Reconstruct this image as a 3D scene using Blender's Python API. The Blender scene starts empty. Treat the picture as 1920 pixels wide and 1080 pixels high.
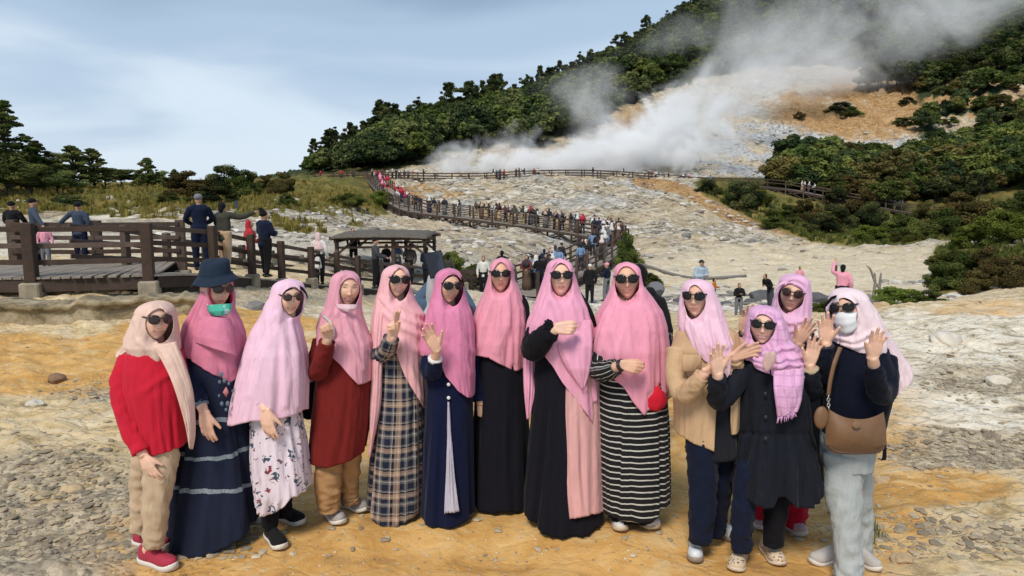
import bpy, bmesh, math, random
import numpy as np
from mathutils import Vector, Matrix, Quaternion
SC = bpy.context.scene
C = SC.collection
R = math.radians
random.seed(7)
# ------------------------------------------------------------------ camera, sky, sun, exposure
F = 1280.0; CX, CY = 960.0, 540.0; PITCH = math.atan(160.0/F); H = 2.06
cp, sp_ = math.cos(PITCH), math.sin(PITCH)
cam = bpy.data.objects.new('camera', bpy.data.cameras.new('camera')); C.objects.link(cam)
cam.data.sensor_width = 36; cam.data.lens = 36*F/1920; cam.data.clip_end = 5000; cam.data.clip_start = 0.05
cam.location = (0, 0, H); cam.rotation_euler = (math.pi/2-PITCH, 0, 0)
SC.camera = cam
SC.view_settings.view_transform = 'Standard'; SC.view_settings.look = 'None'
SC.view_settings.exposure = 0.35; SC.view_settings.gamma = 1.0
SC.cycles.use_denoising = True
SC.cycles.volume_bounces = 6; SC.cycles.volume_max_steps = 96; SC.cycles.max_bounces = 8
SC.cycles.transparent_max_bounces = 12
SUN_EL, SUN_AZ = R(50), R(200)      # azimuth clockwise from +Y: the sun stands behind the camera, a little to its left
w = bpy.data.worlds.new('World'); SC.world = w; w.use_nodes = True
nt = w.node_tree; nt.nodes.clear()
def wn(t, **k):
    n = nt.nodes.new(t)
    for a, b in k.items(): setattr(n, a, b)
    return n
sky = wn('ShaderNodeTexSky', sky_type='NISHITA', sun_disc=False, sun_elevation=SUN_EL, sun_rotation=SUN_AZ, air_density=1.0, dust_density=1.5, ozone_density=1.2)
tc = wn('ShaderNodeTexCoord')
sep = wn('ShaderNodeSeparateXYZ'); nt.links.new(tc.outputs['Generated'], sep.inputs[0])
mp = wn('ShaderNodeMapping'); mp.inputs['Scale'].default_value = (1.5, 1.2, 5.6); mp.inputs['Rotation'].default_value = (R(4), R(7), 0); mp.inputs['Location'].default_value = (0.35, 0.0, 0.12)
nt.links.new(tc.outputs['Generated'], mp.inputs[0])
nz = wn('ShaderNodeTexNoise'); nz.inputs['Scale'].default_value = 1.35; nz.inputs['Detail'].default_value = 4; nz.inputs['Roughness'].default_value = .45; nz.inputs['Distortion'].default_value = .5
nt.links.new(mp.outputs[0], nz.inputs[0])
hz = wn('ShaderNodeMapRange'); hz.inputs[1].default_value = 0.0; hz.inputs[2].default_value = 0.42; hz.inputs[3].default_value = .30; hz.inputs[4].default_value = -.16
nt.links.new(sep.outputs[2], hz.inputs[0])
ad = wn('ShaderNodeMath', operation='ADD'); nt.links.new(nz.outputs[0], ad.inputs[0]); nt.links.new(hz.outputs[0], ad.inputs[1])
rp = wn('ShaderNodeValToRGB'); rp.color_ramp.interpolation = 'EASE'
e = rp.color_ramp.elements
e[0].position = .34; e[0].color = (.25, .34, .46, 1)
e[1].position = .84; e[1].color = (.58, .67, .76, 1)
m_ = e.new(.57); m_.color = (.37, .48, .62, 1)
nt.links.new(ad.outputs[0], rp.inputs[0])
b1 = wn('ShaderNodeBackground'); b1.inputs[1].default_value = .09; nt.links.new(sky.outputs[0], b1.inputs[0])
b2 = wn('ShaderNodeBackground'); b2.inputs[1].default_value = 1.0; nt.links.new(rp.outputs[0], b2.inputs[0])
mx = wn('ShaderNodeMixShader'); mx.inputs[0].default_value = .90
nt.links.new(b1.outputs[0], mx.inputs[1]); nt.links.new(b2.outputs[0], mx.inputs[2])
wo = wn('ShaderNodeOutputWorld'); nt.links.new(mx.outputs[0], wo.inputs[0])
sl = bpy.data.lights.new('sun', 'SUN'); sl.energy = 2.5; sl.angle = R(16); sl.color = (1, .91, .80)
so = bpy.data.objects.new('sun', sl); C.objects.link(so)
sdir = Vector((math.sin(SUN_AZ)*math.cos(SUN_EL), math.cos(SUN_AZ)*math.cos(SUN_EL), math.sin(SUN_EL)))
so.rotation_euler = (-sdir).to_track_quat('-Z', 'Y').to_euler()

# ------------------------------------------------------------------ helpers
def P(px, py, d):
    u, v = (px-CX)/F, -(py-CY)/F
    dy = v*sp_+cp; dz = v*cp-sp_
    s = d/dy
    return Vector((u*s, d, H+dz*s))
def proj(x, y, z):
    """world -> pixel of the 1920 photo (numpy ok)"""
    f = y*cp-(z-H)*sp_; up = y*sp_+(z-H)*cp
    return CX+F*x/f, CY-F*up/f
def Z(py, d):
    v = -(py-CY)/F
    return H+d*(v*cp-sp_)/(v*sp_+cp)
def PX(px, py, d):
    v = -(py-CY)/F
    return (px-CX)/F*d/(v*sp_+cp)
_pt = {}
def _perm(seed):
    if seed not in _pt:
        r = np.random.RandomState(seed); p = r.permutation(256); a = r.rand(256)*2*np.pi
        _pt[seed] = (np.concatenate([p, p]), np.cos(a), np.sin(a))
    return _pt[seed]
def perlin(x, y, seed=0):
    p, gx, gy = _perm(seed)
    x = np.asarray(x, float); y = np.asarray(y, float)
    xi = np.floor(x).astype(int); yi = np.floor(y).astype(int); xf = x-xi; yf = y-yi
    u = xf*xf*xf*(xf*(xf*6-15)+10); v = yf*yf*yf*(yf*(yf*6-15)+10)
    def g(i, j, a, b):
        h = p[(p[i & 255]+j) & 255]
        return gx[h]*a+gy[h]*b
    n00 = g(xi, yi, xf, yf); n10 = g(xi+1, yi, xf-1, yf); n01 = g(xi, yi+1, xf, yf-1); n11 = g(xi+1, yi+1, xf-1, yf-1)
    return (n00*(1-u)+n10*u)*(1-v)+(n01*(1-u)+n11*u)*v
def fbm(x, y, o=4, seed=0, gain=.5):
    s = 0; a = 1
    for i in range(o):
        s = s+a*perlin(x*2**i, y*2**i, seed+i); a *= gain
    return s
def ridged(x, y, o=4, seed=0, gain=.5):
    s = 0; a = 1
    for i in range(o):
        s = s+a*(1-2*np.abs(perlin(x*2**i, y*2**i, seed+i))*1.4); a *= gain
    return s
def smooth(a, b, x):
    t = np.clip((x-a)/(b-a), 0, 1); return t*t*(3-2*t)
def lin(r, g, b):
    f = lambda c: (c/255/12.92 if c/255 <= .04045 else ((c/255+.055)/1.055)**2.4)
    return (f(r), f(g), f(b), 1)

# ---- materials
MATS = {}
def newmat(name):
    m = bpy.data.materials.new(name); m.use_nodes = True
    m.node_tree.nodes.clear()
    return m
class NT:
    def __init__(s, m): s.t = m.node_tree
    def n(s, typ, ins=None, **k):
        n = s.t.nodes.new(typ)
        for a, b in k.items(): setattr(n, a, b)
        for a, b in (ins or {}).items():
            if isinstance(b, bpy.types.NodeSocket): s.t.links.new(b, n.inputs[a])
            else: n.inputs[a].default_value = b
        return n
    def math(s, op, a, b=0.0, c=0.0, clamp=False):
        n = s.n('ShaderNodeMath', {0: a, 1: b, 2: c}, operation=op); n.use_clamp = clamp; return n.outputs[0]
    def mix(s, fac, a, b, bt='MIX'):
        n = s.n('ShaderNodeMix', data_type='RGBA', blend_type=bt)
        for i, v in ((0, fac), (6, a), (7, b)):
            if isinstance(v, bpy.types.NodeSocket): s.t.links.new(v, n.inputs[i])
            else: n.inputs[i].default_value = v
        return n.outputs[2]
    def noise(s, vec, scale, detail=3, rough=.5, dist=0.0):
        return s.n('ShaderNodeTexNoise', {'Vector': vec, 'Scale': scale, 'Detail': detail, 'Roughness': rough, 'Distortion': dist})
    def ramp(s, fac, stops, interp='LINEAR'):
        n = s.n('ShaderNodeValToRGB', {0: fac}); cr = n.color_ramp; cr.interpolation = interp
        cr.elements[0].position = stops[0][0]; cr.elements[0].color = stops[0][1]
        cr.elements[1].position = stops[-1][0]; cr.elements[1].color = stops[-1][1]
        for p, c in stops[1:-1]:
            e = cr.elements.new(p); e.color = c
        return n.outputs[0]
    def rng(s, v, a, b, c=0.0, d=1.0):
        return s.n('ShaderNodeMapRange', {0: v, 1: a, 2: b, 3: c, 4: d}).outputs[0]
    def out(s, base, rough=.8, bump=None, bstr=.3, bdist=.01, **k):
        ins = {'Base Color': base, 'Roughness': rough}; ins.update(k)
        b = s.n('ShaderNodeBsdfPrincipled', ins)
        if bump is not None:
            bn = s.n('ShaderNodeBump', {'Height': bump, 'Strength': bstr, 'Distance': bdist})
            s.t.links.new(bn.outputs[0], b.inputs['Normal'])
        o = s.n('ShaderNodeOutputMaterial', {0: b.outputs[0]})
        return b
def v4(c, k=1.0): return (c[0]*k, c[1]*k, c[2]*k, 1)
def simple(name, col, rough=.7, var=.25, scale=8, bump=.2, bdist=.004, **k):
    if name in MATS: return MATS[name]
    m = newmat(name); t = NT(m)
    co = t.n('ShaderNodeTexCoord').outputs['Object']
    nz = t.noise(co, scale, 4, .6).outputs[0]
    nf = t.noise(co, scale*9, 3, .6).outputs[0]
    f = t.math('ADD', t.math('MULTIPLY', nz, .7), t.math('MULTIPLY', nf, .3))
    base = t.mix(t.rng(f, .3, .7), v4(col, 1-var), v4(col, 1+var*.6))
    t.out(base, rough, f, bump, bdist, **k)
    MATS[name] = m
    return m

# ---- objects
def tag(o, label=None, cat=None, group=None, kind=None):
    if label: o['label'] = label
    if cat: o['category'] = cat
    if group: o['group'] = group
    if kind: o['kind'] = kind
    return o
def empty(name, loc, label, cat, group=None, rz=0):
    o = bpy.data.objects.new(name, None); C.objects.link(o); o.location = loc; o.rotation_euler = (0, 0, rz)
    o.empty_display_size = .2
    bpy.context.view_layer.update() if False else None
    return tag(o, label, cat, group)
def mk(name, verts, faces, mat=None, parent=None, smoothf=True, uv=None, attrs=None, matidx=None):
    """mesh object; verts are in WORLD space, parented parts are stored relative to their parent"""
    me = bpy.data.meshes.new(name)
    vv = np.asarray(verts, float).reshape(-1, 3)
    mats = mat if isinstance(mat, (list, tuple)) else [mat]
    o = bpy.data.objects.new(name, me); C.objects.link(o)
    if parent is not None:
        o.parent = parent
        M = wmat(parent).inverted(); A = np.array(M)
        vv = vv@A[:3, :3].T+A[:3, 3]
    me.from_pydata(vv.tolist(), [], faces if isinstance(faces, list) else faces.tolist())
    for m in mats:
        if m: me.materials.append(m)
    if smoothf: me.polygons.foreach_set('use_smooth', np.ones(len(me.polygons), bool))
    if matidx is not None: me.polygons.foreach_set('material_index', np.asarray(matidx, np.int32))
    if uv is not None:
        l = me.uv_layers.new(name='uv'); idx = np.empty(len(me.loops), np.int32); me.loops.foreach_get('vertex_index', idx)
        l.data.foreach_set('uv', np.asarray(uv, np.float32)[idx].ravel())
    for k, a in (attrs or {}).items():
        a = np.asarray(a, np.float32)
        if a.ndim == 1:
            at = me.attributes.new(k, 'FLOAT', 'POINT'); at.data.foreach_set('value', a)
        else:
            at = me.attributes.new(k, 'FLOAT_COLOR', 'POINT'); at.data.foreach_set('color', a.ravel())
    me.update()
    return o
def wmat(o):
    M = Matrix.LocRotScale(o.location, o.rotation_euler, o.scale)
    while o.parent is not None:
        o = o.parent; M = Matrix.LocRotScale(o.location, o.rotation_euler, o.scale)@M
    return M
class MB:
    """collects simple shapes in world space, to be linked as one mesh object"""
    def __init__(s): s.v = []; s.f = []; s.mi = []
    def add(s, v, f, mi=0):
        o = len(s.v); s.v += [tuple(p) for p in v]; s.f += [[i+o for i in q] for q in f]; s.mi += [mi]*len(f)
    def box(s, c, half, ax=None, bev=0.0, mi=0):
        ax = ax or (Vector((1, 0, 0)), Vector((0, 1, 0)), Vector((0, 0, 1)))
        c = Vector(c); hx, hy, hz = half
        if bev <= 0:
            v = [c+ax[0]*(hx*i)+ax[1]*(hy*j)+ax[2]*(hz*k) for i in (-1, 1) for j in (-1, 1) for k in (-1, 1)]
            s.add(v, [[0, 1, 3, 2], [4, 6, 7, 5], [0, 4, 5, 1], [2, 3, 7, 6], [0, 2, 6, 4], [1, 5, 7, 3]], mi); return
        # bevelled: three rectangle layers along z, chamfered corners
        b = min(bev, hx*.5, hy*.5, hz*.5)
        def ring(x, y, z): return [(x-b, y, z), (x, y-b, z), (x, -y+b, z), (x-b, -y, z), (-x+b, -y, z), (-x, -y+b, z), (-x, y-b, z), (-x+b, y, z)]
        L = ring(hx-b, hy-b, -hz)+ring(hx, hy, -hz+b)+ring(hx, hy, hz-b)+ring(hx-b, hy-b, hz)
        v = [c+ax[0]*p[0]+ax[1]*p[1]+ax[2]*p[2] for p in L]
        f = [[k*8+i, k*8+(i+1) % 8, k*8+8+(i+1) % 8, k*8+8+i][::-1] for k in range(3) for i in range(8)]
        f += [list(range(8)), list(range(24, 32))[::-1]]
        s.add(v, f, mi)
    def bar(s, a, b, wd, ht, mi=0, bev=0.0, up=Vector((0, 0, 1))):
        a = Vector(a); b = Vector(b); d = (b-a); L = d.length
        if L < 1e-6: return
        d /= L; sd = d.cross(up)
        if sd.length < 1e-4: sd = d.cross(Vector((0, 1, 0)))
        sd.normalize(); u = sd.cross(d)
        s.box((a+b)/2, (wd/2, L/2, ht/2), (sd, d, u), bev, mi)
    def tube(s, pts, rad, n=10, mi=0, cap=True, sq=1.0, up=None):
        v, f = tube(pts, rad, n, cap, sq, up); s.add(v, f, mi)
    def build(s, name, mat, parent=None, smoothf=False, **k):
        return mk(name, s.v, s.f, mat, parent, smoothf, matidx=(s.mi if isinstance(mat, (list, tuple)) else None), **k)
def catmull(pts, n):
    pts = np.asarray(pts, float); m = len(pts)
    if m < 3: 
        t = np.linspace(0, 1, n)[:, None]; return pts[0]*(1-t)+pts[-1]*t
    q = np.vstack([2*pts[0]-pts[1], pts, 2*pts[-1]-pts[-2]])
    t = np.linspace(0, m-1, n); i = np.minimum(t.astype(int), m-2); f = (t-i)[:, None]
    a, b, c, d = q[i], q[i+1], q[i+2], q[i+3]
    return .5*(2*b+(c-a)*f+(2*a-5*b+4*c-d)*f**2+(3*b-a-3*c+d)*f**3)
def tube(pts, rad, n=10, cap=True, sq=1.0, up=None):
    """closed tube; rad per point; sq flattens along the second frame axis"""
    pts = np.asarray([tuple(p) for p in pts], float); rad = np.broadcast_to(np.asarray(rad, float), (len(pts),))
    T = np.gradient(pts, axis=0); T /= np.linalg.norm(T, axis=1)[:, None]+1e-9
    a = np.array(up if up is not None else ((0, 0, 1) if abs(T[0][2]) < .9 else (0, 1, 0)), float)
    v = []; sd = np.cross(T[0], a); sd /= np.linalg.norm(sd)
    for i in range(len(pts)):
        sd = sd-T[i]*np.dot(sd, T[i]); sd /= np.linalg.norm(sd)+1e-9
        u = np.cross(sd, T[i])
        for k in range(n):
            an = 2*math.pi*k/n
            v.append(pts[i]+rad[i]*(math.cos(an)*sd+math.sin(an)*u*sq))
    f = [[i*n+k, i*n+(k+1) % n, (i+1)*n+(k+1) % n, (i+1)*n+k] for i in range(len(pts)-1) for k in range(n)]
    if cap:
        v.append(pts[0]-T[0]*rad[0]*.5); v.append(pts[-1]+T[-1]*rad[-1]*.5); a0 = len(v)-2; b0 = len(v)-1; o = (len(pts)-1)*n
        f += [[a0, (k+1) % n, k] for k in range(n)]+[[b0, o+k, o+(k+1) % n] for k in range(n)]
    return v, f
def ball(c, r, n=12, m=8, rot=None):
    r = (r, r, r) if not hasattr(r, '__len__') else r
    v = []; f = []
    for j in range(m+1):
        th = math.pi*j/m
        for i in range(n):
            ph = 2*math.pi*i/n
            p = Vector((r[0]*math.sin(th)*math.cos(ph), r[1]*math.sin(th)*math.sin(ph), r[2]*math.cos(th)))
            if rot is not None: p = rot@p
            v.append(Vector(c)+p)
    for j in range(m):
        for i in range(n): f.append([j*n+i, (j+1)*n+i, (j+1)*n+(i+1) % n, j*n+(i+1) % n])
    return v, f
# ------------------------------------------------------------------ terrain
Y = 'y'
COLS = {
 -500: [(10.9, .0), (11.8, .24), (14.5, .2), (24, -.1), (32, Y, 440), (42, Y, 405), (55, Y, 375), (70, Y, 352), (88, Y, 352), (125, Y, 356), (200, Y, 356), (600, Y, 362)],
 0: [(10.9, .0), (11.8, .24), (14.5, .2), (24, Y, 482), (32, Y, 446), (42, Y, 412), (55, Y, 384), (70, Y, 356), (88, Y, 354), (125, Y, 356), (200, Y, 356), (600, Y, 362)],
 250: [(11, .0), (11.9, .22), (14.5, .16), (24, Y, 484), (32, Y, 446), (42, Y, 414), (55, Y, 386), (70, Y, 360), (88, Y, 354), (125, Y, 356), (200, Y, 356), (600, Y, 362)],
 450: [(11, 0), (14, -.1), (18, Y, 522), (24, Y, 478), (32, Y, 436), (42, Y, 406), (55, Y, 378), (70, Y, 358), (88, Y, 348), (125, Y, 349), (200, Y, 352), (600, Y, 362)],
 600: [(11, 0), (14, -.3), (18, -.8), (24, Y, 500), (32, Y, 456), (42, Y, 420), (55, Y, 396), (70, Y, 368), (88, Y, 344), (105, Y, 339), (125, Y, 335), (150, Y, 330), (185, Y, 325), (230, Y, 328), (600, Y, 362)],
 720: [(11, 0), (14, -.3), (18, -1), (24, -1.7), (32, Y, 490), (42, Y, 458), (55, Y, 430), (70, Y, 402), (88, Y, 362), (105, Y, 341), (125, Y, 326), (150, Y, 300), (185, Y, 286), (230, Y, 284), (600, Y, 340)],
 850: [(11, 0), (14, -.3), (18, -1), (24, -1.8), (32, Y, 505), (42, Y, 468), (55, Y, 442), (70, Y, 416), (88, Y, 376), (105, Y, 346), (125, Y, 327), (150, Y, 285), (185, Y, 252), (230, Y, 246), (290, Y, 255), (600, Y, 330)],
 1000: [(11, 0), (14, -.3), (18, -1), (24, -1.8), (32, -2.2), (42, Y, 472), (55, Y, 448), (70, Y, 414), (88, Y, 358), (105, Y, 341), (125, Y, 324), (150, Y, 284), (185, Y, 232), (230, Y, 205), (290, Y, 210), (600, Y, 330)],
 1150: [(11, 0), (14, -.3), (18, -1), (24, -1.8), (32, -2.2), (42, Y, 488), (55, Y, 464), (70, Y, 422), (88, Y, 356), (105, Y, 345), (125, Y, 326), (150, Y, 284), (185, Y, 222), (230, Y, 150), (290, Y, 120), (380, Y, 125), (600, Y, 300)],
 1300: [(11, 0), (14, -.3), (18, -1), (24, -1.8), (32, -2.0), (42, Y, 502), (55, Y, 472), (70, Y, 430), (88, Y, 372), (105, Y, 348), (125, Y, 325), (150, Y, 284), (185, Y, 225), (230, Y, 155), (290, Y, 60), (380, Y, 15), (600, Y, 0)],
 1450: [(11, 0), (14, -.3), (18, -1), (24, -1.8), (32, -1.9), (42, Y, 505), (55, Y, 476), (70, Y, 450), (88, Y, 418), (105, Y, 378), (125, Y, 340), (150, Y, 295), (185, Y, 230), (230, Y, 170), (290, Y, 70), (380, Y, -60), (600, Y, -100)],
 1600: [(11, .05), (14, -.1), (18, -1), (24, -1.8), (32, -1.9), (42, -1.8), (55, Y, 478), (70, Y, 462), (88, Y, 434), (105, Y, 398), (125, Y, 365), (150, Y, 318), (185, Y, 235), (215, Y, 152), (250, Y, 150), (290, Y, 110), (380, Y, -50), (600, Y, -90)],
 1760: [(8, .05), (11, .12), (14, .10), (18, -.8), (24, -1.5), (32, -1.7), (42, -1.7), (55, -1.6), (70, Y, 452), (88, Y, 424), (105, Y, 395), (125, Y, 362), (150, Y, 312), (185, Y, 215), (230, Y, 110), (290, Y, 104), (380, Y, -10), (600, Y, -70)],
 1920: [(8, .05), (11, .14), (14, .12), (18, -.4), (24, -1.0), (32, Y, 482), (42, Y, 464), (55, Y, 446), (70, Y, 428), (88, Y, 402), (105, Y, 372), (125, Y, 330), (150, Y, 272), (185, Y, 182), (230, Y, 70), (290, Y, 40), (380, Y, -10), (600, Y, -60)],
 2500: [(8, .05), (11, .14), (14, .12), (18, -.1), (24, -.5), (32, Y, 470), (42, Y, 450), (55, Y, 430), (70, Y, 405), (88, Y, 370), (105, Y, 330), (125, Y, 280), (150, Y, 210), (185, Y, 120), (230, Y, 40), (290, Y, 20), (380, Y, 60), (600, Y, 120)],
}
LD0, LD1, NLD = math.log(.3), math.log(900), 260
_ld = np.linspace(LD0, LD1, NLD)
_pxs = np.linspace(-2600, 4500, 240)
def _build_table():
    cols = sorted(COLS)
    prof = []
    for c in cols:
        ds = [.3, 5, 8]; zs = [0, 0, 0]
        for e in COLS[c]:
            if e[0] == 8: ds.pop(); zs.pop()
            ds.append(e[0]); zs.append(Z(e[2], e[0]) if len(e) == 3 else e[1])
        zs.append(zs[-1]*900/ds[-1] if zs[-1] > H else zs[-1]); ds.append(900)
        prof.append(np.interp(_ld, np.log(ds), zs))
    prof = np.array(prof)                       # cols x depth
    T = np.array([np.interp(_pxs, cols, prof[:, j]) for j in range(NLD)]).T
    k = np.exp(-.5*(np.arange(-7, 8)/2.6)**2); k /= k.sum()
    T = np.apply_along_axis(lambda r: np.convolve(np.pad(r, 7, 'edge'), k, 'valid'), 1, T)
    k2 = np.exp(-.5*(np.arange(-3, 4)/1.1)**2); k2 /= k2.sum()
    T = np.apply_along_axis(lambda r: np.convolve(np.pad(r, 3, 'edge'), k2, 'valid'), 0, T)
    return T
TAB = _build_table()
TRACK = None
FOOT = [(-2.0, 3.631, 0.021), (-2.147, 3.841, 0.021), (-1.883, 3.923, 0.05), (-1.98, 3.991, 0.05), (-1.407, 3.838, 0.053), (-1.41, 4.112, 0.053), (-1.125, 4.097, 0.082), (-1.039, 4.249, 0.082), (-0.795, 4.306, 0.055), (-0.727, 4.322, 0.055), (-0.437, 4.266, 0.081), (-0.369, 4.282, 0.081), (-0.049, 4.306, 0.07), (0.029, 4.438, 0.07), (0.24, 4.172, 0.089), (0.412, 4.187, 0.089), (0.654, 4.012, 0.088), (0.807, 4.019, 0.088), (1.067, 3.758, 0.029), (1.281, 3.984, 0.029), (1.602, 4.169, 0.011), (1.765, 4.09, 0.011), (1.282, 3.647, 0.032), (1.499, 3.717, 0.032), (1.817, 3.709, 0.007), (2.014, 3.691, 0.007), (1.832, 3.471, 0.007)]      # where the shoes of the group stand: the ground passes through these points
def base_z(x, y):
    x = np.asarray(x, float); y = np.maximum(np.asarray(y, float), .31)
    px = CX+F*x/y
    i = np.clip((px-_pxs[0])/(_pxs[1]-_pxs[0]), 0, len(_pxs)-1.001); j = np.clip((np.log(y)-LD0)/(_ld[1]-_ld[0]), 0, NLD-1.001)
    a = i.astype(int); b = j.astype(int); u = i-a; v = j-b
    return (TAB[a, b]*(1-u)+TAB[a+1, b]*u)*(1-v)+(TAB[a, b+1]*(1-u)+TAB[a+1, b+1]*u)*v
def poly_d(px, py, pts):
    """pixel distance to a polyline"""
    best = np.full(np.shape(px), 1e9)
    for (x0, y0), (x1, y1) in zip(pts[:-1], pts[1:]):
        L = (x1-x0)**2+(y1-y0)**2
        t = np.clip(((px-x0)*(x1-x0)+(py-y0)*(y1-y0))/L, 0, 1)
        best = np.minimum(best, np.hypot(px-x0-t*(x1-x0), py-y0-t*(y1-y0)))
    return best
def ell(px, py, cx, cy, rx, ry, soft=.5):
    return smooth(1+soft*.5, 1-soft*.5, np.sqrt(((px-cx)/rx)**2+((py-cy)/ry)**2))
def zones(x, y, z):
    px, py = proj(x, y, z)
    n1 = fbm(x*.35+3, y*.35, 4, 11); n2 = fbm(x*.08, y*.08+5, 4, 21); n3 = fbm(x*1.4, y*1.4, 3, 31)
    # wobble of the borders, in pixels
    n4 = fbm(x*4.5, y*4.5, 3, 33)
    wx = px+ (n1*95+n3*45+n4*14)*np.clip(900/np.maximum(1, F/y*10), .2, 1.2); wy = py+n1*30+n3*14+n4*4
    near = smooth(16, 10, y)
    och = ell(wx, wy, 960, 1035, 740, 190, .8)
    och = np.maximum(och, ell(wx, wy, 1150, 800, 560, 170, .9)*.9)
    och = np.maximum(och, ell(wx, wy, 90, 680, 300, 60, .9)*1.0)
    och = np.maximum(och, ell(wx, wy, 420, 615, 230, 34, .6)*.8)
    och = np.maximum(och, ell(wx, wy, 1720, 905, 190, 40, .8)*.75)
    och = np.maximum(och, ell(wx, wy, 1620, 1000, 140, 90, .8)*.7)
    och = np.maximum(och, ell(wx, wy, 1830, 575, 150, 22, .8)*.5)
    och *= smooth(18, 13, y)
    band = poly_d(px, py, [(1195, 343), (1265, 350), (1325, 375), (1370, 405), (1430, 418), (1520, 436)])
    och = np.maximum(och, smooth(17, 5, band+n2*9)*(y > 40))
    och = np.maximum(och, ell(wx, wy, 790, 358, 62, 11, .7)*(y > 60))
    rim = ell(px+n2*60, py+n2*30, 1660, 205, 230, 58, .5)
    rim = np.maximum(rim, ell(px+n2*60, py+n2*30, 1850, 190, 110, 60, .8)*.7)
    rim = np.maximum(rim, ell(px+n2*40, py+n2*20, 1010, 288, 130, 14, .8)*.8)
    rim = np.maximum(rim, ell(px, py, 1170, 215, 50, 40, .8)*.7)
    n5 = ridged(x*.05, y*.05, 5, 81, .6); och = np.maximum(och, rim*.75*(y > 110)*smooth(-.5, .9, n5+.4*n2))
    wht = smooth(13, 24, y)*smooth(64, 58, np.abs(0*px))
    wht = np.where(y > 13, smooth(13, 30, y)*(.55+.5*smooth(-.25, .25, n2)), 0)
    wht = np.maximum(wht, ell(wx, wy, 1850, 690, 420, 130, .6)*(y < 20))
    wht = np.maximum(wht, ell(wx, wy, 600, 575, 500, 45, .6)*(.5)*(y < 20))
    flat = ell(px, wy, 1530, 503, 400, 44, .6)*(y > 19)              # the smooth cream coloured flat
    wht *= 1-.55*flat
    gry = ell(wx, wy, 120, 985, 380, 150, .5)*(.65+.6*n1)
    gry = np.maximum(gry, ell(wx, wy, 330, 735, 260, 26, .8)*.7)
    gry = np.maximum(gry, ell(wx, wy, 1810, 835, 180, 38, .7)*.95)
    gry = np.maximum(gry, ell(wx, wy, 1850, 700, 170, 34, .8)*.6)
    gry = np.maximum(gry, ell(wx, wy, 1760, 1010, 260, 60, .8)*.35)
    gry = np.maximum(gry, ell(wx, wy, 560, 560, 260, 26, .8)*.5)
    scree = ell(px+n2*50, py+n2*25, 1440, 290, 300, 58, .5)*(y > 105)
    gry = np.maximum(gry, scree*(.35+.8*smooth(-.1, .3, n2)))
    gry = np.maximum(gry, (y > 30)*(y < 110)*smooth(.02, .35, n2)*.45*(1-flat))
    veg = smooth(400, 384, wy+n2*16)*smooth(760, 690, px+n2*30)*(y > 30)
    veg = np.maximum(veg, ell(px, py, 420, 396, 300, 16, .8)*smooth(-.05, .25, n1)*(y > 28))
    veg = np.maximum(veg, ell(px, py, 560, 425, 120, 14, .8)*smooth(.0, .3, n1)*(y > 28))
    lowr = smooth(0, 26, py-np.interp(px, [1290, 1420, 1520, 1700, 1760, 1920], [338, 402, 440, 462, 468, 440]))
    veg = np.maximum(veg, (1-lowr)*smooth(1285, 1330, px+n2*30)*smooth(325, 340, py)*(y > 60))
    veg = np.maximum(veg, smooth(0, 30, np.interp(px, [500, 760, 900, 1040, 1180, 1250, 1350, 1480, 1600], [345, 330, 295, 282, 212, 176, 156, 140, 118])-py+n2*18)*smooth(1640, 1560, px)*(y > 100))
    veg = np.maximum(veg, (y > 250)*1.0)
    low = smooth(0, 26, px-np.interp(py, [240, 262, 285, 312, 345, 375, 402], [1980, 1910, 1830, 1735, 1640, 1575, 1530])+n2*40)*(py > 240)
    upr = smooth(1625, 1660, px+n2*20)*smooth(150, 128, py+n2*12)
    mid_ = smooth(1690, 1760, px+n2*30)*smooth(.02, .16, n2+.35*fbm(x*.05+4, y*.05, 3, 88))*smooth(120, 140, py)*smooth(280, 255, py)
    veg = np.maximum(veg, np.maximum(np.maximum(low, upr), mid_)*(y > 105))
    veg = np.maximum(veg, ell(px, py, 1590, 213, 40, 9, .6)*.5*(y > 105))
    veg = np.maximum(veg, smooth(1700, 1790, px)*smooth(430, 480, py)*(y > 26)*(y < 90)*.8)
    return np.clip(och, 0, 1), np.clip(wht, 0, 1), np.clip(gry, 0, 1), np.clip(veg, 0, 1), flat
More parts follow.
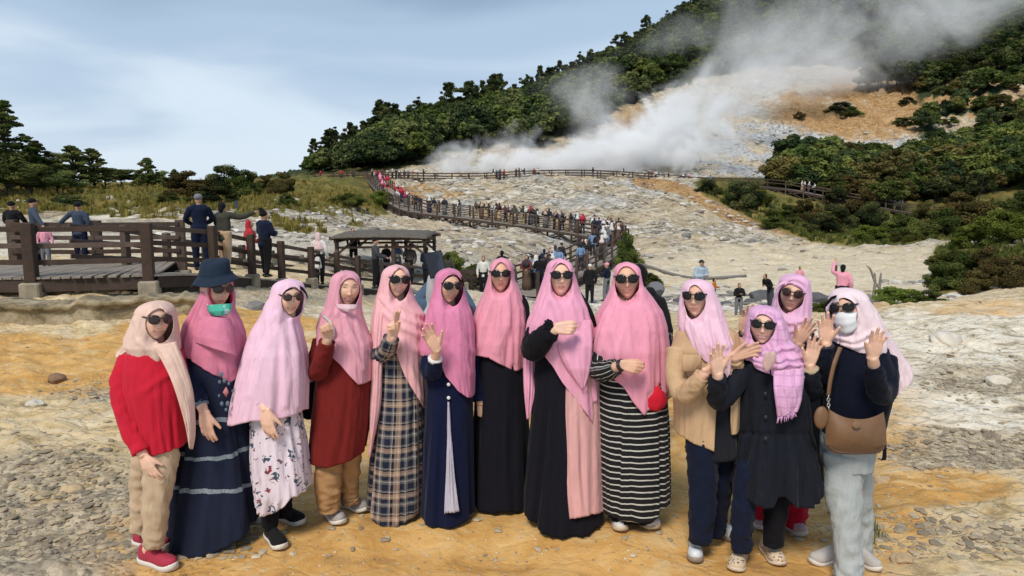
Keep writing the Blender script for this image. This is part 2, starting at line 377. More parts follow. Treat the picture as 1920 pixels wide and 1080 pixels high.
def height(x, y, fine=True):
    x = np.asarray(x, float); y = np.asarray(y, float)
    z = base_z(x, y)
    if FOOT:                                       # the ground follows the group's feet
        num = 0; den = 1e-6
        for fx, fy, fz in FOOT:
            q = np.exp(-((x-fx)**2+(y-fy)**2)/.045); num = num+q*fz; den = den+q
        q = den/(den+.10); z = z+q*(num/den-z); calm = 1-.85*np.clip(q, 0, 1)
    else: calm = 1.0
    px = CX+F*x/np.maximum(y, .3)
    amp = np.interp(y, [0, 4, 8, 13, 20, 40, 80, 120, 200, 400], [.004, .006, .03, .05, .10, .30, .75, 1.0, 2.2, 4])
    midw = smooth(5.2, 8, y)
    n = .6*fbm(x*.5, y*.5, 4, 41)*np.minimum(amp, .4)
    n = n+amp*.9*(ridged(x*.13+9, y*.13, 6, 51, .58)-.4)*smooth(20, 45, y)*.75
    if fine:
        n = n+.012*fbm(x*3.1, y*3.1, 4, 61)*(1+2*midw)*smooth(60, 20, y)
        sd = smooth(1.7, 2.8, np.abs(x-.08*y))*smooth(40, 15, y)
        n = n+.020*(ridged(x*2.0+y*.5, y*4.2, 4, 71)-.4)*sd+.05*(ridged(x*.7+2, y*1.3+x*.2, 4, 73)-.4)*sd
    zt = z+n*calm
    if TRACK is not None:                          # the trestle walk stands clear of the rocks
        near = np.where((y > 28) & (y < 104) & (np.abs(x) < 32)); xs, ys = x[near], y[near]
        if xs.size:
            best = np.full(xs.shape, 1e9); zz = np.zeros(xs.shape)
            for tx, ty, tz in TRACK:
                d2 = np.hypot(xs-tx, ys-ty); k = d2 < best; best = np.where(k, d2, best); zz = np.where(k, tz, zz)
            cap = zz-np.interp(ys, [28, 45, 60, 85, 100], [.25, .8, 1.25, .9, .4])+np.maximum(0, best-1.6)*.45
            zt[near] = np.minimum(zt[near], cap+.10*n[near])
    return zt
def gz(x, y): return float(height(np.array([x]), np.array([y]))[0])
def ray_ground(px, py, d0=2.0, d1=600.0):
    """first terrain point under a pixel"""
    ds = np.geomspace(d0, d1, 900); v = -(py-CY)/F
    s = ds/(v*sp_+cp); xs = (px-CX)/F*s; zs = H+(v*cp-sp_)*s
    g = height(xs, ds, False); k = np.argmax(zs <= g)
    if zs[k] > g[k]: return None
    return Vector((xs[k], ds[k], g[k]))

def build_terrain():
    us = np.concatenate([np.linspace(-3.2, -.95, 60)[:-1], np.linspace(-.95, .95, 640), np.linspace(.95, 3.2, 60)[1:]])
    ds = np.concatenate([np.linspace(.32, 2.4, 40)[:-1], np.geomspace(2.4, 14, 360)[:-1], np.geomspace(14, 120, 330)[:-1], np.geomspace(120, 880, 170)])
    U, D = np.meshgrid(us, ds); X = U*D; Yv = D
    Zv = height(X, Yv)
    o, wv, g, ve, fl = zones(X, Yv, Zv)
    nr, nc = X.shape
    idx = np.arange(nr*nc).reshape(nr, nc)
    f = np.stack([idx[:-1, :-1], idx[:-1, 1:], idx[1:, 1:], idx[1:, :-1]], -1).reshape(-1, 4)
    ob = mk('ground', np.stack([X, Yv, Zv], -1).reshape(-1, 3), f, terrain_mat(), None, True,
            attrs={'zone': np.stack([o, wv, g, ve], -1).reshape(-1, 4), 'flat': fl.ravel()})
    tag(ob, kind='structure')
    return ob
def terrain_mat():
    m = newmat('ground'); t = NT(m)
    co = t.n('ShaderNodeTexCoord').outputs['Object']
    at = t.n('ShaderNodeAttribute', attribute_name='zone'); sp = t.n('ShaderNodeSeparateColor', {0: at.outputs['Color']})
    o, wv, g = sp.outputs; ve = at.outputs['Alpha']
    sx = t.n('ShaderNodeSeparateXYZ', {0: co})
    far = t.rng(sx.outputs[1], 18, 45)
    vfar = t.rng(sx.outputs[1], 90, 150)
    fine = t.noise(co, 26, 5, .65).outputs[0]
    med = t.noise(co, 3.2, 6, .65, .4).outputs[0]
    big = t.noise(co, .35, 6, .62, .6).outputs[0]
    huge = t.noise(co, .09, 7, .68, 1.2).outputs[0]
    stretch = t.n('ShaderNodeMapping', {0: co, 'Scale': (1.0, 1.7, 1.4), 'Rotation': (0, 0, .25)}).outputs[0]
    lay = t.noise(stretch, 1.6, 8, .7, 1.6).outputs[0]
    layf = t.noise(stretch, .30, 9, .74, 2.2).outputs[0]
    vor = t.n('ShaderNodeTexVoronoi', {'Vector': co, 'Scale': 20.0, 'Randomness': 1.0}, feature='F1')
    vdist = vor.outputs['Distance']
    vcol = t.n('ShaderNodeSeparateColor', {0: vor.outputs['Color']}).outputs[0]
    crack = t.n('ShaderNodeTexVoronoi', {'Vector': t.n('ShaderNodeVectorMath', {0: stretch, 1: t.n('ShaderNodeVectorMath', {0: t.noise(co, 2.5, 4, .6).outputs['Color'], 1: (.35, .35, .35)}, operation='MULTIPLY').outputs[0]}, operation='ADD').outputs[0], 'Scale': 3.2}, feature='DISTANCE_TO_EDGE').outputs['Distance']
    tan = t.ramp(med, [(.28, (.31, .215, .105, 1)), (.5, (.56, .42, .22, 1)), (.72, (.70, .58, .36, 1))])
    tan = t.mix(t.rng(lay, .44, .66), tan, (.66, .56, .40, 1)); tan = t.mix(t.math('MULTIPLY', t.rng(lay, .44, .34), .75), tan, (.20, .145, .08, 1))
    ochre = t.ramp(t.math('ADD', t.math('MULTIPLY', med, .55), t.math('MULTIPLY', big, .45)), [(.30, (.29, .155, .050, 1)), (.48, (.53, .295, .088, 1)), (.68, (.67, .43, .17, 1))])
    ochre = t.mix(t.math('MULTIPLY', t.rng(fine, .56, .72), .35), ochre, (.74, .54, .28, 1))
    ochre = t.mix(t.math('MULTIPLY', t.rng(lay, .50, .62), .6), ochre, (.64, .47, .24, 1)); ochre = t.mix(t.math('MULTIPLY', t.rng(lay, .45, .36), .5), ochre, (.27, .15, .06, 1))
    ochf = t.ramp(t.math('ADD', t.math('MULTIPLY', layf, .5), t.math('MULTIPLY', lay, .5)), [(.38, (.085, .05, .026, 1)), (.46, (.27, .155, .065, 1)), (.52, (.44, .27, .115, 1)), (.60, (.54, .42, .27, 1))])
    ochre = t.mix(far, ochre, ochf)
    white = t.ramp(lay, [(.30, (.16, .135, .10, 1)), (.40, (.40, .345, .25, 1)), (.47, (.65, .58, .45, 1)), (.57, (.76, .71, .60, 1)), (.68, (.58, .48, .33, 1))])
    wf2 = t.noise(co, .16, 5, .6, .8).outputs[0]; wf3 = t.noise(stretch, 1.1, 6, .7, 2.0).outputs[0]
    lf = t.math('ADD', t.math('MULTIPLY', layf, .62), t.math('MULTIPLY', wf3, .38))
    whitef = t.ramp(lf, [(.38, (.05, .046, .04, 1)), (.45, (.18, .155, .12, 1)), (.50, (.40, .355, .27, 1)), (.545, (.62, .565, .46, 1)), (.59, (.70, .665, .59, 1)), (.64, (.40, .335, .24, 1))])
    whitef = t.mix(t.math('MULTIPLY', t.rng(wf2, .48, .62), .55), whitef, t.ramp(lf, [(.40, (.20, .145, .085, 1)), (.5, (.46, .36, .22, 1)), (.6, (.60, .50, .34, 1))]))
    white = t.mix(far, white, whitef)
    grey = t.mix(vcol, (.22, .18, .13, 1), (.54, .46, .33, 1))
    greyf = t.ramp(t.noise(stretch, .42, 9, .76, 2.6).outputs[0], [(.36, (.075, .080, .085, 1)), (.45, (.22, .23, .235, 1)), (.51, (.44, .445, .44, 1)), (.56, (.64, .64, .63, 1)), (.66, (.40, .40, .39, 1))])
    grey = t.mix(far, grey, greyf)
    grass = t.ramp(t.math('ADD', t.math('MULTIPLY', big, .5), t.math('MULTIPLY', huge, .5)), [(.34, (.035, .05, .015, 1)), (.47, (.12, .12, .028, 1)), (.58, (.26, .19, .055, 1)), (.7, (.09, .10, .03, 1))])
    grass = t.mix(vfar, grass, (.035, .05, .02, 1))
    flat = t.n('ShaderNodeAttribute', attribute_name='flat').outputs['Fac']
    cream = t.ramp(lay, [(.35, (.50, .40, .25, 1)), (.5, (.68, .58, .41, 1)), (.65, (.74, .68, .55, 1))])
    def wgt(a, lo=.32, hi=.62, k=.5):
        k = k*1.7
        return t.rng(t.math('ADD', a, t.math('MULTIPLY', t.math('SUBTRACT', t.math('ADD', t.math('MULTIPLY', med, .5), t.math('MULTIPLY', lay, .5)), .5), k)), lo, hi)
    base = t.mix(wgt(wv, .3, .7, .9), tan, white)
    base = t.mix(flat, base, cream)
    base = t.mix(wgt(g, .3, .6, .9), base, grey)
    base = t.mix(wgt(o, .3, .65, .7), base, ochre)
    base = t.mix(wgt(ve, .35, .6, .8), base, grass)
    # loose pebbles: single pale and dark stones, not where it is grassy
    peb = t.n('ShaderNodeTexVoronoi', {'Vector': co, 'Scale': 34.0}, feature='F1')
    psel = t.n('ShaderNodeSeparateColor', {0: peb.outputs['Color']})
    pm = t.math('MULTIPLY', t.rng(peb.outputs['Distance'], .32, .26), t.math('GREATER_THAN', psel.outputs[0], .80))
    pm = t.math('MULTIPLY', pm, t.math('SUBTRACT', 1.0, far))
    base = t.mix(t.math('MULTIPLY', pm, .8), base, t.mix(psel.outputs[1], (.22, .17, .11, 1), (.74, .66, .52, 1)))
    stony = t.math('SUBTRACT', 1.0, t.math('MULTIPLY', o, .75))
    hgt = t.math('ADD', t.math('MULTIPLY', fine, .25), t.math('MULTIPLY', med, .8))
    hgt = t.math('ADD', hgt, t.math('MULTIPLY', pm, .35))
    hgt = t.math('SUBTRACT', hgt, t.math('MULTIPLY', t.math('MULTIPLY', t.rng(vdist, .1, .55), g), .8))
    hgt = t.math('ADD', hgt, t.math('MULTIPLY', t.math('MULTIPLY', t.rng(crack, 0, .10), stony), .5))
    hgt = t.math('ADD', hgt, t.math('MULTIPLY', t.math('MULTIPLY', lay, stony), 1.4))
    hf = t.math('ADD', t.math('MULTIPLY', layf, 14.0), t.math('MULTIPLY', med, 1.5))
    h2 = t.n('ShaderNodeMix', {0: far, 2: hgt, 3: hf}).outputs[0]
    t.out(base, .93, h2, .75, .035, **{'Specular IOR Level': .2})
    return m
# ------------------------------------------------------------------ boardwalks, wall, shelter
def wood(name, col, var=.35):
    if name in MATS: return MATS[name]
    m = newmat(name); t = NT(m)
    co = t.n('ShaderNodeTexCoord').outputs['Object']
    st = t.n('ShaderNodeMapping', {0: co, 'Scale': (1, 1, 1)}).outputs[0]
    g = t.noise(st, 3.0, 6, .7, 1.0).outputs[0]; f = t.noise(co, 45, 4, .6).outputs[0]
    base = t.mix(t.rng(g, .3, .7), v4(col, 1-var), v4(col, 1+var))
    base = t.mix(t.math('MULTIPLY', t.rng(f, .55, .75), .4), base, v4(col, 2.4))
    rnd_ = t.n('ShaderNodeObjectInfo').outputs['Random']; base = t.n('ShaderNodeHueSaturation', {'Color': base, 'Value': t.rng(rnd_, 0, 1, .65, 1.5), 'Saturation': t.rng(rnd_, 0, 1, 1.1, .75)}).outputs[0]
    t.out(base, .82, t.math('ADD', g, f), .35, .008)
    MATS[name] = m; return m
POSTM = wood('dark_timber', (.062, .038, .026)); DECKM = wood('deck_timber', (.30, .26, .22), .25); BEAMM = wood('beam_timber', (.048, .031, .022))
STONEM = simple('footing_stone', (.30, .26, .19), .9, .45, 5, .5, .02)
def path_pts(p, n):
    return catmull(np.array([tuple(P(*q)) for q in p]), n)
def resample(pts, step):
    pts = np.asarray(pts); s = np.concatenate([[0], np.cumsum(np.linalg.norm(np.diff(pts, axis=0), axis=1))])
    k = max(2, int(round(s[-1]/step))+1); t = np.linspace(0, s[-1], k)
    return np.stack([np.interp(t, s, pts[:, i]) for i in range(3)], 1)
def side_dirs(pts):
    T = np.gradient(pts, axis=0); T[:, 2] = 0; T /= np.linalg.norm(T, axis=1)[:, None]+1e-9
    return np.stack([T[:, 1], -T[:, 0], np.zeros(len(T))], 1)
def boardwalk(label, pts, width, step, post_w, rail_h, rails, rail_t, plank, fascia=.2, footing=False, brace=False, off=0.0, posts=(1, 1), group='timber boardwalks', under=True, skip=False):
    """pts: fine polyline on the deck; off moves the centre line sideways from it"""
    pts = np.asarray(pts); n = side_dirs(pts); cpt = pts+n*off
    t = empty('boardwalk', tuple(cpt[len(cpt)//2]), label, 'boardwalk', group)
    fine = resample(cpt, plank); fn = side_dirs(fine)
    mb = MB(); rr = random.Random(3)
    for i in range(len(fine)-1):
        a = (fine[i]+fine[i+1])/2; d = Vector(fine[i+1]-fine[i]); L = d.length; d.normalize(); s = Vector(fn[i]); u = s.cross(d)
        mb.box(Vector(a)+u*(-.02+rr.uniform(-.004, .004)), (width/2+.06, L/2*.95, .02), (s, d, u))
    mb.build('deck', DECKM, t)
    st = resample(cpt, step); sn = side_dirs(st)
    for sd in (-1, 1):
        e = st+sn*(sd*width/2)
        m = MB()
        for i in range(len(e)-1): m.bar(e[i]-(0, 0, .04+fascia/2), e[i+1]-(0, 0, .04+fascia/2), .09, fascia, bev=.01)
        m.build('beam', BEAMM, t)
        if not posts[(sd+1)//2]: continue
        for h in rails:
            m = MB()
            for i in range(len(e)-1):
                j = (rr.uniform(-.012, .012), rr.uniform(-.012, .012))
                q = Vector(sn[i])*(-sd*(post_w*.5+.02))
                m.bar(Vector(e[i])+q+Vector((0, 0, h+j[0])), Vector(e[i+1])+q+Vector((0, 0, h+j[1])), .045, rail_t, bev=.006)
            m.build('rail', POSTM, t)
        for i, p in enumerate(e):
            if skip and i == 0: continue
            m = MB(); p = Vector(p); tn = Vector((-sn[i][1], sn[i][0], 0)); ax = (Vector(sn[i]), tn, Vector((0, 0, 1)))
            zb = gz(p.x, p.y) if under else p.z-fascia
            ztop = p.z+rail_h+rr.uniform(-.015, .02)
            zb2 = min(zb+(.26 if footing else -.1), p.z-.1)
            m.box((p.x, p.y, (ztop+zb2)/2), (post_w/2, post_w/2, (ztop-zb2)/2), ax, .012)
            po = m.build('post', POSTM, t)
            if footing:
                f = MB(); f.box((p.x, p.y, zb+.10), (post_w*.9, post_w*.9, .2), ax, .03)
                f.build('footing', STONEM, po)
    if brace:
        m = MB()
        for sd in (-1, 1):
            e = st+sn*(sd*(width/2-.05))
            for i in range(len(e)-1):
                a, b = Vector(e[i]), Vector(e[i+1]); za = max(gz(a.x, a.y), a.z-2.0); zb = max(gz(b.x, b.y), b.z-2.0)
                m.bar((a.x, a.y, a.z-.2), (b.x, b.y, zb+.1), .08, .12); m.bar((a.x, a.y, za+.1), (b.x, b.y, b.z-.2), .08, .12)
        m.build('cross_brace', BEAMM, t)
    return t
FRONT = [(-160, 520, 13.0), (30, 520, 13.2), (178, 517, 13.45), (292, 514, 13.8)]
RAMP = [(292, 514, 13.8), (395, 513, 15.3), (470, 520, 17), (543, 527, 19), (602, 533, 20.6), (697, 541, 24), (800, 549, 26.5), (900, 556, 28.5), (965, 553, 30.5)]
LOOP = [(965, 553, 30.5), (1010, 536, 34), (1060, 513, 38.5), (1105, 490, 44), (1140, 466, 49), (1150, 452, 53), (1128, 443, 57), (1060, 432, 60), (980, 421, 62), (900, 410, 65), (830, 402, 68), (775, 393, 72), (740, 374, 79), (715, 350, 91), (702, 337, 101)]
UPPER = [(590, 340, 104), (640, 339, 104.5), (702, 337, 104), (800, 339, 105), (900, 339, 106), (1000, 334, 108), (1100, 333, 109), (1200, 338, 110), (1300, 346, 111)]
RIGHT = [(1300, 346, 111), (1400, 349, 110), (1470, 353, 108), (1550, 368, 104), (1640, 386, 100), (1720, 400, 97), (1800, 406, 96), (1960, 412, 94)]
def build_boardwalks():
    boardwalk('broad timber platform on stone footings with three thick dark rails above the low stone wall', path_pts(FRONT, 60), 3.2, 1.6, .20, 1.03, (.92, .60, .27), .10, .16, .26, True, off=-1.6)
    boardwalk('dark timber ramp sloping down from the platform past the open shelter', path_pts(RAMP, 90), 2.3, 1.65, .16, 1.08, (.96, .64, .32), .10, .17, .24, True, off=-1.15, skip=True)
    boardwalk('crowded timber boardwalk curving round a hairpin bend over the white rocks', path_pts(LOOP, 160), 2.2, 2.3, .14, 1.1, (1.02, .66, .33), .09, .24, .22, brace=True)
    boardwalk('upper timber boardwalk running level across the foot of the steaming slope', path_pts(UPPER, 90), 2.0, 2.6, .15, 1.2, (1.12, .72, .35), .11, .3, .28)
    boardwalk('far timber boardwalk dropping through the bushes below the wooded hill', path_pts(RIGHT, 90), 2.0, 2.8, .15, 1.2, (1.12, .68,), .11, .3, .3, brace=True)
def build_wall():
    # low rough stone wall: front face follows the ground, capped by flat stones
    A = [(-420, 640, 10.3), (-150, 632, 10.5), (0, 624, 10.8), (120, 617, 11.0), (250, 607, 11.35), (372, 598, 11.7)]
    c = catmull(np.array([tuple(P(*q)) for q in A]), 150); n = side_dirs(c); n = np.where(n[:, 1:2] < 0, -n, n)
    v = []; prof = [(0, -.15), (0, .02), (.005, .10), (.01, .18), (.015, .235), (-.04, .24), (-.045, .30), (-.02, .325), (.12, .33), (.3, .335), (.5, .33), (.65, .325), (.7, .2), (.7, -.15)]
    s = np.concatenate([[0], np.cumsum(np.linalg.norm(np.diff(c, axis=0), axis=1))])
    for i in range(len(c)):
        for k, (a, b) in enumerate(prof):
            d = .028*float(fbm(s[i]*2.6, b*7, 3, 91))*(1 if 0 < k < 5 else .25); d2 = .006*float(fbm(s[i]*2.3, a*3, 2, 92))
            z0 = gz(c[i][0], c[i][1])
            v.append((c[i][0]+n[i][0]*(a-d), c[i][1]+n[i][1]*(a-d), z0+b+d2))
    m = len(prof)
    f = [[i*m+k, (i+1)*m+k, (i+1)*m+k+1, i*m+k+1] for i in range(len(c)-1) for k in range(m-1)]
    f += [[k for k in range(m)][::-1], [(len(c)-1)*m+k for k in range(m)]]
    mt = newmat('old_wall'); t = NT(mt); co = t.n('ShaderNodeTexCoord').outputs['Object']
    a = t.noise(co, 2.6, 7, .7, .6).outputs[0]; b = t.noise(co, 14, 5, .65).outputs[0]
    base = t.ramp(a, [(.3, (.055, .045, .03, 1)), (.45, (.23, .18, .10, 1)), (.56, (.36, .29, .18, 1)), (.72, (.50, .44, .32, 1))])
    base = t.mix(t.math('MULTIPLY', t.rng(b, .52, .66), .5), base, (.10, .085, .06, 1))
    t.out(base, .95, t.math('ADD', a, t.math('MULTIPLY', b, .5)), .8, .05)
    o = mk('stone_wall', v, f, mt); tag(o, 'low weathered stone wall with a flat capping below the timber platform', 'wall')
def build_shelter():
    d0, d1 = 27.5, 30.8
    x0, x1 = PX(634, 540, d0), PX(798, 540, d0); zt = Z(441, d0)
    t = empty('shelter', ((x0+x1)/2, 29, gz((x0+x1)/2, 29)), 'open timber shelter with a flat thatched roof beside the ramp', 'shelter')
    th = simple('grey_thatch', (.12, .105, .085), .95, .5, 7, .8, .03)
    nx, ny = 40, 14; v = []; L = []
    for lay in (0, 1):
        for j in range(ny+1):
            for i in range(nx+1):
                u = i/nx*2-1; w_ = j/ny*2-1
                ed = max(abs(u)**14, abs(w_)**8)
                z = zt+.05*(1-u*u)+.06*(1-w_*w_)+.03*float(fbm(i*.3, j*.4, 2, 5))
                z += (.03 if lay else -.10+.02*random.random())*(1-.6*ed)
                v.append(((x0+x1)/2+u*(x1-x0)*.545+.05*float(fbm(j*.6, i*.05, 2, 6))*abs(u)**6, (d0+d1)/2+w_*(d1-d0)*.62, z-.10*ed))
    k = (nx+1)*(ny+1); f = []
    for j in range(ny):
        for i in range(nx):
            a = j*(nx+1)+i; q = [a, a+1, a+nx+2, a+nx+1]
            f.append(q[::-1]); f.append([p+k for p in q])
    edge = [(i, i+1) for i in range(nx)]+[(j*(nx+1)+nx, (j+1)*(nx+1)+nx) for j in range(ny)]+[(ny*(nx+1)+i+1, ny*(nx+1)+i) for i in range(nx)]+[((j+1)*(nx+1), j*(nx+1)) for j in range(ny)]
    f += [[a, b, b+k, a+k] for a, b in edge]
    mk('roof', v, f, th, t)
    for yy in (d0, d1):
        for xx in (x0, (x0+x1)/2+.5, x1):
            m = MB(); m.bar((xx, yy, gz(xx, yy)-.1), (xx, yy, zt-.04), .15, .15, bev=.02); m.build('post', POSTM, t)
            if xx != (x0+x1)/2+.5:
                s = 1 if xx == x0 else -1
                m = MB(); m.bar((xx+s*.05, yy-.03, zt-.75), (xx+s*.75, yy-.03, zt-.16), .07, .09); m.build('brace', POSTM, t)
        m = MB(); m.bar((x0-.3, yy, zt-.13), (x1+.3, yy, zt-.13), .1, .13, bev=.01); m.build('beam', POSTM, t)
        m = MB(); m.bar((x0, yy-.05, zt-.50), (x1, yy-.05, zt-.46), .07, .09); m.build('beam', POSTM, t)
    for xx in (x0, x1):
        m = MB(); m.bar((xx, d0-.3, zt-.24), (xx, d1+.3, zt-.24), .1, .12); m.build('beam', POSTM, t)
# ------------------------------------------------------------------ plants
def leaf_mat(name, a, b, c, rnd=.25):
    if name in MATS: return MATS[name]
    m = newmat(name); t = NT(m)
    tone = t.n('ShaderNodeAttribute', attribute_name='tone').outputs['Fac']
    oi = t.n('ShaderNodeObjectInfo').outputs['Random']
    col = t.ramp(tone, [(0, a+(1,)), (.5, b+(1,)), (1, c+(1,))])
    k = t.rng(oi, 0, 1, 1-rnd*1.6, 1+rnd)
    hs = t.n('ShaderNodeHueSaturation', {'Color': col, 'Value': k, 'Hue': t.rng(oi, 0, 1, .485, .512), 'Saturation': 1.0})
    b1 = t.n('ShaderNodeBsdfDiffuse', {0: hs.outputs[0], 1: .5}); b2 = t.n('ShaderNodeBsdfTranslucent', {0: hs.outputs[0]})
    mx = t.n('ShaderNodeMixShader', {0: .22, 1: b1.outputs[0], 2: b2.outputs[0]})
    t.n('ShaderNodeOutputMaterial', {0: mx.outputs[0]})
    MATS[name] = m; return m
LEAFM = {
 'fresh': leaf_mat('fresh_foliage', (.045, .070, .026), (.13, .16, .05), (.30, .30, .10)),
 'dark': leaf_mat('dark_foliage', (.018, .031, .016), (.058, .078, .032), (.20, .21, .075)),
 'green': leaf_mat('green_foliage', (.030, .048, .016), (.088, .118, .032), (.23, .25, .075)),
 'brown': leaf_mat('brown_foliage', (.034, .030, .014), (.095, .080, .030), (.21, .165, .06)),
 'olive': leaf_mat('olive_foliage', (.028, .042, .014), (.085, .105, .028), (.22, .225, .06)),
 'lime': leaf_mat('lime_foliage', (.05, .07, .015), (.12, .16, .03), (.26, .30, .07)),
 'straw': leaf_mat('straw_grass', (.075, .08, .02), (.27, .22, .06), (.46, .36, .12)),
}
BARK = simple('bark', (.055, .042, .032), .9, .4, 6, .5, .02)
def leaves(rs, centres, radii, per, size, droop=.0, elong=1.8, flat=.6, tonevar=.5):
    """leaf quads round clump centres; every leaf has its own turn and tone"""
    n = len(centres)*per
    ci = np.repeat(np.arange(len(centres)), per)
    d = rs.normal(size=(n, 3)); d /= np.linalg.norm(d, axis=1)[:, None]
    r = rs.rand(n)**.45
    pos = centres[ci]+d*(radii[ci]*r[:, None])*np.array([1, 1, flat])
    nrm = d*.7+rs.normal(size=(n, 3))*.55+np.array([0, 0, .55]); nrm /= np.linalg.norm(nrm, axis=1)[:, None]
    ax = np.cross(nrm, rs.normal(size=(n, 3))); ax /= np.linalg.norm(ax, axis=1)[:, None]
    ax[:, 2] -= droop; ax /= np.linalg.norm(ax, axis=1)[:, None]
    bx = np.cross(nrm, ax); bx /= np.linalg.norm(bx, axis=1)[:, None]
    s = size*(.6+.8*rs.rand(n))[:, None]
    v = np.stack([pos-ax*s*elong*.5, pos+bx*s*.5, pos+ax*s*elong*.5, pos-bx*s*.5], 1).reshape(-1, 3)
    tone = np.clip(.5+tonevar*(rs.rand(len(centres))[ci]-.5)*1.3+.35*(rs.rand(n)-.5), 0, 1)
    return v, np.arange(n*4).reshape(-1, 4), np.repeat(tone, 4)
PROTO = {}
def proto_mesh(name, v, f, mats, tone, mi=None):
    me = bpy.data.meshes.new(name); me.from_pydata(np.asarray(v).tolist(), [], [list(map(int, q)) for q in f])
    for m in mats: me.materials.append(m)
    at = me.attributes.new('tone', 'FLOAT', 'POINT'); at.data.foreach_set('value', np.asarray(tone, np.float32))
    if mi is not None: me.polygons.foreach_set('material_index', np.asarray(mi, np.int32))
    me.update(); return me
def crown_layout(kind, rs, h):
    """clump centres and radii, unit tree of height h standing at 0"""
    if kind == 'round':
        n = 34; d = rs.normal(size=(n, 3)); d /= np.linalg.norm(d, axis=1)[:, None]; d[:, 2] = np.abs(d[:, 2])*1.15-.25
        c = d*(.62+.38*rs.rand(n))[:, None]*np.array([.40, .40, .46])*h+np.array([0, 0, .52*h]); r = h*(.08+.08*rs.rand(n))
    elif kind == 'open':      # upright crown of layered tufts with gaps
        n = 44; z = np.linspace(.28, 1.0, n)+rs.normal(size=n)*.02; a = rs.rand(n)*6.28; w_ = (1.05-z)**.7*(.25+.75*rs.rand(n))*.46
        c = np.stack([np.cos(a)*w_, np.sin(a)*w_, z], 1)*h; r = h*(.035+.06*rs.rand(n))
    elif kind == 'conifer':
        n = 110; z = np.linspace(.20, 1.0, n)+rs.normal(size=n)*.012; a = rs.rand(n)*6.28; w_ = (1.02-z)**.8*(.30+.70*rs.rand(n)**.7)*.44+.008
        c = np.stack([np.cos(a)*w_, np.sin(a)*w_, z], 1)*h; r = h*(.022+.048*rs.rand(n))
    elif kind == 'wispy':     # tall stem with a few tufts at the top
        n = 15; z = .55+.45*rs.rand(n); a = rs.rand(n)*6.28; w_ = .22*rs.rand(n)
        c = np.stack([np.cos(a)*w_, np.sin(a)*w_, z], 1)*h; r = h*(.035+.05*rs.rand(n))
    else:                     # bush
        n = 26; d = rs.normal(size=(n, 3)); d /= np.linalg.norm(d, axis=1)[:, None]; d[:, 2] = np.abs(d[:, 2])
        c = d*(.5+.5*rs.rand(n))[:, None]*np.array([.62, .62, .72])*h+np.array([0, 0, .12*h]); r = h*(.14+.12*rs.rand(n))
    return c, r
def trunk_parts(kind, c, h, rs):
    m = MB(); tw = {'wispy': .012, 'bush': .02, 'round': .024}.get(kind, .02)*h
    top = .95 if kind in ('conifer', 'open', 'wispy') else .6
    ts = np.linspace(0, 1, 7); bend = np.stack([.03*h*np.sin(ts*3+1)*ts, .02*h*np.sin(ts*2.3)*ts, ts*top*h-.04*h], 1)
    if kind != 'bush': m.tube(bend, tw*(1.15-ts*.95), 7)
    for i in range(0, len(c), 2 if kind != 'bush' else 3):
        p = c[i]; zb = max(.05*h, p[2]-.12*h*(1+rs.rand())) if kind != 'bush' else 0
        k = np.array([np.interp(zb, bend[:, 2], bend[:, j]) for j in range(3)]) if kind != 'bush' else np.array([p[0]*.12, p[1]*.12, -.02*h])
        mid = (k+p)/2+np.array([0, 0, .02*h]); m.tube([k, mid, p], [tw*.42, tw*.28, tw*.12], 5)
    return m
def tree_meshes(kind, leafk, seed, h, per, size, **kw):
    """separate crown and trunk meshes, for trees that show their parts"""
    rs = np.random.RandomState(seed); c, r = crown_layout(kind, rs, h)
    v, f, tone = leaves(rs, c, r[:, None]*np.ones(3), per, size, **kw)
    m = trunk_parts(kind, c, h, rs)
    return proto_mesh('crown', v, f, [LEAFM[leafk]], tone), proto_mesh('trunk', m.v, m.f, [BARK], np.zeros(len(m.v)))
def whole_tree(kind, leafk, seed, h, per, size, **kw):
    """one mesh for trees too small to show their parts"""
    rs = np.random.RandomState(seed); c, r = crown_layout(kind, rs, h)
    v, f, tone = leaves(rs, c, r[:, None]*np.ones(3), per, size, **kw); m = trunk_parts(kind, c, h, rs)
    o = len(v); ff = [list(q) for q in f]+[[i+o for i in q] for q in m.f]
    return proto_mesh('tree', np.vstack([v, np.array(m.v)]), ff, [LEAFM[leafk], BARK], np.concatenate([tone, np.zeros(len(m.v))]), [0]*len(f)+[1]*len(m.f))
def plant(name, meshes, x, y, s, label, cat, group=None, rz=None, sink=.05, sxy=1.0):
    rz = random.uniform(0, 6.28) if rz is None else rz
    if isinstance(meshes, tuple):
        t = empty(name, (x, y, gz(x, y)-sink), label, cat, group, rz); t.scale = (s*sxy, s*sxy, s)
        for n, me in zip(('crown', 'trunk') if cat == 'tree' else ('foliage', 'stem'), meshes):
            o = bpy.data.objects.new(n, me); C.objects.link(o); o.parent = t
        return t
    o = bpy.data.objects.new(name, meshes); C.objects.link(o); o.location = (x, y, gz(x, y)-sink); o.rotation_euler = (0, 0, rz); o.scale = (s*sxy, s*sxy, s)
    return tag(o, label, cat, group)
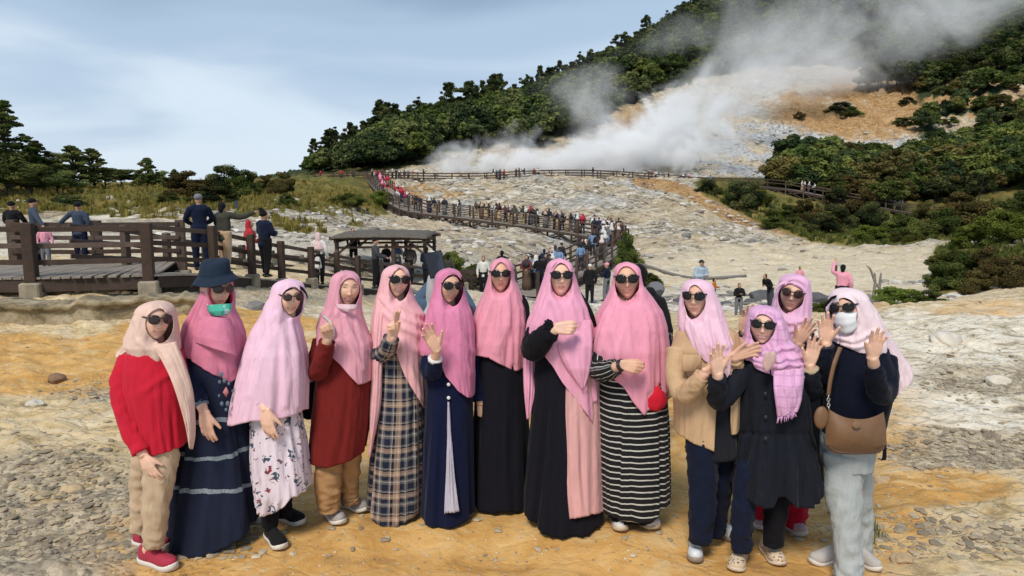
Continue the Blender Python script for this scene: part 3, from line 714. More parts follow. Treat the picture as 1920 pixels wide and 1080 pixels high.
def build_plants():
    rnd = random.Random(11)
    # --- trees of the left rise, each with trunk and crown
    big = tree_meshes('conifer', 'green', 3, 1.0, 190, .016, droop=.25, flat=.35)
    op1 = tree_meshes('conifer', 'fresh', 4, 1.0, 190, .018, flat=.6); op2 = tree_meshes('conifer', 'fresh', 5, 1.0, 190, .018, flat=.6); rd = tree_meshes('round', 'fresh', 6, 1.0, 330, .022); rg = tree_meshes('round', 'fresh', 8, 1.0, 330, .022)
    bd = tree_meshes('bush', 'dark', 9, 1.0, 480, .030); bb = tree_meshes('bush', 'brown', 10, 1.0, 480, .030); bo = tree_meshes('bush', 'olive', 12, 1.0, 480, .030); bl = tree_meshes('bush', 'lime', 13, 1.0, 480, .030); bg = tree_meshes('bush', 'green', 14, 1.0, 480, .030)
    def at(px, d): return (px-CX)/F*d, d
    def hgt(py_top, px, d):
        x, y = at(px, d); return Z(py_top, d)-gz(x, y)
    for px, d, top, me, lab, sx in [
        (28, 62, 194, big, 'tall dark conifer standing above all the other trees on the left rise', 1.1),
        (80, 66, 268, op2, 'small dark tree close beside the tall conifer', 1.7),
        (-30, 60, 240, rd, 'broad dark tree cut by the picture edge below the tall conifer', 1.5),
        (20, 57, 300, rg, 'low dark green tree in front of the tall conifer', 1.9),
        (70, 58, 305, rd, 'low broad tree right of the tall conifer at its foot', 1.9),
        (108, 72, 284, rd, 'bushy dark tree between the tall conifer and the twin-topped tree', 1.4),
        (118, 60, 318, rd, 'squat dark tree before the twin-topped tree', 2.0),
        (150, 66, 275, op1, 'green twin-topped tree with bare stems showing below its crown', 1.7),
        (186, 68, 280, op1, 'lighter green layered tree beside the twin-topped tree', 1.6),
        (205, 74, 308, rg, 'rounded green tree behind the layered tree', 1.7),
        (236, 72, 312, rg, 'low rounded tree between the layered tree and the thin pointed tree', 1.8),
        (284, 70, 297, op1, 'thin pointed green tree on the left rise next to the dark thicket', 1.5),
        (262, 74, 316, rd, 'short dark tree on the left rise below the thin pointed tree', 2.0),
        (305, 71, 318, rd, 'short dark tree between the thin pointed tree and the sparse little one', 1.6),
        (335, 72, 318, op2, 'sparse little tree just before the wide brown-green thicket', 1.6)]:
        x, y = at(px, d); plant('tree', me, x, y, hgt(top, px, d)*1.02, lab, 'tree', 'trees of the left rise', sxy=sx)
    for px, d, top, me, lab, sx in [
        (370, 58, 314, bb, 'wide brown-green thicket on the left rise behind the grey cap', 1.5), (430, 60, 303, bd, 'tall dark bush with a pointed top on the left rise', 1.0),
        (462, 57, 312, bg, 'green bush leaning on the tall dark bush', .9), (405, 52, 345, bd, 'low dark bush spreading below the brown-green thicket', 1.9), (320, 50, 358, bg, 'low green bush at the near end of the thicket', 1.6),
        (532, 62, 316, bb, 'rust-brown rounded bush alone on the grassy rise', .95), (508, 64, 322, bb, 'smaller rust-brown bush touching the lone rounded one', .8),
        (135, 50, 362, bd, 'dark low bush in the dry grass behind the platform', 1.6), (60, 52, 372, bo, 'olive bush in the dry grass behind the capped pair', 1.3), (545, 50, 358, bg, 'green bush on the grassy rise above the white bank', 1.1),
        (240, 47, 392, bo, 'faded olive bush low on the grassy bank', 1.6), (655, 62, 352, bo, 'olive bush where the grassy rise meets the crowded boardwalk', 1.5), (720, 78, 352, bl, 'bright green bush against the climbing boardwalk', 1.1),
        (842, 31, 462, bl, 'yellow-green bush beside the open shelter', .75), (885, 33, 480, bo, 'olive bush between the shelter and the hairpin bend', 1.2),
        (1178, 40, 425, bg, 'small green sapling just outside the hairpin bend', .5), (1215, 33, 500, bo, 'dry tuft bush on the cream flat below the hairpin bend', 1.1)]:
        x, y = at(px, d); plant('bush', me, x, y, max(.3, hgt(top, px, d)/.95), lab, 'bush', None, sxy=sx)
    # --- bushes on the right
    for px, d, top, me, lab, sx in [
        (1325, 92, 333, bd, 'dark bush hiding the end of the upper boardwalk', 1.2), (1392, 88, 334, bd, 'round dark bush in front of the far boardwalk', 1.15), (1415, 94, 332, bo, 'olive bush behind the round dark one at the far boardwalk', .9),
        (1500, 86, 366, bb, 'brown-green bush on the slope under the far boardwalk', 1.0), (1462, 84, 382, bg, 'flat green bush above the cream flat', 1.5), (1560, 82, 378, bd, 'dark bush left of the red-tipped tree', .9),
        (1602, 84, 342, bb, 'red-tipped tall bush before the far boardwalk', .72), (1628, 80, 372, bd, 'dark lower bush half covering the red-tipped one', .8), (1540, 76, 398, bd, 'low dark bush at the foot of the slope', 1.3),
        (1452, 76, 402, bg, 'spreading green bush along the edge of the orange seam', 1.6), (1630, 66, 418, bl, 'bright green low bush at the edge of the cream flat', 1.6), (1690, 74, 392, bo, 'olive bush below the far boardwalk', 1.2),
        (1738, 76, 368, bb, 'rusty bush with a ragged top on the right slope', .8), (1760, 70, 384, bg, 'green bush beside the ragged rusty one', 1.0), (1815, 78, 352, bb, 'wide rust-brown bush on the right slope', 1.3), (1700, 62, 425, bo, 'faded low bush at the corner of the cream flat', 1.5),
        (1885, 44, 384, bl, 'large yellow-green bush at the picture edge', 1.15), (1822, 46, 410, bl, 'yellow-green bush next to the large one', 1.0), (1930, 60, 350, bg, 'tall green bush at the picture edge behind the yellow-green ones', 1.1),
        (1870, 26, 452, bb, 'big rust-coloured bush above the rocky bank', .98), (1915, 24, 470, bb, 'second rust-coloured bush reaching out of the picture', 1.0), (1800, 27, 466, bg, 'dark green bush left of the big rust-coloured one', .9), (1835, 24.5, 500, bb, 'low rusty bush in front of the dark green one', 1.0),
        (1772, 27.5, 487, bg, 'small sprawling green bush at the end of the cream flat', .9), (1690, 15.6, 530, bl, 'low juniper-like green bush behind the boulders', 1.7), (1742, 15.2, 536, bg, 'dense low green bush on the rocky bank', 1.6), (1558, 17, 552, bo, 'dry olive tuft between the grey boulders and the pale hijab', 1.2), (1790, 34, 455, bo, 'olive bush behind the rust-coloured bushes', 1.2)]:
        x, y = at(px, d); plant('bush', me, x, y, max(.3, hgt(top, px, d)/.95), lab, 'bush', None, sxy=sx)
    # --- wooded hills: the trees of the skyline and of the wood's edge one by one, the rest as one mass
    k1 = [whole_tree('round', 'dark', 20+i, 1.0, 170, .034, elong=2.4) for i in range(4)]+[whole_tree('round', 'green', 30+i, 1.0, 170, .034, elong=2.4) for i in range(2)]
    kc = [whole_tree('round', 'dark', 60+i, 1.0, 64, .058) for i in range(5)]
    k2 = [whole_tree('wispy', 'dark', 40+i, 1.0, 150, .020) for i in range(3)]+[whole_tree('open', 'dark', 44+i, 1.0, 150, .024) for i in range(3)]
    kb = [whole_tree('round', 'brown', 50+i, 1.0, 170, .034) for i in range(2)]+[whole_tree('round', 'olive', 54, 1.0, 170, .034)]
    sky = [(590, 318), (650, 270), (700, 285), (745, 262), (800, 240), (850, 246), (900, 236), (960, 215), (1000, 205), (1050, 172), (1100, 140), (1150, 120), (1200, 85), (1250, 40)]
    n = 0
    for px in np.arange(585, 1262, 6.5):
        d = np.interp(px, [585, 700, 850, 1000, 1150, 1270], [150, 178, 205, 228, 262, 300])+rnd.uniform(-8, 8)
        x, y = at(px+rnd.uniform(-3, 3), d); tall = rnd.random() < .6
        me = rnd.choice(k2 if tall else k1); h = rnd.uniform(8.5, 13) if tall else rnd.uniform(6, 10)
        h *= np.interp(px, [585, 720], [.55, 1.0])
        plant('hill_tree', me, x, y, h, 'dark tree on the skyline of the wooded hill behind the steam', 'tree', 'skyline trees of the steaming hill', sink=.5, sxy=rnd.uniform(.75, 1.15))
    n = 0; tries = 0
    edge = lambda px: np.interp(px, [1530, 1600, 1700, 1780, 1920], [384, 358, 330, 306, 284])
    while n < 95 and tries < 4000:
        tries += 1; px = rnd.uniform(1535, 1925); py = edge(px)+abs(rnd.gauss(0, 45)); g = ray_ground(px, py, 30)
        if g is None or g.y < 99 or g.y > 190: continue
        me = rnd.choice(k1+kb+kb); plant('hill_tree', me, g.x, g.y, rnd.uniform(3.4, 5.4), 'bushy tree on the lower wooded slope above the far boardwalk', 'tree', 'trees of the lower right wood', sink=.4, sxy=rnd.uniform(1.0, 1.4)); n += 1
    for i in range(60):
        px = 1610+i*5.6; d = 212+rnd.uniform(-14, 14); x, y = at(px, d)
        plant('hill_tree', rnd.choice(k1), x, y, rnd.uniform(6, 10), 'dark tree along the top of the right hand ridge above the orange cliff', 'tree', 'trees of the right ridge', sink=.4, sxy=rnd.uniform(.95, 1.3))
    for i, (px, py) in enumerate([(1575, 212), (1600, 216), (1588, 220), (1500, 222), (1700, 196), (1730, 214), (1765, 176), (1800, 200), (1835, 168), (1850, 214), (1880, 190), (1900, 170), (1690, 236), (1905, 225), (1745, 160), (1815, 150), (1865, 150), (1780, 235), (1842, 240)]):
        g = ray_ground(px, py, 120)
        if g is not None: plant('bush', (bd, bg, bo, bb)[i % 4], g.x, g.y, rnd.uniform(1.6, 3.4), 'low shrub growing on the orange brown cliff side', 'bush', 'shrubs of the orange cliff', sxy=rnd.uniform(1.0, 1.8))
    for px, d in ((1628, 218), (1640, 217)):
        x, y = at(px, d); plant('hill_tree', k2[0], x, y, 8.5 if px < 1635 else 6.5, 'lone umbrella-shaped tree standing in the steam on the cliff top' if px < 1635 else 'smaller tree beside the lone umbrella-shaped one on the cliff top', 'tree', None, sink=.3, sxy=1.9)
    V = []; Fc = []; T = []; M = []; o = 0
    src = k1+kc
    nk = len(k1)
    data = []
    for me in src:
        v = np.empty(len(me.vertices)*3, np.float32); me.vertices.foreach_get('co', v); v = v.reshape(-1, 3); tn = np.empty(len(v), np.float32); me.attributes['tone'].data.foreach_get('value', tn)
        q = [p for p in me.polygons if p.material_index == 0]; fa = np.array([list(p.vertices) for p in q])
        data.append((v, tn, fa))
    sel = []
    rs = np.random.RandomState(5)
    for k in range(9000):
        px = rs.uniform(585, 1940); d = math.exp(rs.uniform(math.log(108), math.log(390))); x, y = at(px, d)
        sel.append((x, y))
    xs = np.array([s[0] for s in sel]); ys = np.array([s[1] for s in sel]); zs = height(xs, ys, False)
    ve = zones(xs, ys, zs)[3]; ppx, ppy = proj(xs, ys, zs)
    keep = (ve > .55) & (ppy > -90) & ~((ppx < 1460) & (ppy > 325)) & (ys > np.where(ppx > 1440, 110, 122))
    xs, ys, zs = xs[keep], ys[keep], zs[keep]
    for x, y, z in list(zip(xs, ys, zs))[:2600]:
        v, tn, fa = data[rs.randint(nk) if y < 165 and x > 20 else nk+rs.randint(len(kc))]; a = rs.rand()*6.28; s = rs.uniform(5, 9)*(1 if x < 100 or y > 200 else .8)*float(np.interp(CX+F*x/y, [585, 740], [.45, 1.0])); sx = s*rs.uniform(.9, 1.3)
        pick = fa if y < 230 else fa[::2]; mi_ = rs.choice(4, p=[.32, .26, .27, .15] if x > 40 and y < 230 else [.68, .25, .07, 0]); M.append(np.full(len(pick), mi_, np.int32))
        ca, sa = math.cos(a)*sx, math.sin(a)*sx
        vv = v[:pick.max()+1]
        V.append(np.stack([vv[:, 0]*ca-vv[:, 1]*sa+x, vv[:, 0]*sa+vv[:, 1]*ca+y, vv[:, 2]*s+z-.5], 1)); T.append(np.clip(tn[:len(vv)]+rs.uniform(-.28, .32), 0, 1)); Fc.append(pick+o); o += len(vv)
    V = np.vstack(V); Fc = np.vstack(Fc)
    me = bpy.data.meshes.new('forest'); me.vertices.add(len(V)); me.vertices.foreach_set('co', V.astype(np.float32).ravel())
    me.loops.add(Fc.size); me.loops.foreach_set('vertex_index', Fc.astype(np.int32).ravel()); me.polygons.add(len(Fc)); me.polygons.foreach_set('loop_start', np.arange(0, Fc.size, 4, dtype=np.int32))
    at_ = me.attributes.new('tone', 'FLOAT', 'POINT'); at_.data.foreach_set('value', np.concatenate(T).astype(np.float32))
    [me.materials.append(LEAFM[q]) for q in ('dark', 'green', 'olive', 'brown')]; me.polygons.foreach_set('material_index', np.concatenate(M)); me.update(calc_edges=True)
    ob = bpy.data.objects.new('forest', me); C.objects.link(ob); tag(ob, 'dense dark green wood covering the hills', 'wood', kind='stuff')
    print('forest', len(xs), len(Fc))
def blades(name, pts, h, nper, width, leafk, label, seed):
    rs = np.random.RandomState(seed); pts = np.asarray(pts); n = len(pts)*nper; ci = np.repeat(np.arange(len(pts)), nper)
    a = rs.rand(n)*6.28; hh = h[ci]*(.5+.7*rs.rand(n)); sp = .45*hh*rs.rand(n)
    b = pts[ci]+np.stack([rs.normal(size=n)*.16*h[ci], rs.normal(size=n)*.16*h[ci], np.zeros(n)-.02], 1)
    tip = b+np.stack([np.cos(a)*sp, np.sin(a)*sp, hh], 1); mid = (b+tip)/2+np.stack([0*a, 0*a, .12*hh], 1)-(tip-b)*np.array([.12, .12, 0])
    sd = np.stack([-np.sin(a), np.cos(a), 0*a], 1)*(width*h[ci])[:, None]
    v = np.stack([b-sd, b+sd, mid+sd*.7, mid-sd*.7, tip], 1).reshape(-1, 3)
    k = np.arange(n)*5
    f = [[i, i+1, i+2, i+3] for i in k]+[[i+3, i+2, i+4] for i in k]
    tone = np.repeat(np.clip(rs.rand(len(pts))[ci]*.7+.3*rs.rand(n), 0, 1), 5)
    o = mk(name, v, f, LEAFM[leafk], attrs={'tone': tone}); return tag(o, label, 'grass', kind='stuff')
def build_grass():
    rs = np.random.RandomState(3)
    px = rs.uniform(-80, 760, 9000); d = np.exp(rs.uniform(math.log(32), math.log(84), 9000)); x = (px-CX)/F*d; z = height(x, d)
    ve = zones(x, d, z)[3]; k = (ve > .45)
    p = np.stack([x, d, z], 1)[k][:5200]; blades('grass', p, rs.uniform(.16, .46, len(p)), 16, .06, 'straw', 'dry yellow grass covering the left rise', 1)
    px = rs.uniform(1300, 1950, 7000); d = np.exp(rs.uniform(math.log(30), math.log(100), 7000)); x = (px-CX)/F*d; z = height(x, d)
    ve = zones(x, d, z)[3]; k = (ve > .5)
    p = np.stack([x, d, z], 1)[k][:2600]; blades('undergrowth', p, rs.uniform(.3, .8, len(p))*np.clip(p[:, 1]/80, .3, 1), 16, .07, 'olive', 'low olive undergrowth between the bushes of the right slope', 2)
# ------------------------------------------------------------------ stones
def rock_mesh(rs, r, sq=(1, 1, .7), sub=3, rough=.22):
    bm = bmesh.new(); bmesh.ops.create_icosphere(bm, subdivisions=sub, radius=1)
    o = rs.rand(3)*50
    v = np.array([p.co[:] for p in bm.verts]); f = [[q.index for q in p.verts] for p in bm.faces]; bm.free()
    n = fbm(v[:, 0]*1.1+o[0]+v[:, 2]*.7, v[:, 1]*1.1+o[1]-v[:, 2]*.6, 4, 7)
    for k in range(5):          # a few flat facets
        d = rs.normal(size=3); d /= np.linalg.norm(d); h = v@d; c = .62+.25*rs.rand(); v = v-np.clip(h-c, 0, 9)[:, None]*d
    return v*(1+rough*n)[:, None]*np.array(sq)*r, f
def build_stones():
    rs = np.random.RandomState(9)
    mt = newmat('pebbles'); t = NT(mt); co = t.n('ShaderNodeTexCoord').outputs['Object']
    tone = t.n('ShaderNodeAttribute', attribute_name='tone').outputs['Fac']; b = t.noise(co, 30, 4, .6).outputs[0]
    base = t.ramp(tone, [(0, (.22, .18, .125, 1)), (.35, (.37, .30, .20, 1)), (.65, (.48, .39, .25, 1)), (1, (.64, .56, .42, 1))])
    base = t.mix(t.rng(b, .4, .7, 0, .35), base, (.12, .10, .08, 1)); t.out(base, .9, b, .4, .006)
    # small loose stones: one mass
    src = [rock_mesh(np.random.RandomState(i), 1, (1.15, .8, .36), 2, .35) for i in range(6)]
    n = 60000; px = rs.uniform(-60, 1980, n); py = 575+520*rs.rand(n)**.75
    d = H*F/(py-380)*1.0; x = (px-CX)/F*d; z = height(x, d); o, w_, g, ve, fl = zones(x, d, z)
    dens = .07+.75*g+.18*w_+.16*fbm(x*1.2, d*1.2, 3, 77)+.10*o*(d > 5.2)-.03*o*(d < 5.2)
    k = (rs.rand(n) < dens*np.where(g > .3, .62, .30)) & (d < 13)
    x, d, z, g = x[k], d[k], z[k], g[k]; V = []; Fc = []; T = []; q = 0
    for i in range(len(x)):
        v, f = src[i % 6]; s = (.005+.024*rs.rand()**4.0)*(1+.2*(g[i] > .3))*(1+.04*d[i]); a = rs.rand()*6.28; ca, sa = math.cos(a)*s, math.sin(a)*s
        V.append(np.stack([v[:, 0]*ca-v[:, 1]*sa+x[i], v[:, 0]*sa+v[:, 1]*ca+d[i], v[:, 2]*s+z[i]+.1*s], 1)); Fc += [[j+q for j in p] for p in f]; q += len(v)
        T.append(np.full(len(v), np.clip(rs.rand()*.8+(.1 if g[i] < .3 else -.15), 0, 1)))
    o = mk('gravel', np.vstack(V), Fc, mt, attrs={'tone': np.concatenate(T)}, smoothf=False); tag(o, 'small loose stones scattered over the bare ground', 'gravel', kind='stuff')
    print('pebbles', len(x))
    # broken rock lying on the white slopes beyond: one mass
    n = 26000; px = rs.uniform(300, 1800, n); d = np.exp(rs.uniform(math.log(22), math.log(170), n)); x = (px-CX)/F*d; z = height(x, d); o, w_, g, ve, fl = zones(x, d, z)
    k = (ve < .3) & (rs.rand(n) < (.15+.9*smooth(-.15, .3, fbm(x*.10, d*.10, 3, 78)))*(1-.93*fl)) & (rs.rand(n) < .55)
    x, d, z = x[k], d[k], z[k]; V = []; Fc = []; T = []; q = 0
    for i in range(len(x)):
        v, f = src[i % 6]; s = (.05+.34*rs.rand()**3.2)*(.45+.011*d[i]); a = rs.rand()*6.28; ca, sa = math.cos(a)*s, math.sin(a)*s
        V.append(np.stack([v[:, 0]*ca-v[:, 1]*sa+x[i], v[:, 0]*sa+v[:, 1]*ca+d[i], v[:, 2]*s*1.3+z[i]+.05*s], 1)); Fc.append(np.array(f)+q); q += len(v); T.append(np.full(len(v), rs.rand()))
    mr = newmat('rubble'); t = NT(mr); co = t.n('ShaderNodeTexCoord').outputs['Object']; tone = t.n('ShaderNodeAttribute', attribute_name='tone').outputs['Fac']; bb_ = t.noise(co, 4, 5, .7).outputs[0]
    base = t.ramp(tone, [(0, (.12, .115, .11, 1)), (.35, (.33, .31, .28, 1)), (.7, (.55, .52, .46, 1)), (1, (.66, .64, .60, 1))]); base = t.mix(t.rng(bb_, .45, .65, 0, .5), base, (.24, .20, .15, 1)); t.out(base, .95, bb_, .5, .05)
    o = mk('rubble', np.vstack(V), np.vstack(Fc).tolist(), mr, attrs={'tone': np.concatenate(T)}, smoothf=False); tag(o, 'broken pale rock strewn over the bare slopes', 'rubble', kind='stuff'); print('rubble', len(x))
    G = simple('grey_boulder', (.20, .20, .19), .9, .45, 4, .6, .02); Bm = simple('tan_boulder', (.46, .34, .20), .92, .4, 5, .6, .02); W = simple('pale_boulder', (.62, .57, .48), .92, .3, 5, .6, .02); DK = simple('dark_boulder', (.10, .10, .105), .9, .4, 4, .6, .02)
    for px, py, wpx, m, lab in [
        (100, 712, 32, simple('brown_rock', (.23, .14, .08), .92, .4, 9, .6, .02), 'dark brown rounded stone alone on the orange ground below the wall'), (1842, 1012, 58, Bm, 'tan rounded boulder on the gravel at the edge of the picture'), (1697, 1052, 40, Bm, 'small tan stone by the pale jeans'),
        (1655, 905, 46, Bm, 'flat tan slab in the orange soil beside the pale jeans'), (1690, 912, 30, W, 'thin pale slab next to the flat tan one'), (125, 925, 46, Bm, 'flat tan stone in the grey gravel'), (330, 855, 30, Bm, 'small tan cobble left of the beige trousers'),
        (1541, 562, 46, DK, 'blue-grey boulder left of the pair of pale round ones'), (1432, 558, 44, DK, 'grey slab of rock behind the raised open hand'), (1408, 566, 22, DK, 'small grey rock beside the child in black'), (1362, 572, 26, DK, 'low grey rock behind the beige jacket'), (1275, 566, 24, DK, 'small dark rock left of the beige jacket'),
        (1655, 575, 30, Bm, 'round tan boulder under the dead branches'), (1682, 570, 22, W, 'smaller pale boulder beside the round tan one'), (1625, 574, 26, W, 'pale boulder half hidden by the white hijab'), (1288, 442, 20, G, 'grey stone out on the white rocks above the cream flat'), (1412, 454, 16, G, 'grey boulder on the upper edge of the cream flat'),
        (60, 760, 30, W, 'pale flat stone on the tan ledge'), (230, 700, 26, W, 'pale stone left of the red jacket'), (1780, 640, 60, W, 'pale rock ledge right of the white hijab'), (1880, 720, 44, W, 'pale stone out on the white rock'), (480, 576, 40, G, 'grey stone behind the light pink hijab'), (640, 585, 46, G, 'grey rock between the maroon tunic and the plaid dress'), (545, 600, 26, W, 'pale stone by the ramp footings')]:
        g = ray_ground(px, py+wpx*.18, 2)
        if g is None: continue
        r = wpx/F*g.y*.55; v, f = rock_mesh(rs, r, (1, .8, .62), 4, .25)
        o = mk('boulder', v+np.array([g.x, g.y+r*.5, g.z+r*.22]), f, m); tag(o, lab, 'rock')
    # dead branches on the bank
    t = empty('dead_tree', tuple(ray_ground(1640, 572, 5)), 'bare grey driftwood branches standing behind the boulders', 'dead tree')
    bz = Vector(t.location); gm = simple('grey_wood', (.22, .20, .17), .9, .4, 8, .5, .01)
    def up(px, py, dd=0): return P(px, py, bz.y+dd)
    for nm, pts, r in [('branch', [(1655, 572), (1652, 545), (1641, 530), (1632, 505), (1624, 498)], [.07, .05, .045, .035, .012]), ('branch', [(1640, 574), (1639, 548), (1641, 532), (1640, 512)], [.07, .06, .05, .03]), ('branch', [(1648, 574), (1649, 545), (1650, 528), (1652, 512)], [.07, .05, .045, .03]), ('root', [(1690, 556), (1664, 560), (1640, 566), (1618, 555), (1612, 548)], [.03, .07, .09, .07, .03]), ('root', [(1620, 580), (1640, 566), (1660, 572)], [.05, .09, .05])]:
        m = MB(); m.tube(catmull([tuple(up(a, b)) for a, b in pts], 16), np.interp(np.linspace(0, 1, 16), np.linspace(0, 1, len(r)), r)*1.0, 9); m.build(nm, gm, t, True)
    # long steam pipes lying over the flat
    pm = simple('pipe_steel', (.17, .165, .155), .6, .4, 3, .3, .01)
    for lab, pts, r in [('upper of the long grey pipes lying across the cream flat', [(1165, 455, 41), (1200, 467, 39), (1260, 482, 36.5), (1312, 492, 35), (1400, 497, 35)], .075), ('thin grey pipe running across the flat behind the pale pink hijab', [(1240, 533, 28.5), (1330, 528, 29), (1430, 534, 28.5), (1520, 541, 28), (1640, 548, 27)], .045), ('lower grey pipe lying on the flat behind the group', [(1250, 548, 26), (1360, 544, 26), (1450, 551, 25.5), (1560, 560, 25), (1660, 566, 24.5)], .05)]:
        q = catmull([(lambda w_: (w_.x, w_.y, gz(w_.x, w_.y)+r))(P(*p)) for p in pts], 40); m = MB(); m.tube(q, r, 10); o = m.build('pipe', pm, None, True); tag(o, lab, 'pipe')
    gp = [(PX(px, py, 1)*0+ray_ground(px, py, 2).x, ray_ground(px, py, 2).y, ray_ground(px, py, 2).z) for px, py in [(1625, 985), (1640, 1000), (1652, 1010), (1618, 960), (1632, 1020), (1560, 965), (1548, 900)]]
    blades('weeds', gp, np.full(len(gp), .11), 22, .03, 'lime', 'small green weeds sprouting by the pale jeans', 4)
# ------------------------------------------------------------------ steam
def steam_mat(dens, ns, seed, lo, hi):
    m = newmat('steam'); t = NT(m); tc_ = t.n('ShaderNodeTexCoord').outputs['Object']
    gm = t.n('ShaderNodeNewGeometry').outputs['Position']
    ln = t.n('ShaderNodeVectorMath', {0: tc_}, operation='LENGTH').outputs['Value']
    nz_ = t.n('ShaderNodeTexNoise', {'Vector': gm, 'Scale': ns, 'Detail': 7.0, 'Roughness': .62, 'Distortion': 1.3, 'W': seed}, noise_dimensions='4D').outputs[0]
    f = t.math('ADD', t.math('MULTIPLY', t.math('SUBTRACT', nz_, .5), 3.6), t.math('SUBTRACT', .74, ln))
    d = t.n('ShaderNodeMapRange', {0: f, 1: lo, 2: hi, 3: 0.0, 4: dens}, interpolation_type='SMOOTHSTEP').outputs[0]
    edge = t.n('ShaderNodeMapRange', {0: ln, 1: 1.0, 2: .75, 3: 0.0, 4: 1.0}, interpolation_type='SMOOTHSTEP').outputs[0]
    vol = t.n('ShaderNodeVolumePrincipled', {'Color': (.985, .993, 1.0, 1), 'Density': t.math('MULTIPLY', d, edge), 'Anisotropy': -.25})
    t.n('ShaderNodeOutputMaterial', {1: vol.outputs[0]})
    return m
def build_steam():
    U = [  # px, py, depth, rx px, ry px, depth radius m, roll, density, noise scale, lo, hi
        (1215, 262, 124, 250, 105, 10, -24, .50, .10, -.1, .8),
        (1000, 310, 116, 310, 36, 6, -4, .55, .14, .0, .7),
        (1140, 298, 117, 260, 65, 8, -8, .65, .12, -.1, .6),
        (880, 300, 117, 120, 52, 5, -10, .32, .18, .05, .8),
        (985, 275, 120, 70, 60, 6, 20, .20, .18, .05, .8),
        (1330, 280, 122, 220, 70, 7, 0, .09, .10, .05, .85),
        (1350, 190, 148, 220, 105, 14, -28, .078, .055, -.05, .85),
        (1490, 110, 180, 230, 115, 18, -22, .055, .040, -.1, .85),
        (1670, 62, 196, 240, 105, 20, -22, .050, .036, -.1, .8),
        (1815, -5, 205, 200, 105, 20, -25, .042, .040, -.1, .8),
        (1090, 190, 148, 115, 95, 13, 0, .055, .07, -.05, .8),
        (1330, 70, 235, 290, 110, 20, -20, .018, .036, -.1, .85),
        (1570, 10, 215, 240, 85, 18, -16, .028, .036, -.05, .85),
    ]
    for i, (px, py, d, rx, ry, rd, roll, den, ns, lo, hi) in enumerate(U):
        bm = bmesh.new(); bmesh.ops.create_icosphere(bm, subdivisions=3, radius=1.0); me = bpy.data.meshes.new('steam'); bm.to_mesh(me); bm.free()
        o = bpy.data.objects.new('steam', me); C.objects.link(o); o.location = P(px, py, d); o.scale = (rx/F*d, rd, ry/F*d); o.rotation_euler = (0, R(roll), 0)
        me.materials.append(steam_mat(den, ns, i*3.7, lo, hi)); tag(o, kind='stuff')
# ------------------------------------------------------------------ people: builders
def fabric(name, col, wr=.5, sheen=.25, rough=.85, weave=260, var=.07, pat=None):
    if name in MATS: return MATS[name]
    m = newmat(name); t = NT(m)
    co = t.n('ShaderNodeTexCoord').outputs['Object']
    st = t.n('ShaderNodeMapping', {0: co, 'Scale': (1, 1, .35)}).outputs[0]
    a = t.noise(st, 9, 3, .5, .6).outputs[0]; b = t.noise(st, 24, 2, .5).outputs[0]; c = t.noise(co, weave, 2, .6).outputs[0]
    base = v4(col) if pat is None else pat(t)
    dk = t.mix(t.rng(b, .3, .7, 0, 1), (1-var,)*3+(1,), (1+var*.5,)*3+(1,))
    base = t.mix(1.0, base, dk, 'MULTIPLY')
    h = t.math('ADD', t.math('MULTIPLY', a, 2.6), t.math('ADD', t.math('MULTIPLY', b, .14), t.math('MULTIPLY', c, .03)))
    t.out(base, rough, h, wr, .018, **{'Sheen Weight': sheen*.35, 'Specular IOR Level': .2 if col[0]+col[1]+col[2] > .1 or pat is not None else .1})
    MATS[name] = m; return m
def uvsep(t):
    u = t.n('ShaderNodeUVMap', uv_map='uv').outputs[0]
    s = t.n('ShaderNodeSeparateXYZ', {0: u}); return s.outputs[0], s.outputs[1], u
def skin_mat():
    if 'skin' in MATS: return MATS['skin']
    m = newmat('skin'); t = NT(m); co = t.n('ShaderNodeTexCoord').outputs['Object']
    at = t.n('ShaderNodeAttribute', attribute_name='col').outputs['Color']
    n = t.noise(co, 60, 4, .6).outputs[0]; n2 = t.noise(co, 16, 3, .5).outputs[0]
    base = t.mix(1.0, at, t.mix(t.rng(n2, .3, .7), (.88, .86, .86, 1), (1.10, 1.05, 1.03, 1)), 'MULTIPLY')
    t.out(base, .5, n, .12, .003, **{'Subsurface Weight': .12, 'Subsurface Scale': .01, 'Specular IOR Level': .4})
    MATS['skin'] = m; return m
def plastic(name, col, rough=.25, **k):
    if name in MATS: return MATS[name]
    m = newmat(name); t = NT(m); t.out(v4(col), rough, **k); MATS[name] = m; return m
def G2(x, z, cx, cz, sx, sz): return np.exp(-((x-cx)/sx)**2-((z-cz)/sz)**2)
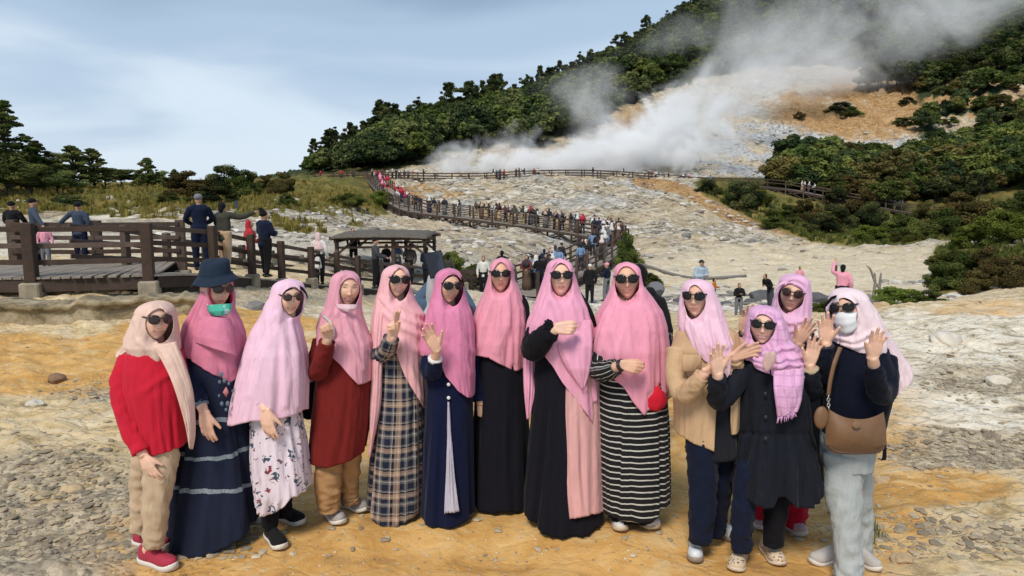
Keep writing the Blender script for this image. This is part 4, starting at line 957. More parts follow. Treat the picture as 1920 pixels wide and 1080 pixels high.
def head_mesh(nu=76, nv=60):
    th = np.linspace(0, np.pi, nv+1)[:, None]; ph = np.linspace(0, 2*np.pi, nu, endpoint=False)[None, :]
    x = np.sin(th)*np.sin(ph); y = np.sin(th)*np.cos(ph); z = np.cos(th)*np.ones_like(ph)
    X = .0765*x; Z_ = np.where(z > 0, .094*z, .118*z); Y_ = np.where(y > 0, .092*np.sign(y)*np.abs(y)**.86, .100*y)
    k = smooth(-.05, -.95, z); X = X*(1-.20*k); Y_ = np.where(y > 0, Y_*(1-.05*k), Y_*(1-.35*k))
    Y_ = Y_*(1-.10*smooth(.25, .9, z)); wf = smooth(.12, .5, y)
    two = lambda f: f(1)+f(-1)
    dy = .018*G2(X, Z_, 0, -.027, .0105, .011)+.011*G2(X, Z_, 0, -.004, .0075, .020)+two(lambda s: .006*G2(X, Z_, s*.0125, -.031, .007, .007))
    dy = dy+two(lambda s: -.010*G2(X, Z_, s*.031, .013, .017, .012)+.0045*G2(X, Z_, s*.03, .034, .02, .008)+.006*G2(X, Z_, s*.038, -.026, .018, .018)+.004*G2(X, Z_, s*.031, .013, .010, .006))
    dy = dy+.0045*G2(X, Z_, 0, -.0545, .022, .005)+.0045*G2(X, Z_, 0, -.066, .018, .0055)+two(lambda s: .004*G2(X, Z_, s*.034, -.048, .010, .012))-.004*G2(X, Z_, 0, -.0595, .026, .0025)+.008*G2(X, Z_, 0, -.098, .018, .014)-.004*G2(X, Z_, 0, -.079, .018, .006)
    Y_ = Y_+wf*dy
    v = np.stack([X, Y_, Z_], -1).reshape(-1, 3); idx = np.arange((nv+1)*nu).reshape(nv+1, nu)
    a = idx[:-1]; b = idx[1:]; f = np.stack([a, b, np.roll(b, -1, 1), np.roll(a, -1, 1)], -1).reshape(-1, 4)
    return v, f.tolist()
HEADV, HEADF = head_mesh()
def ratio(py):
    v = -(py-CY)/F; return -(v*cp-sp_)/(v*sp_+cp)
def ground_pt(px, py, zf):
    d = (H-zf)/ratio(py); return Vector((PX(px, py, d), d, zf))
def solve_d(top, foot, h): return h/(ratio(foot)-ratio(top))
POSES = {
 'open': ([(10, 10, 8), (6, 8, 6), (8, 10, 8), (14, 14, 10)], (.20, .06, -.07, -.20), (36, 8)),
 'wave': ([(10, 14, 10), (6, 10, 8), (10, 14, 10), (16, 20, 12)], (.18, .05, -.08, -.22), (40, 12)),
 'relax': ([(8, 14, 8), (12, 18, 10), (14, 20, 12), (16, 22, 12)], (.12, .03, -.05, -.14), (32, 10)),
 'grip': ([(58, 72, 40), (62, 78, 44), (66, 80, 46), (68, 80, 46)], (.04, .01, -.02, -.05), (18, 34)),
 'fist': ([(78, 96, 60), (80, 98, 62), (82, 98, 62), (84, 98, 62)], (.02, 0, -.01, -.03), (6, 52)),
 'two': ([(8, 10, 6), (12, 12, 8), (76, 95, 60), (80, 95, 60)], (.05, -.02, -.01, -.03), (12, 40)),
 'bent': ([(30, 44, 24), (34, 50, 28), (38, 52, 28), (40, 52, 28)], (.06, .02, -.03, -.07), (20, 24)),
}
class Fig:
    def __init__(s, label, top, foot, h, footx, skin=(.74, .475, .345), group='women posing in a row', cat='person', d=None):
        s.d = d or solve_d(top, foot, h); s.zf = Z(foot, s.d); s.h = h
        s.root = empty('person', (PX(footx, foot, s.d), s.d, s.zf), label, cat, group)
        s.b = MB(); s.heads = []; k_ = (int(top*7+footx*3) % 9)/8; s.skin = tuple(a*b for a, b in zip(skin, (.88+.18*k_, .84+.24*k_, .80+.30*k_))); s.footx = footx; s.foot = foot; s.legs = []; s.g = {}
    def W(s, px, py, dy=0.0): return P(px, py, s.d+dy)
    def m(s, px): return px/F*s.d        # pixels -> metres at this depth
    # -- loft between silhouette lines given per picture row
    def loft(s, name, mat, rows, hemF=None, hemB=None, face=None, folds=.008, fk=7, ridges=(), nphi=112, nt=70, thick=.0035, seed=0, cap=True, ns=2.3, parent=None, flare=1.0, rim=None, sharpen=None):
        rows = np.array([tuple(r)+(0,)*(6-len(r)) for r in rows], float)
        py0 = rows[0, 0]; pyN = rows[-1, 0]
        ph = np.linspace(0, 2*np.pi, nphi, endpoint=False); c = np.cos(ph); sn = np.sin(ph)
        cu = np.sign(c)*np.abs(c)**(2/ns); su = np.sign(sn)*np.abs(sn)**(2/ns)     # su>0 = front
        hf = np.array(hemF if hemF is not None else [(-1, pyN), (1, pyN)], float); hb = np.array(hemB if hemB is not None else (hf if hemF is not None else [(-1, pyN), (1, pyN)]), float)
        if np.abs(hf[:, 0]).max() > 3:            # given in picture pixels: turn into -1..1
            cxm = (hf[0, 0]+hf[-1, 0])/2; hw = (hf[-1, 0]-hf[0, 0])/2; hf = np.stack([(hf[:, 0]-cxm)/hw, hf[:, 1]], 1)
        if np.abs(hb[:, 0]).max() > 3:
            cxm = (hb[0, 0]+hb[-1, 0])/2; hw = (hb[-1, 0]-hb[0, 0])/2; hb = np.stack([(hb[:, 0]-cxm)/hw, hb[:, 1]], 1)
        fr = np.interp(cu, hf[:, 0], hf[:, 1]); bk = np.interp(cu, hb[:, 0], hb[:, 1]); mixw = smooth(-.25, .25, su)
        hem = bk*(1-mixw)+fr*mixw
        t = np.linspace(0, 1, nt)[:, None]
        PYs = py0+(hem[None, :]-py0)*t
        I = lambda k: np.interp(PYs, rows[:, 0], rows[:, k])
        xl, xr, bf, bb, dy = I(1), I(2), I(3), I(4), I(5)
        dd = s.d+dy
        v = -(PYs-CY)/F; den = v*sp_+cp
        X0 = (xl-CX)/F*dd/den; X1 = (xr-CX)/F*dd/den
        a = (X1-X0)/2; cx = (X0+X1)/2
        zz = H+dd*(v*cp-sp_)/den
        b = np.where(su[None, :] > 0, bf, bb)
        ox = cu[None, :]*a; oy = -su[None, :]*b
        L = np.hypot(ox, oy)+1e-6; nx, ny = ox/L, oy/L
        arc = ph[None, :]*1.0
        rs = np.random.RandomState(seed+17)
        grow = smooth(.12, .75, t)*np.ones_like(PYs)
        # long folds: noise that is stretched down the cloth, periodic round it
        q = fk/(2*np.pi)
        ax_ = np.cos(ph)[None, :]; ay_ = np.sin(ph)[None, :]
        n1 = fbm(ax_*q*2.0+seed*3.1+t*.45, ay_*q*2.0+t*.7+seed, 2, 101+seed, .4)
        n2 = perlin(ax_*q*4.2+seed*1.7+t*.5, ay_*q*4.2+t*.5-seed, 131+seed)
        dis = folds*(.8 if face is not None else 1)*grow*(n1*1.7+1.5*(1-2*np.abs(n1)-.55)+.8*(1-2*np.abs(n2)-.55))
        if ridges:
            pxs, pys = proj(cx+ox, dd+oy, zz)
            for rg in ridges:
                pts, amp, wd = rg[0], rg[1], rg[2]
                e = poly_d(pxs, pys, pts); dis = dis+amp*np.exp(-(e/wd)**2)*(su[None, :] > -.1)
        X = cx+ox+nx*dis; Yw = dd+oy+ny*dis; Zw = zz
        V = np.stack([X, Yw, Zw], -1).reshape(-1, 3); idx = np.arange(nt*nphi).reshape(nt, nphi)
        A = idx[:-1]; B = idx[1:]; Fq = np.stack([A, np.roll(A, -1, 1), np.roll(B, -1, 1), B], -1).reshape(-1, 4)
        per = np.mean(np.hypot(a, bf))*2*np.pi/1.414
        U = np.broadcast_to(ph[None, :]/(2*np.pi)*per, PYs.shape); UV = np.stack([U, Zw], -1).reshape(-1, 2)
        Fl = Fq.tolist()
        if face is not None:
            fx, fy, hw, hh, roll = (tuple(face)+(0,))[:5]; pw = face[5] if len(face) > 5 else 0.0
            pxs, pys = proj(V[:, 0], V[:, 1], V[:, 2]); front = np.repeat(su[None, :] > 0, nt, 0).ravel()
            cr, sr = math.cos(R(roll)), math.sin(R(roll)); ex = ((pxs-fx)*cr+(pys-fy)*sr); ey = (-(pxs-fx)*sr+(pys-fy)*cr)
            # egg shape, optionally pointed at the top (pw)
            yy = ey/hh; wd = hw*(1-.12*np.clip(yy, -1, 1))*(1-pw*np.clip(-yy, 0, 1)**1.5)
            e = np.sqrt((ex/wd)**2+yy**2)
            inside = (e < 1) & front
            keep = [q for q in Fl if not all(inside[i] for i in q)]
            used = sorted({i for q in keep for i in q}); snap = [i for i in used if inside[i]]
            if snap:
                k = 1/np.maximum(e[snap], .2); k2 = (k-1)
                mpp = s.d/F
                ddx = (ex[snap]*cr-ey[snap]*sr)*k2*mpp; ddz = -(ex[snap]*sr+ey[snap]*cr)*k2*mpp
                V[snap, 0] += ddx; V[snap, 2] += ddz
            # push the rim inwards a little so that the cloth wraps round the face
            near = front & (e < 1.38) & (e >= .0)
            V[near, 1] += (.006*(1-(e[near]-.95)/.4))
            if s.heads:                                  # the rim lies on the cheeks and the brow
                A_h, o_h = s.heads[-1][:2]; hv = HEADV@A_h+o_h; hv = hv[hv[:, 1] < o_h[1]+.02]
                for i in np.nonzero(near)[0]:
                    dd_ = np.sqrt((hv[:, 0]-V[i, 0])**2+(hv[:, 2]-V[i, 2])**2); dm = dd_.min()
                    if dm < .035:
                        yt = hv[dd_ < max(.010, dm+.004), 1].min()-.007; w_ = float(np.clip((1.38-e[i])/.36, 0, 1)); w_ = w_*w_*(3-2*w_); xl_ = abs(float((V[i]-o_h)@np.linalg.inv(A_h)[:, 0])); w_ *= float(smooth(.070, .052, xl_))*float(smooth(.034, .006, dm))
                        V[i, 1] = V[i, 1]*(1-w_)+yt*w_
            Fl = keep
        elif cap:
            c0 = V[:nphi].mean(0); V = np.vstack([V, c0]); UV = np.vstack([UV, UV[0]]); Fl += [[len(V)-1, (k+1) % nphi, k] for k in range(nphi)]
        if face is not None:
            c0 = V[:nphi].mean(0); V = np.vstack([V, c0]); UV = np.vstack([UV, UV[0]]); Fl += [[len(V)-1, (k+1) % nphi, k] for k in range(nphi)]
        use = np.unique(np.concatenate([np.array(q) for q in Fl])); rem = -np.ones(len(V), int); rem[use] = np.arange(len(use))
        Fl = [[int(rem[i]) for i in q] for q in Fl]
        o = mk(name, V[use], Fl, mat, parent or s.root, True, uv=UV[use])
        md = o.modifiers.new('thick', 'SOLIDIFY'); md.thickness = thick; md.offset = -1 if face is None else 0
        s.g[name] = (rows, ns)
        return o
    def front_y(s, name, px, py):
        rows, ns = s.g[name]; I = lambda k: np.interp(py, rows[:, 0], rows[:, k])
        u = np.clip((px-(I(1)+I(2))/2)/((I(2)-I(1))/2), -.97, .97)
        return I(5)-I(3)*(1-abs(u)**ns)**(1/ns)
    def panel(s, name, mat, L, Rr, dyL, dyR=None, bulge=.02, folds=.008, fk=2.0, n=(44, 18), thick=.006, seed=0, parent=None, label=None):
        """a hanging strip of cloth between two picture lines; dyL/dyR depth offsets along them"""
        nv, nu = n
        Lc = catmull(np.array([(a, b, 0) for a, b in L], float), nv); Rc = catmull(np.array([(a, b, 0) for a, b in Rr], float), nv)
        dyR = dyL if dyR is None else dyR
        f = lambda dd: np.interp(np.linspace(0, 1, nv), np.linspace(0, 1, len(dd)), dd) if hasattr(dd, '__len__') else np.full(nv, dd)
        a, b = f(dyL), f(dyR); V = []; UV = []
        for i in range(nv):
            for k in range(nu):
                u = k/(nu-1); px = Lc[i, 0]*(1-u)+Rc[i, 0]*u; py = Lc[i, 1]*(1-u)+Rc[i, 1]*u
                w_ = s.W(px, py, a[i]*(1-u)+b[i]*u-bulge*math.sin(math.pi*u)**.7)
                w_.y += folds*float(perlin(u*fk*3+seed*5.3, i/nv*1.6+seed, 3+seed))*2.0
                V.append(w_); UV.append((u*s.m(abs(Rc[i, 0]-Lc[i, 0])), w_.z))
        Fq = [[i*nu+k, (i+1)*nu+k, (i+1)*nu+k+1, i*nu+k+1] for i in range(nv-1) for k in range(nu-1)]
        o = mk(name, [tuple(v) for v in V], Fq, mat, parent or s.root, True, uv=UV)
        md = o.modifiers.new('thick', 'SOLIDIFY'); md.thickness = thick; md.offset = 0
        if label: o['label'] = label
        return o
    def tubegarment(s, name, mat, pts, wr=.006, n=26, nt=46, seed=0, parent=None, sq=.85, open_end=True, fq=9):
        """sleeve or trouser leg along a path of (px, py, dy, radius in metres)"""
        p = catmull(np.array([tuple(s.W(a, b, c)) for a, b, c, r in pts]), nt); r = np.interp(np.linspace(0, 1, nt), np.linspace(0, 1, len(pts)), [q[3] for q in pts])
        k = np.exp(-.5*(np.arange(-3, 4)/1.6)**2); k /= k.sum(); r = np.convolve(np.pad(r, 3, 'edge'), k, 'valid')
        v, f = tube(p, r, n, True, sq, up=(.3, -1, .2)); v = np.array(v); base = v[:nt*n].reshape(nt, n, 3); cen = p[:, None, :]
        d = base-cen; ln = np.linalg.norm(d, axis=2, keepdims=True)+1e-9
        ii = np.linspace(0, 1, nt)[:, None]; an = np.linspace(0, 2*np.pi, n, endpoint=False)[None, :]
        nz_ = fbm(ii*fq+np.sin(an+ii*4)*.9+seed*2.7, np.cos(an)*1.1+seed, 3, 60+seed); nz_ = nz_+.8*(1-2*np.abs(perlin(ii*fq*.8+np.sin(an)*1.1+seed, np.cos(an)*.7, 9))-.5)
        base += d/ln*(wr*nz_)[:, :, None]
        L = np.concatenate([[0], np.cumsum(np.linalg.norm(np.diff(p, axis=0), axis=1))]); UV = np.concatenate([np.stack([np.broadcast_to(an/6.283*np.mean(r)*6.283, (nt, n)), np.broadcast_to(L[:, None], (nt, n))], -1).reshape(-1, 2), np.zeros((2, 2))])
        v[:nt*n] = base.reshape(-1, 3)
        if open_end: v[-1] = v[nt*n-n:nt*n].mean(0)-.02*(p[-1]-p[-2])/np.linalg.norm(p[-1]-p[-2])
        return mk(name, v, f, mat, parent or s.root, True, uv=UV)
    # -- skin
    def bone(s, pts, r, n=14, sm=True):
        q = catmull(np.array([tuple(p) for p in pts]), 4*len(pts)) if len(pts) > 2 else np.array([tuple(p) for p in pts])
        rr = np.interp(np.linspace(0, 1, len(q)), np.linspace(0, 1, len(r)), r); s.b.tube([tuple(p) for p in q], rr, n)
    def head(s, fx, fy, yaw=0, pitch=0, roll=0, sc=1.0, dy=-.09, mouth='smile', eyes=False):
        yaw -= math.degrees(math.atan2((fx-CX)/F, 1))*.9            # turned from the line of sight, not from the picture plane
        f = Vector((math.sin(R(yaw)), -math.cos(R(yaw)), 0)); ex = Vector((math.cos(R(yaw)), math.sin(R(yaw)), 0)); up = Vector((0, 0, 1))
        q = Quaternion(f, R(-roll))@Quaternion(ex, R(pitch)); f = q@f; ex = q@ex; up = q@up
        A = np.array([tuple(ex), tuple(f), tuple(up)])*sc                # rows: local axes in world
        pos = np.array(tuple(s.W(fx, fy, dy)))
        org = pos-np.array([0, .088, -.024])@A
        s.b.add((HEADV@A+org).tolist(), HEADF)
        s.heads.append((A, org, mouth, eyes))
        o = Vector(org); ch = Vector((o.x*.75+s.root.location.x*.25, s.d+.02, o.z-.30))
        s.bone([tuple(o+Vector(np.array([0, -.03, -.05])@A)), tuple((o+ch)/2+Vector((0, .01, -.02))), tuple(ch)], [.055, .050, .085])
        s.org = o; s.A = A; s.chest = ch
        return s
    def hl(s, p): return Vector(np.array(p)@s.A)+s.org         # head-local point to world
    def hand(s, wrist, to, palm, thumb, pose='relax', sc=1.0):
        """wrist point, direction of the fingers, palm normal, thumb sign along to x palm"""
        D = Vector(to).normalized(); N = Vector(palm); N = (N-D*N.dot(D)).normalized(); S = D.cross(N)*thumb; sc *= .81
        w_ = Vector(wrist); curl, spread, th = POSES[pose]; sc *= 1.04
        kn = [(.086, .029), (.090, .009), (.085, -.011), (.077, -.029)]; ph = [(.042, .026, .021), (.047, .029, .022), (.043, .027, .021), (.033, .021, .018)]; rd = [.0092, .0094, .0090, .0080]
        for (a, b), L, cu, sp2, r in zip(kn, ph, curl, spread, rd):
            k = w_+(D*a+S*b)*sc; s.b.tube([tuple(w_+S*b*.55*sc-D*.012), tuple(w_+(D*a*.5+S*b*.8)*sc), tuple(k)], [.0165*sc, .0165*sc, .0125*sc], 10)
            p = [k]; rr = [r*1.18*sc]; an = 0; d0 = (D+S*sp2).normalized()
            for l, c in zip(L, cu):
                an += R(c); d = d0*math.cos(an)+N*math.sin(an); p.append(p[-1]+d*l*sc); rr.append(rr[-1]*.93)
            s.b.tube([tuple(q) for q in p], rr, 9)
        ab, cu = th; b0 = w_+(D*.018+S*.022)*sc; d = (D*math.cos(R(ab))+S*math.sin(R(ab))+N*.28).normalized()
        p = [b0, b0+d*.044*sc]; d = (d*math.cos(R(cu*.6))+(D*.4-S*.5+N*.5).normalized()*math.sin(R(cu*.6))).normalized(); p.append(p[-1]+d*.033*sc)
        d = (d*math.cos(R(cu*.5))+(N*.5-S*.6+D*.2).normalized()*math.sin(R(cu*.5))).normalized(); p.append(p[-1]+d*.026*sc)
        s.b.tube([tuple(q) for q in p], [.0175*sc, .0130*sc, .0108*sc, .0080*sc], 9)
    def arm(s, mat, pts, hand=None, name='sleeve', wr=.006, seed=0, bare=0.0, cuff=None, sq=.9):
        """sleeve through (px,py,dy,r) points; the arm inside runs on to the wrist; hand=(to, palm, thumb, pose[, scale])"""
        o = s.tubegarment(name, mat, pts, wr, seed=seed, sq=sq)
        W = [s.W(a, b, c) for a, b, c, r in pts]; last = W[-1]; dr = (W[-1]-W[-2]).normalized()
        wrist = last+dr*(.025+bare)
        s.bone([tuple(s.chest), tuple(W[0])], [.06, .045]); s.bone([tuple(w_) for w_ in W]+[tuple(wrist)], np.interp(np.linspace(0, 1, len(W)+1), [0, .5, 1], [.040, .036, .0235]))
        if hand: s.hand(wrist, *hand)
        s.wrist = wrist; s.adir = dr
        if cuff:
            m = MB(); m.tube([tuple(last-dr*.012), tuple(last+dr*.004)], [pts[-1][3]*1.04]*2, 24, sq=sq); m.build('cuff', cuff, o, True)
        return o
    def foot_at(s, px, py, ang, upper, sole, L=.245, wd=1.0, lift=0.0, top=1.0, sole_t=.026, ankle=True, extra=None):
        """shoe whose sole centre shows at px,py; ang 0 = toes to the camera, + to the picture's right"""
        g = ground_pt(px, py, s.zf); f = Vector((math.sin(R(ang)), -math.cos(R(ang)), 0)); r = Vector((f.y, -f.x, 0))*-1
        T = [0, .04, .12, .25, .4, .55, .7, .82, .92, .98, 1.0]; wv = [.012, .024, .032, .034, .033, .037, .044, .043, .034, .018, .006]; hv = [.05, .075, .085, .086, .080, .066, .055, .048, .040, .030, .020]
        n = 18
        def build(nm, mat, par, z0, hs, grow, flat):
            V = []
            for t_, w_, h_ in zip(T, wv, hv):
                for k in range(n):
                    a = 2*math.pi*k/n; cx_ = math.copysign(abs(math.cos(a))**.8, math.cos(a)); sx_ = math.sin(a)
                    hh = (h_*hs*top) if sx_ > 0 else .004
                    if flat: zz_ = z0+(sole_t if sx_ > 0 else 0)*abs(sx_)**.25
                    else: zz_ = z0+hh*sx_*(1 if sx_ > 0 else .5)
                    toe = .012*smooth(.75, 1.0, t_)
                    p = g+f*((t_-.5)*(L+grow*2))+r*(cx_*(w_*wd+grow)*(1-.25*max(0, sx_)*(0 if flat else 1)*smooth(.6, .0, t_)))+Vector((0, 0, zz_+toe+lift))
                    V.append(tuple(p))
            m = len(T); Fq = [[i*n+k, i*n+(k+1) % n, (i+1)*n+(k+1) % n, (i+1)*n+k] for i in range(m-1) for k in range(n)]+[list(range(n))[::-1], list(range((m-1)*n, m*n))]
            return mk(nm, V, Fq, mat, par, True)
        sh = build('shoe', upper, s.root, sole_t*.8, 1.0, 0, False); build('sole', sole, sh, 0.002, 1, .004, True)
        an = g-f*(L*.26)+Vector((0, 0, .10)); s.legs.append((an, g-f*.02*L+Vector((0, 0, .045+sole_t))))
        s.b.tube([tuple(an), tuple(g-f*(L*.22)+Vector((0, 0, .05))), tuple(g+f*(L*.25)+Vector((0, 0, .042)))], [.030, .028, .022], 10)
        if extra: extra(g, f, r, sh)
        return g, f, r, sh
    def laces(s, g, f, r, sh, mat):
        m = MB()
        for k in range(4):
            q = g+f*(.015+.022*k)+Vector((0, 0, .098-.010*k)); m.tube([tuple(q-r*.022-f*.006), tuple(q+Vector((0, 0, .006))), tuple(q+r*.022+f*.006)], .0035, 6)
        m.build('laces', mat, sh, True)
    def body(s, voxel=.0042):
        hip = Vector(((s.chest.x+s.root.location.x)/2, s.d+.02, s.zf+.52*s.h))
        s.bone([tuple(s.chest), tuple((s.chest+hip)/2), tuple(hip)], [.085, .075, .065])
        lg = s.legs or [(s.root.location+Vector((-.06, 0, .10)),)*2, (s.root.location+Vector((.06, 0, .10)),)*2]
        for i, (an, ft) in enumerate(lg):
            side = -.05 if an.x == min(q[0].x for q in lg) else .05
            kn = Vector(((hip.x+side+an.x)/2, (hip.y+an.y)/2-.01, (hip.z+an.z)/2)); s.bone([tuple(hip+Vector((side, 0, 0))), tuple(kn), tuple(an)], [.050, .036, .026])
        me = bpy.data.meshes.new('body'); me.from_pydata(s.b.v, [], s.b.f); tmp = bpy.data.objects.new('tmp', me); C.objects.link(tmp)
        md = tmp.modifiers.new('r', 'REMESH'); md.mode = 'VOXEL'; md.voxel_size = voxel; md.use_smooth_shade = True
        sm = tmp.modifiers.new('s', 'SMOOTH'); sm.factor = .45; sm.iterations = 2
        dg = bpy.context.evaluated_depsgraph_get(); ev = tmp.evaluated_get(dg); em = ev.to_mesh()
        n = len(em.vertices); v = np.empty(n*3, np.float32); em.vertices.foreach_get('co', v); v = v.reshape(-1, 3).astype(float)
        f = np.empty(len(em.polygons)*4, np.int32); lt = np.empty(len(em.polygons), np.int32); em.polygons.foreach_get('loop_total', lt)
        if (lt == 4).all(): em.loops.foreach_get('vertex_index', f); f = f.reshape(-1, 4)
        else: f = [list(p.vertices) for p in em.polygons]
        ev.to_mesh_clear(); bpy.data.objects.remove(tmp); bpy.data.meshes.remove(me)
        col = np.tile(np.array(s.skin+(1,)), (n, 1))
        def mixc(w_, c): col[:, :3] = col[:, :3]*(1-w_[:, None])+np.array(c)*w_[:, None]
        for A, org, mouth, eyes in s.heads:
            l = (v-org)@np.linalg.inv(A); x, y, z = l.T; fr = (y > .03) & (np.abs(z) < .13) & (np.abs(x) < .08)
            g = lambda cx, cz, sx, sz: G2(x, z, cx, cz, sx, sz)*fr
            sk = np.array(s.skin)
            for sd in (-1, 1):
                mixc(.35*g(sd*.038, -.028, .018, .016), sk*np.array([1.1, .80, .78]))
                br = np.exp(-((z-(.036-.16*(np.abs(x)-.03)**2*40*.02-.20*np.abs(np.abs(x)-.028)))/.0034)**2)*smooth(.012, .018, sd*x)*smooth(.052, .044, sd*x)*fr; mixc(.85*br, (.035, .022, .016))
                if eyes:
                    lz = .0125+.004*(1-((x-sd*.031)/.015)**2)
                    mixc(.9*np.exp(-((z-lz)/.0022)**2)*smooth(.0165, .0135, np.abs(x-sd*.031))*fr, (.02, .013, .01))
                    mixc(.85*np.exp(-((z-.0115)/.0028)**2-((x-sd*.031)/.006)**2)*fr, (.02, .014, .012)); mixc(.6*np.exp(-((z-.0112)/.0026)**2)*(np.exp(-((x-sd*.022)/.0035)**2)+np.exp(-((x-sd*.040)/.0035)**2))*fr, (.62, .56, .50))
            cz = -.061+(10.0*x*x if mouth != 'closed' else 3.0*x*x)
            wdt = .031 if mouth != 'closed' else .023
            win = smooth(wdt, wdt-.006, np.abs(x))*fr
            mixc(.85*win*np.exp(-((z-cz-.0040)/.0034)**2), (.52, .20, .175)); mixc(.85*win*np.exp(-((z-cz+.0050)/.0042)**2), (.56, .23, .20))
            mixc(.75*win*np.exp(-((z-cz)/.0015)**2), (.16, .055, .045))
            if mouth == 'smile': mixc(.55*np.exp(-((z-cz)/.0019)**2)*smooth(.018, .012, np.abs(x))*fr, (.74, .68, .62))
            if mouth == 'teeth': mixc(.95*np.exp(-((z-cz+.0005)/.0028)**2)*smooth(.022, .016, np.abs(x))*fr, (.78, .74, .68))
            for sd in (-1, 1): mixc(.7*g(sd*.008, -.037, .0035, .0025), (.12, .05, .035))
        # nails and knuckles stay skin coloured; palms a little paler by their own tone
        o = mk('body', v, f, skin_mat(), s.root, True, attrs={'col': col}); return o
    # -- things worn on the head
    def sunglasses(s, w_=.029, h_=.023,  col=(.006, .006, .007), frame=None, lens=None, top=.014, tilt=0.0, sep=.034, gold=False):
        fm = frame or plastic('black_frame', (.008, .008, .008), .22); lm = lens or plastic('dark_lens', (.008, .006, .005), .09, **{'Specular IOR Level': .4})
        sep += .001; w_ *= .90; h_ *= .95
        m = MB(); yy = lambda x: .118-5.2*x*x
        for sd in (-1, 1):                       # temples
            p = [(sd*(sep+w_-.001), yy(sep+w_), top+.010), (sd*.072, .055, top+.012), (sd*.079, -.005, top+.006)]
            m.tube([tuple(s.hl(q)) for q in p], [.0042, .0038, .003], 7)
        m.tube([tuple(s.hl((x, yy(x)+.002, top+.008))) for x in (-.012, 0, .012)], .0038, 7)
        for sd in (-1, 1):
            q = []; N = 30
            for k in range(N+1):
                a = 2*math.pi*k/N; ca, sa = math.cos(a), math.sin(a)
                x = sd*sep+w_*math.copysign(abs(ca)**.82, ca); z = top+h_*math.copysign(abs(sa)**.86, sa)*(1 if sa > 0 else 1.05); q.append(tuple(s.hl((x, yy(x)+.001, z+tilt*sd*(x-sd*sep)))))
            m.tube(q, .0028 if not gold else .0018, 6, cap=False)
        o = m.build('sunglasses', fm, s.root, True)
        for sd in (-1, 1):
            v = []; f = []; N = 24; K = 5
            for j in range(K+1):
                for k in range(N):
                    a = 2*math.pi*k/N; ca, sa = math.cos(a), math.sin(a); rr = j/K
                    dx = rr*w_*math.copysign(abs(ca)**.82, ca); x = sd*sep+dx; z = top+rr*h_*math.copysign(abs(sa)**.86, sa)*(1 if sa > 0 else 1.05)
                    v.append(tuple(s.hl((x, yy(x)+.004*(1-rr*rr), z+tilt*sd*dx))))
            f = [[j*N+k, j*N+(k+1) % N, (j+1)*N+(k+1) % N, (j+1)*N+k] for j in range(K) for k in range(N)]
            l = mk('lens', v, f, lm, o, True); l.modifiers.new('t', 'SOLIDIFY').thickness = .002
        return o
    def mask(s, mat, z0=-.125, z1=-.008, wd=.064, y0=.128, name='face_mask', strap=True):
        nv, nu = 18, 24; v = []
        for i in range(nv):
            for k in range(nu):
                t_ = i/(nv-1); u = k/(nu-1)*2-1; zc = z0+(z1-z0)*t_; x = u*wd*(1-.18*(1-t_)*abs(u))
                y = y0-9.5*x*x-.020*abs(t_-.55)**1.5*2-.018*(1-t_)+.0012*math.sin(t_*18)
                v.append(tuple(s.hl((x, y, zc+(.018*abs(u)**2*(1-t_)*1.6)-.012*abs(u)**2*t_))))
        f = [[i*nu+k, i*nu+k+1, (i+1)*nu+k+1, (i+1)*nu+k] for i in range(nv-1) for k in range(nu-1)]
        o = mk(name, v, f, mat, s.root, True); md = o.modifiers.new('t', 'SOLIDIFY'); md.thickness = .004
        return o
    def brow_band(s, name, mat, face, e=.97, a0=195, a1=345, r=.008, off=.002, flat=.6):
        fx, fy, hw, hh, roll = face[:5]; A_h, o_h = s.heads[-1][:2]; hv = HEADV@A_h+o_h; hv = hv[hv[:, 1] < o_h[1]+.03]; q = []
        for a in np.linspace(R(a0), R(a1), 34):
            ex, ey = e*hw*math.cos(a)*(1-.12*math.sin(a)), e*hh*math.sin(a); c_, s_ = math.cos(R(roll)), math.sin(R(roll)); w_ = s.W(fx+ex*c_-ey*s_, fy+ex*s_+ey*c_, -.09)
            dd_ = (hv[:, 0]-w_.x)**2+(hv[:, 2]-w_.z)**2; i = np.argsort(dd_)[:5]; w_.y = float(hv[i, 1].mean())-off; q.append(tuple(w_))
        m = MB(); n = len(q); m.tube(q, [r*min(1, .35+2.2*min(k, n-1-k)/n) for k in range(n)], 10, sq=1.0); return m.build(name, mat, s.root, True)
    def disc(s, name, mat, px, py, dy, r, parent=None, sq=1.0, th=.004):
        m = MB(); p = s.W(px, py, dy); v, f = ball(p, (r, th, r*sq), 14, 8); m.add(v, f); return m.build(name, mat, parent or s.root, True)
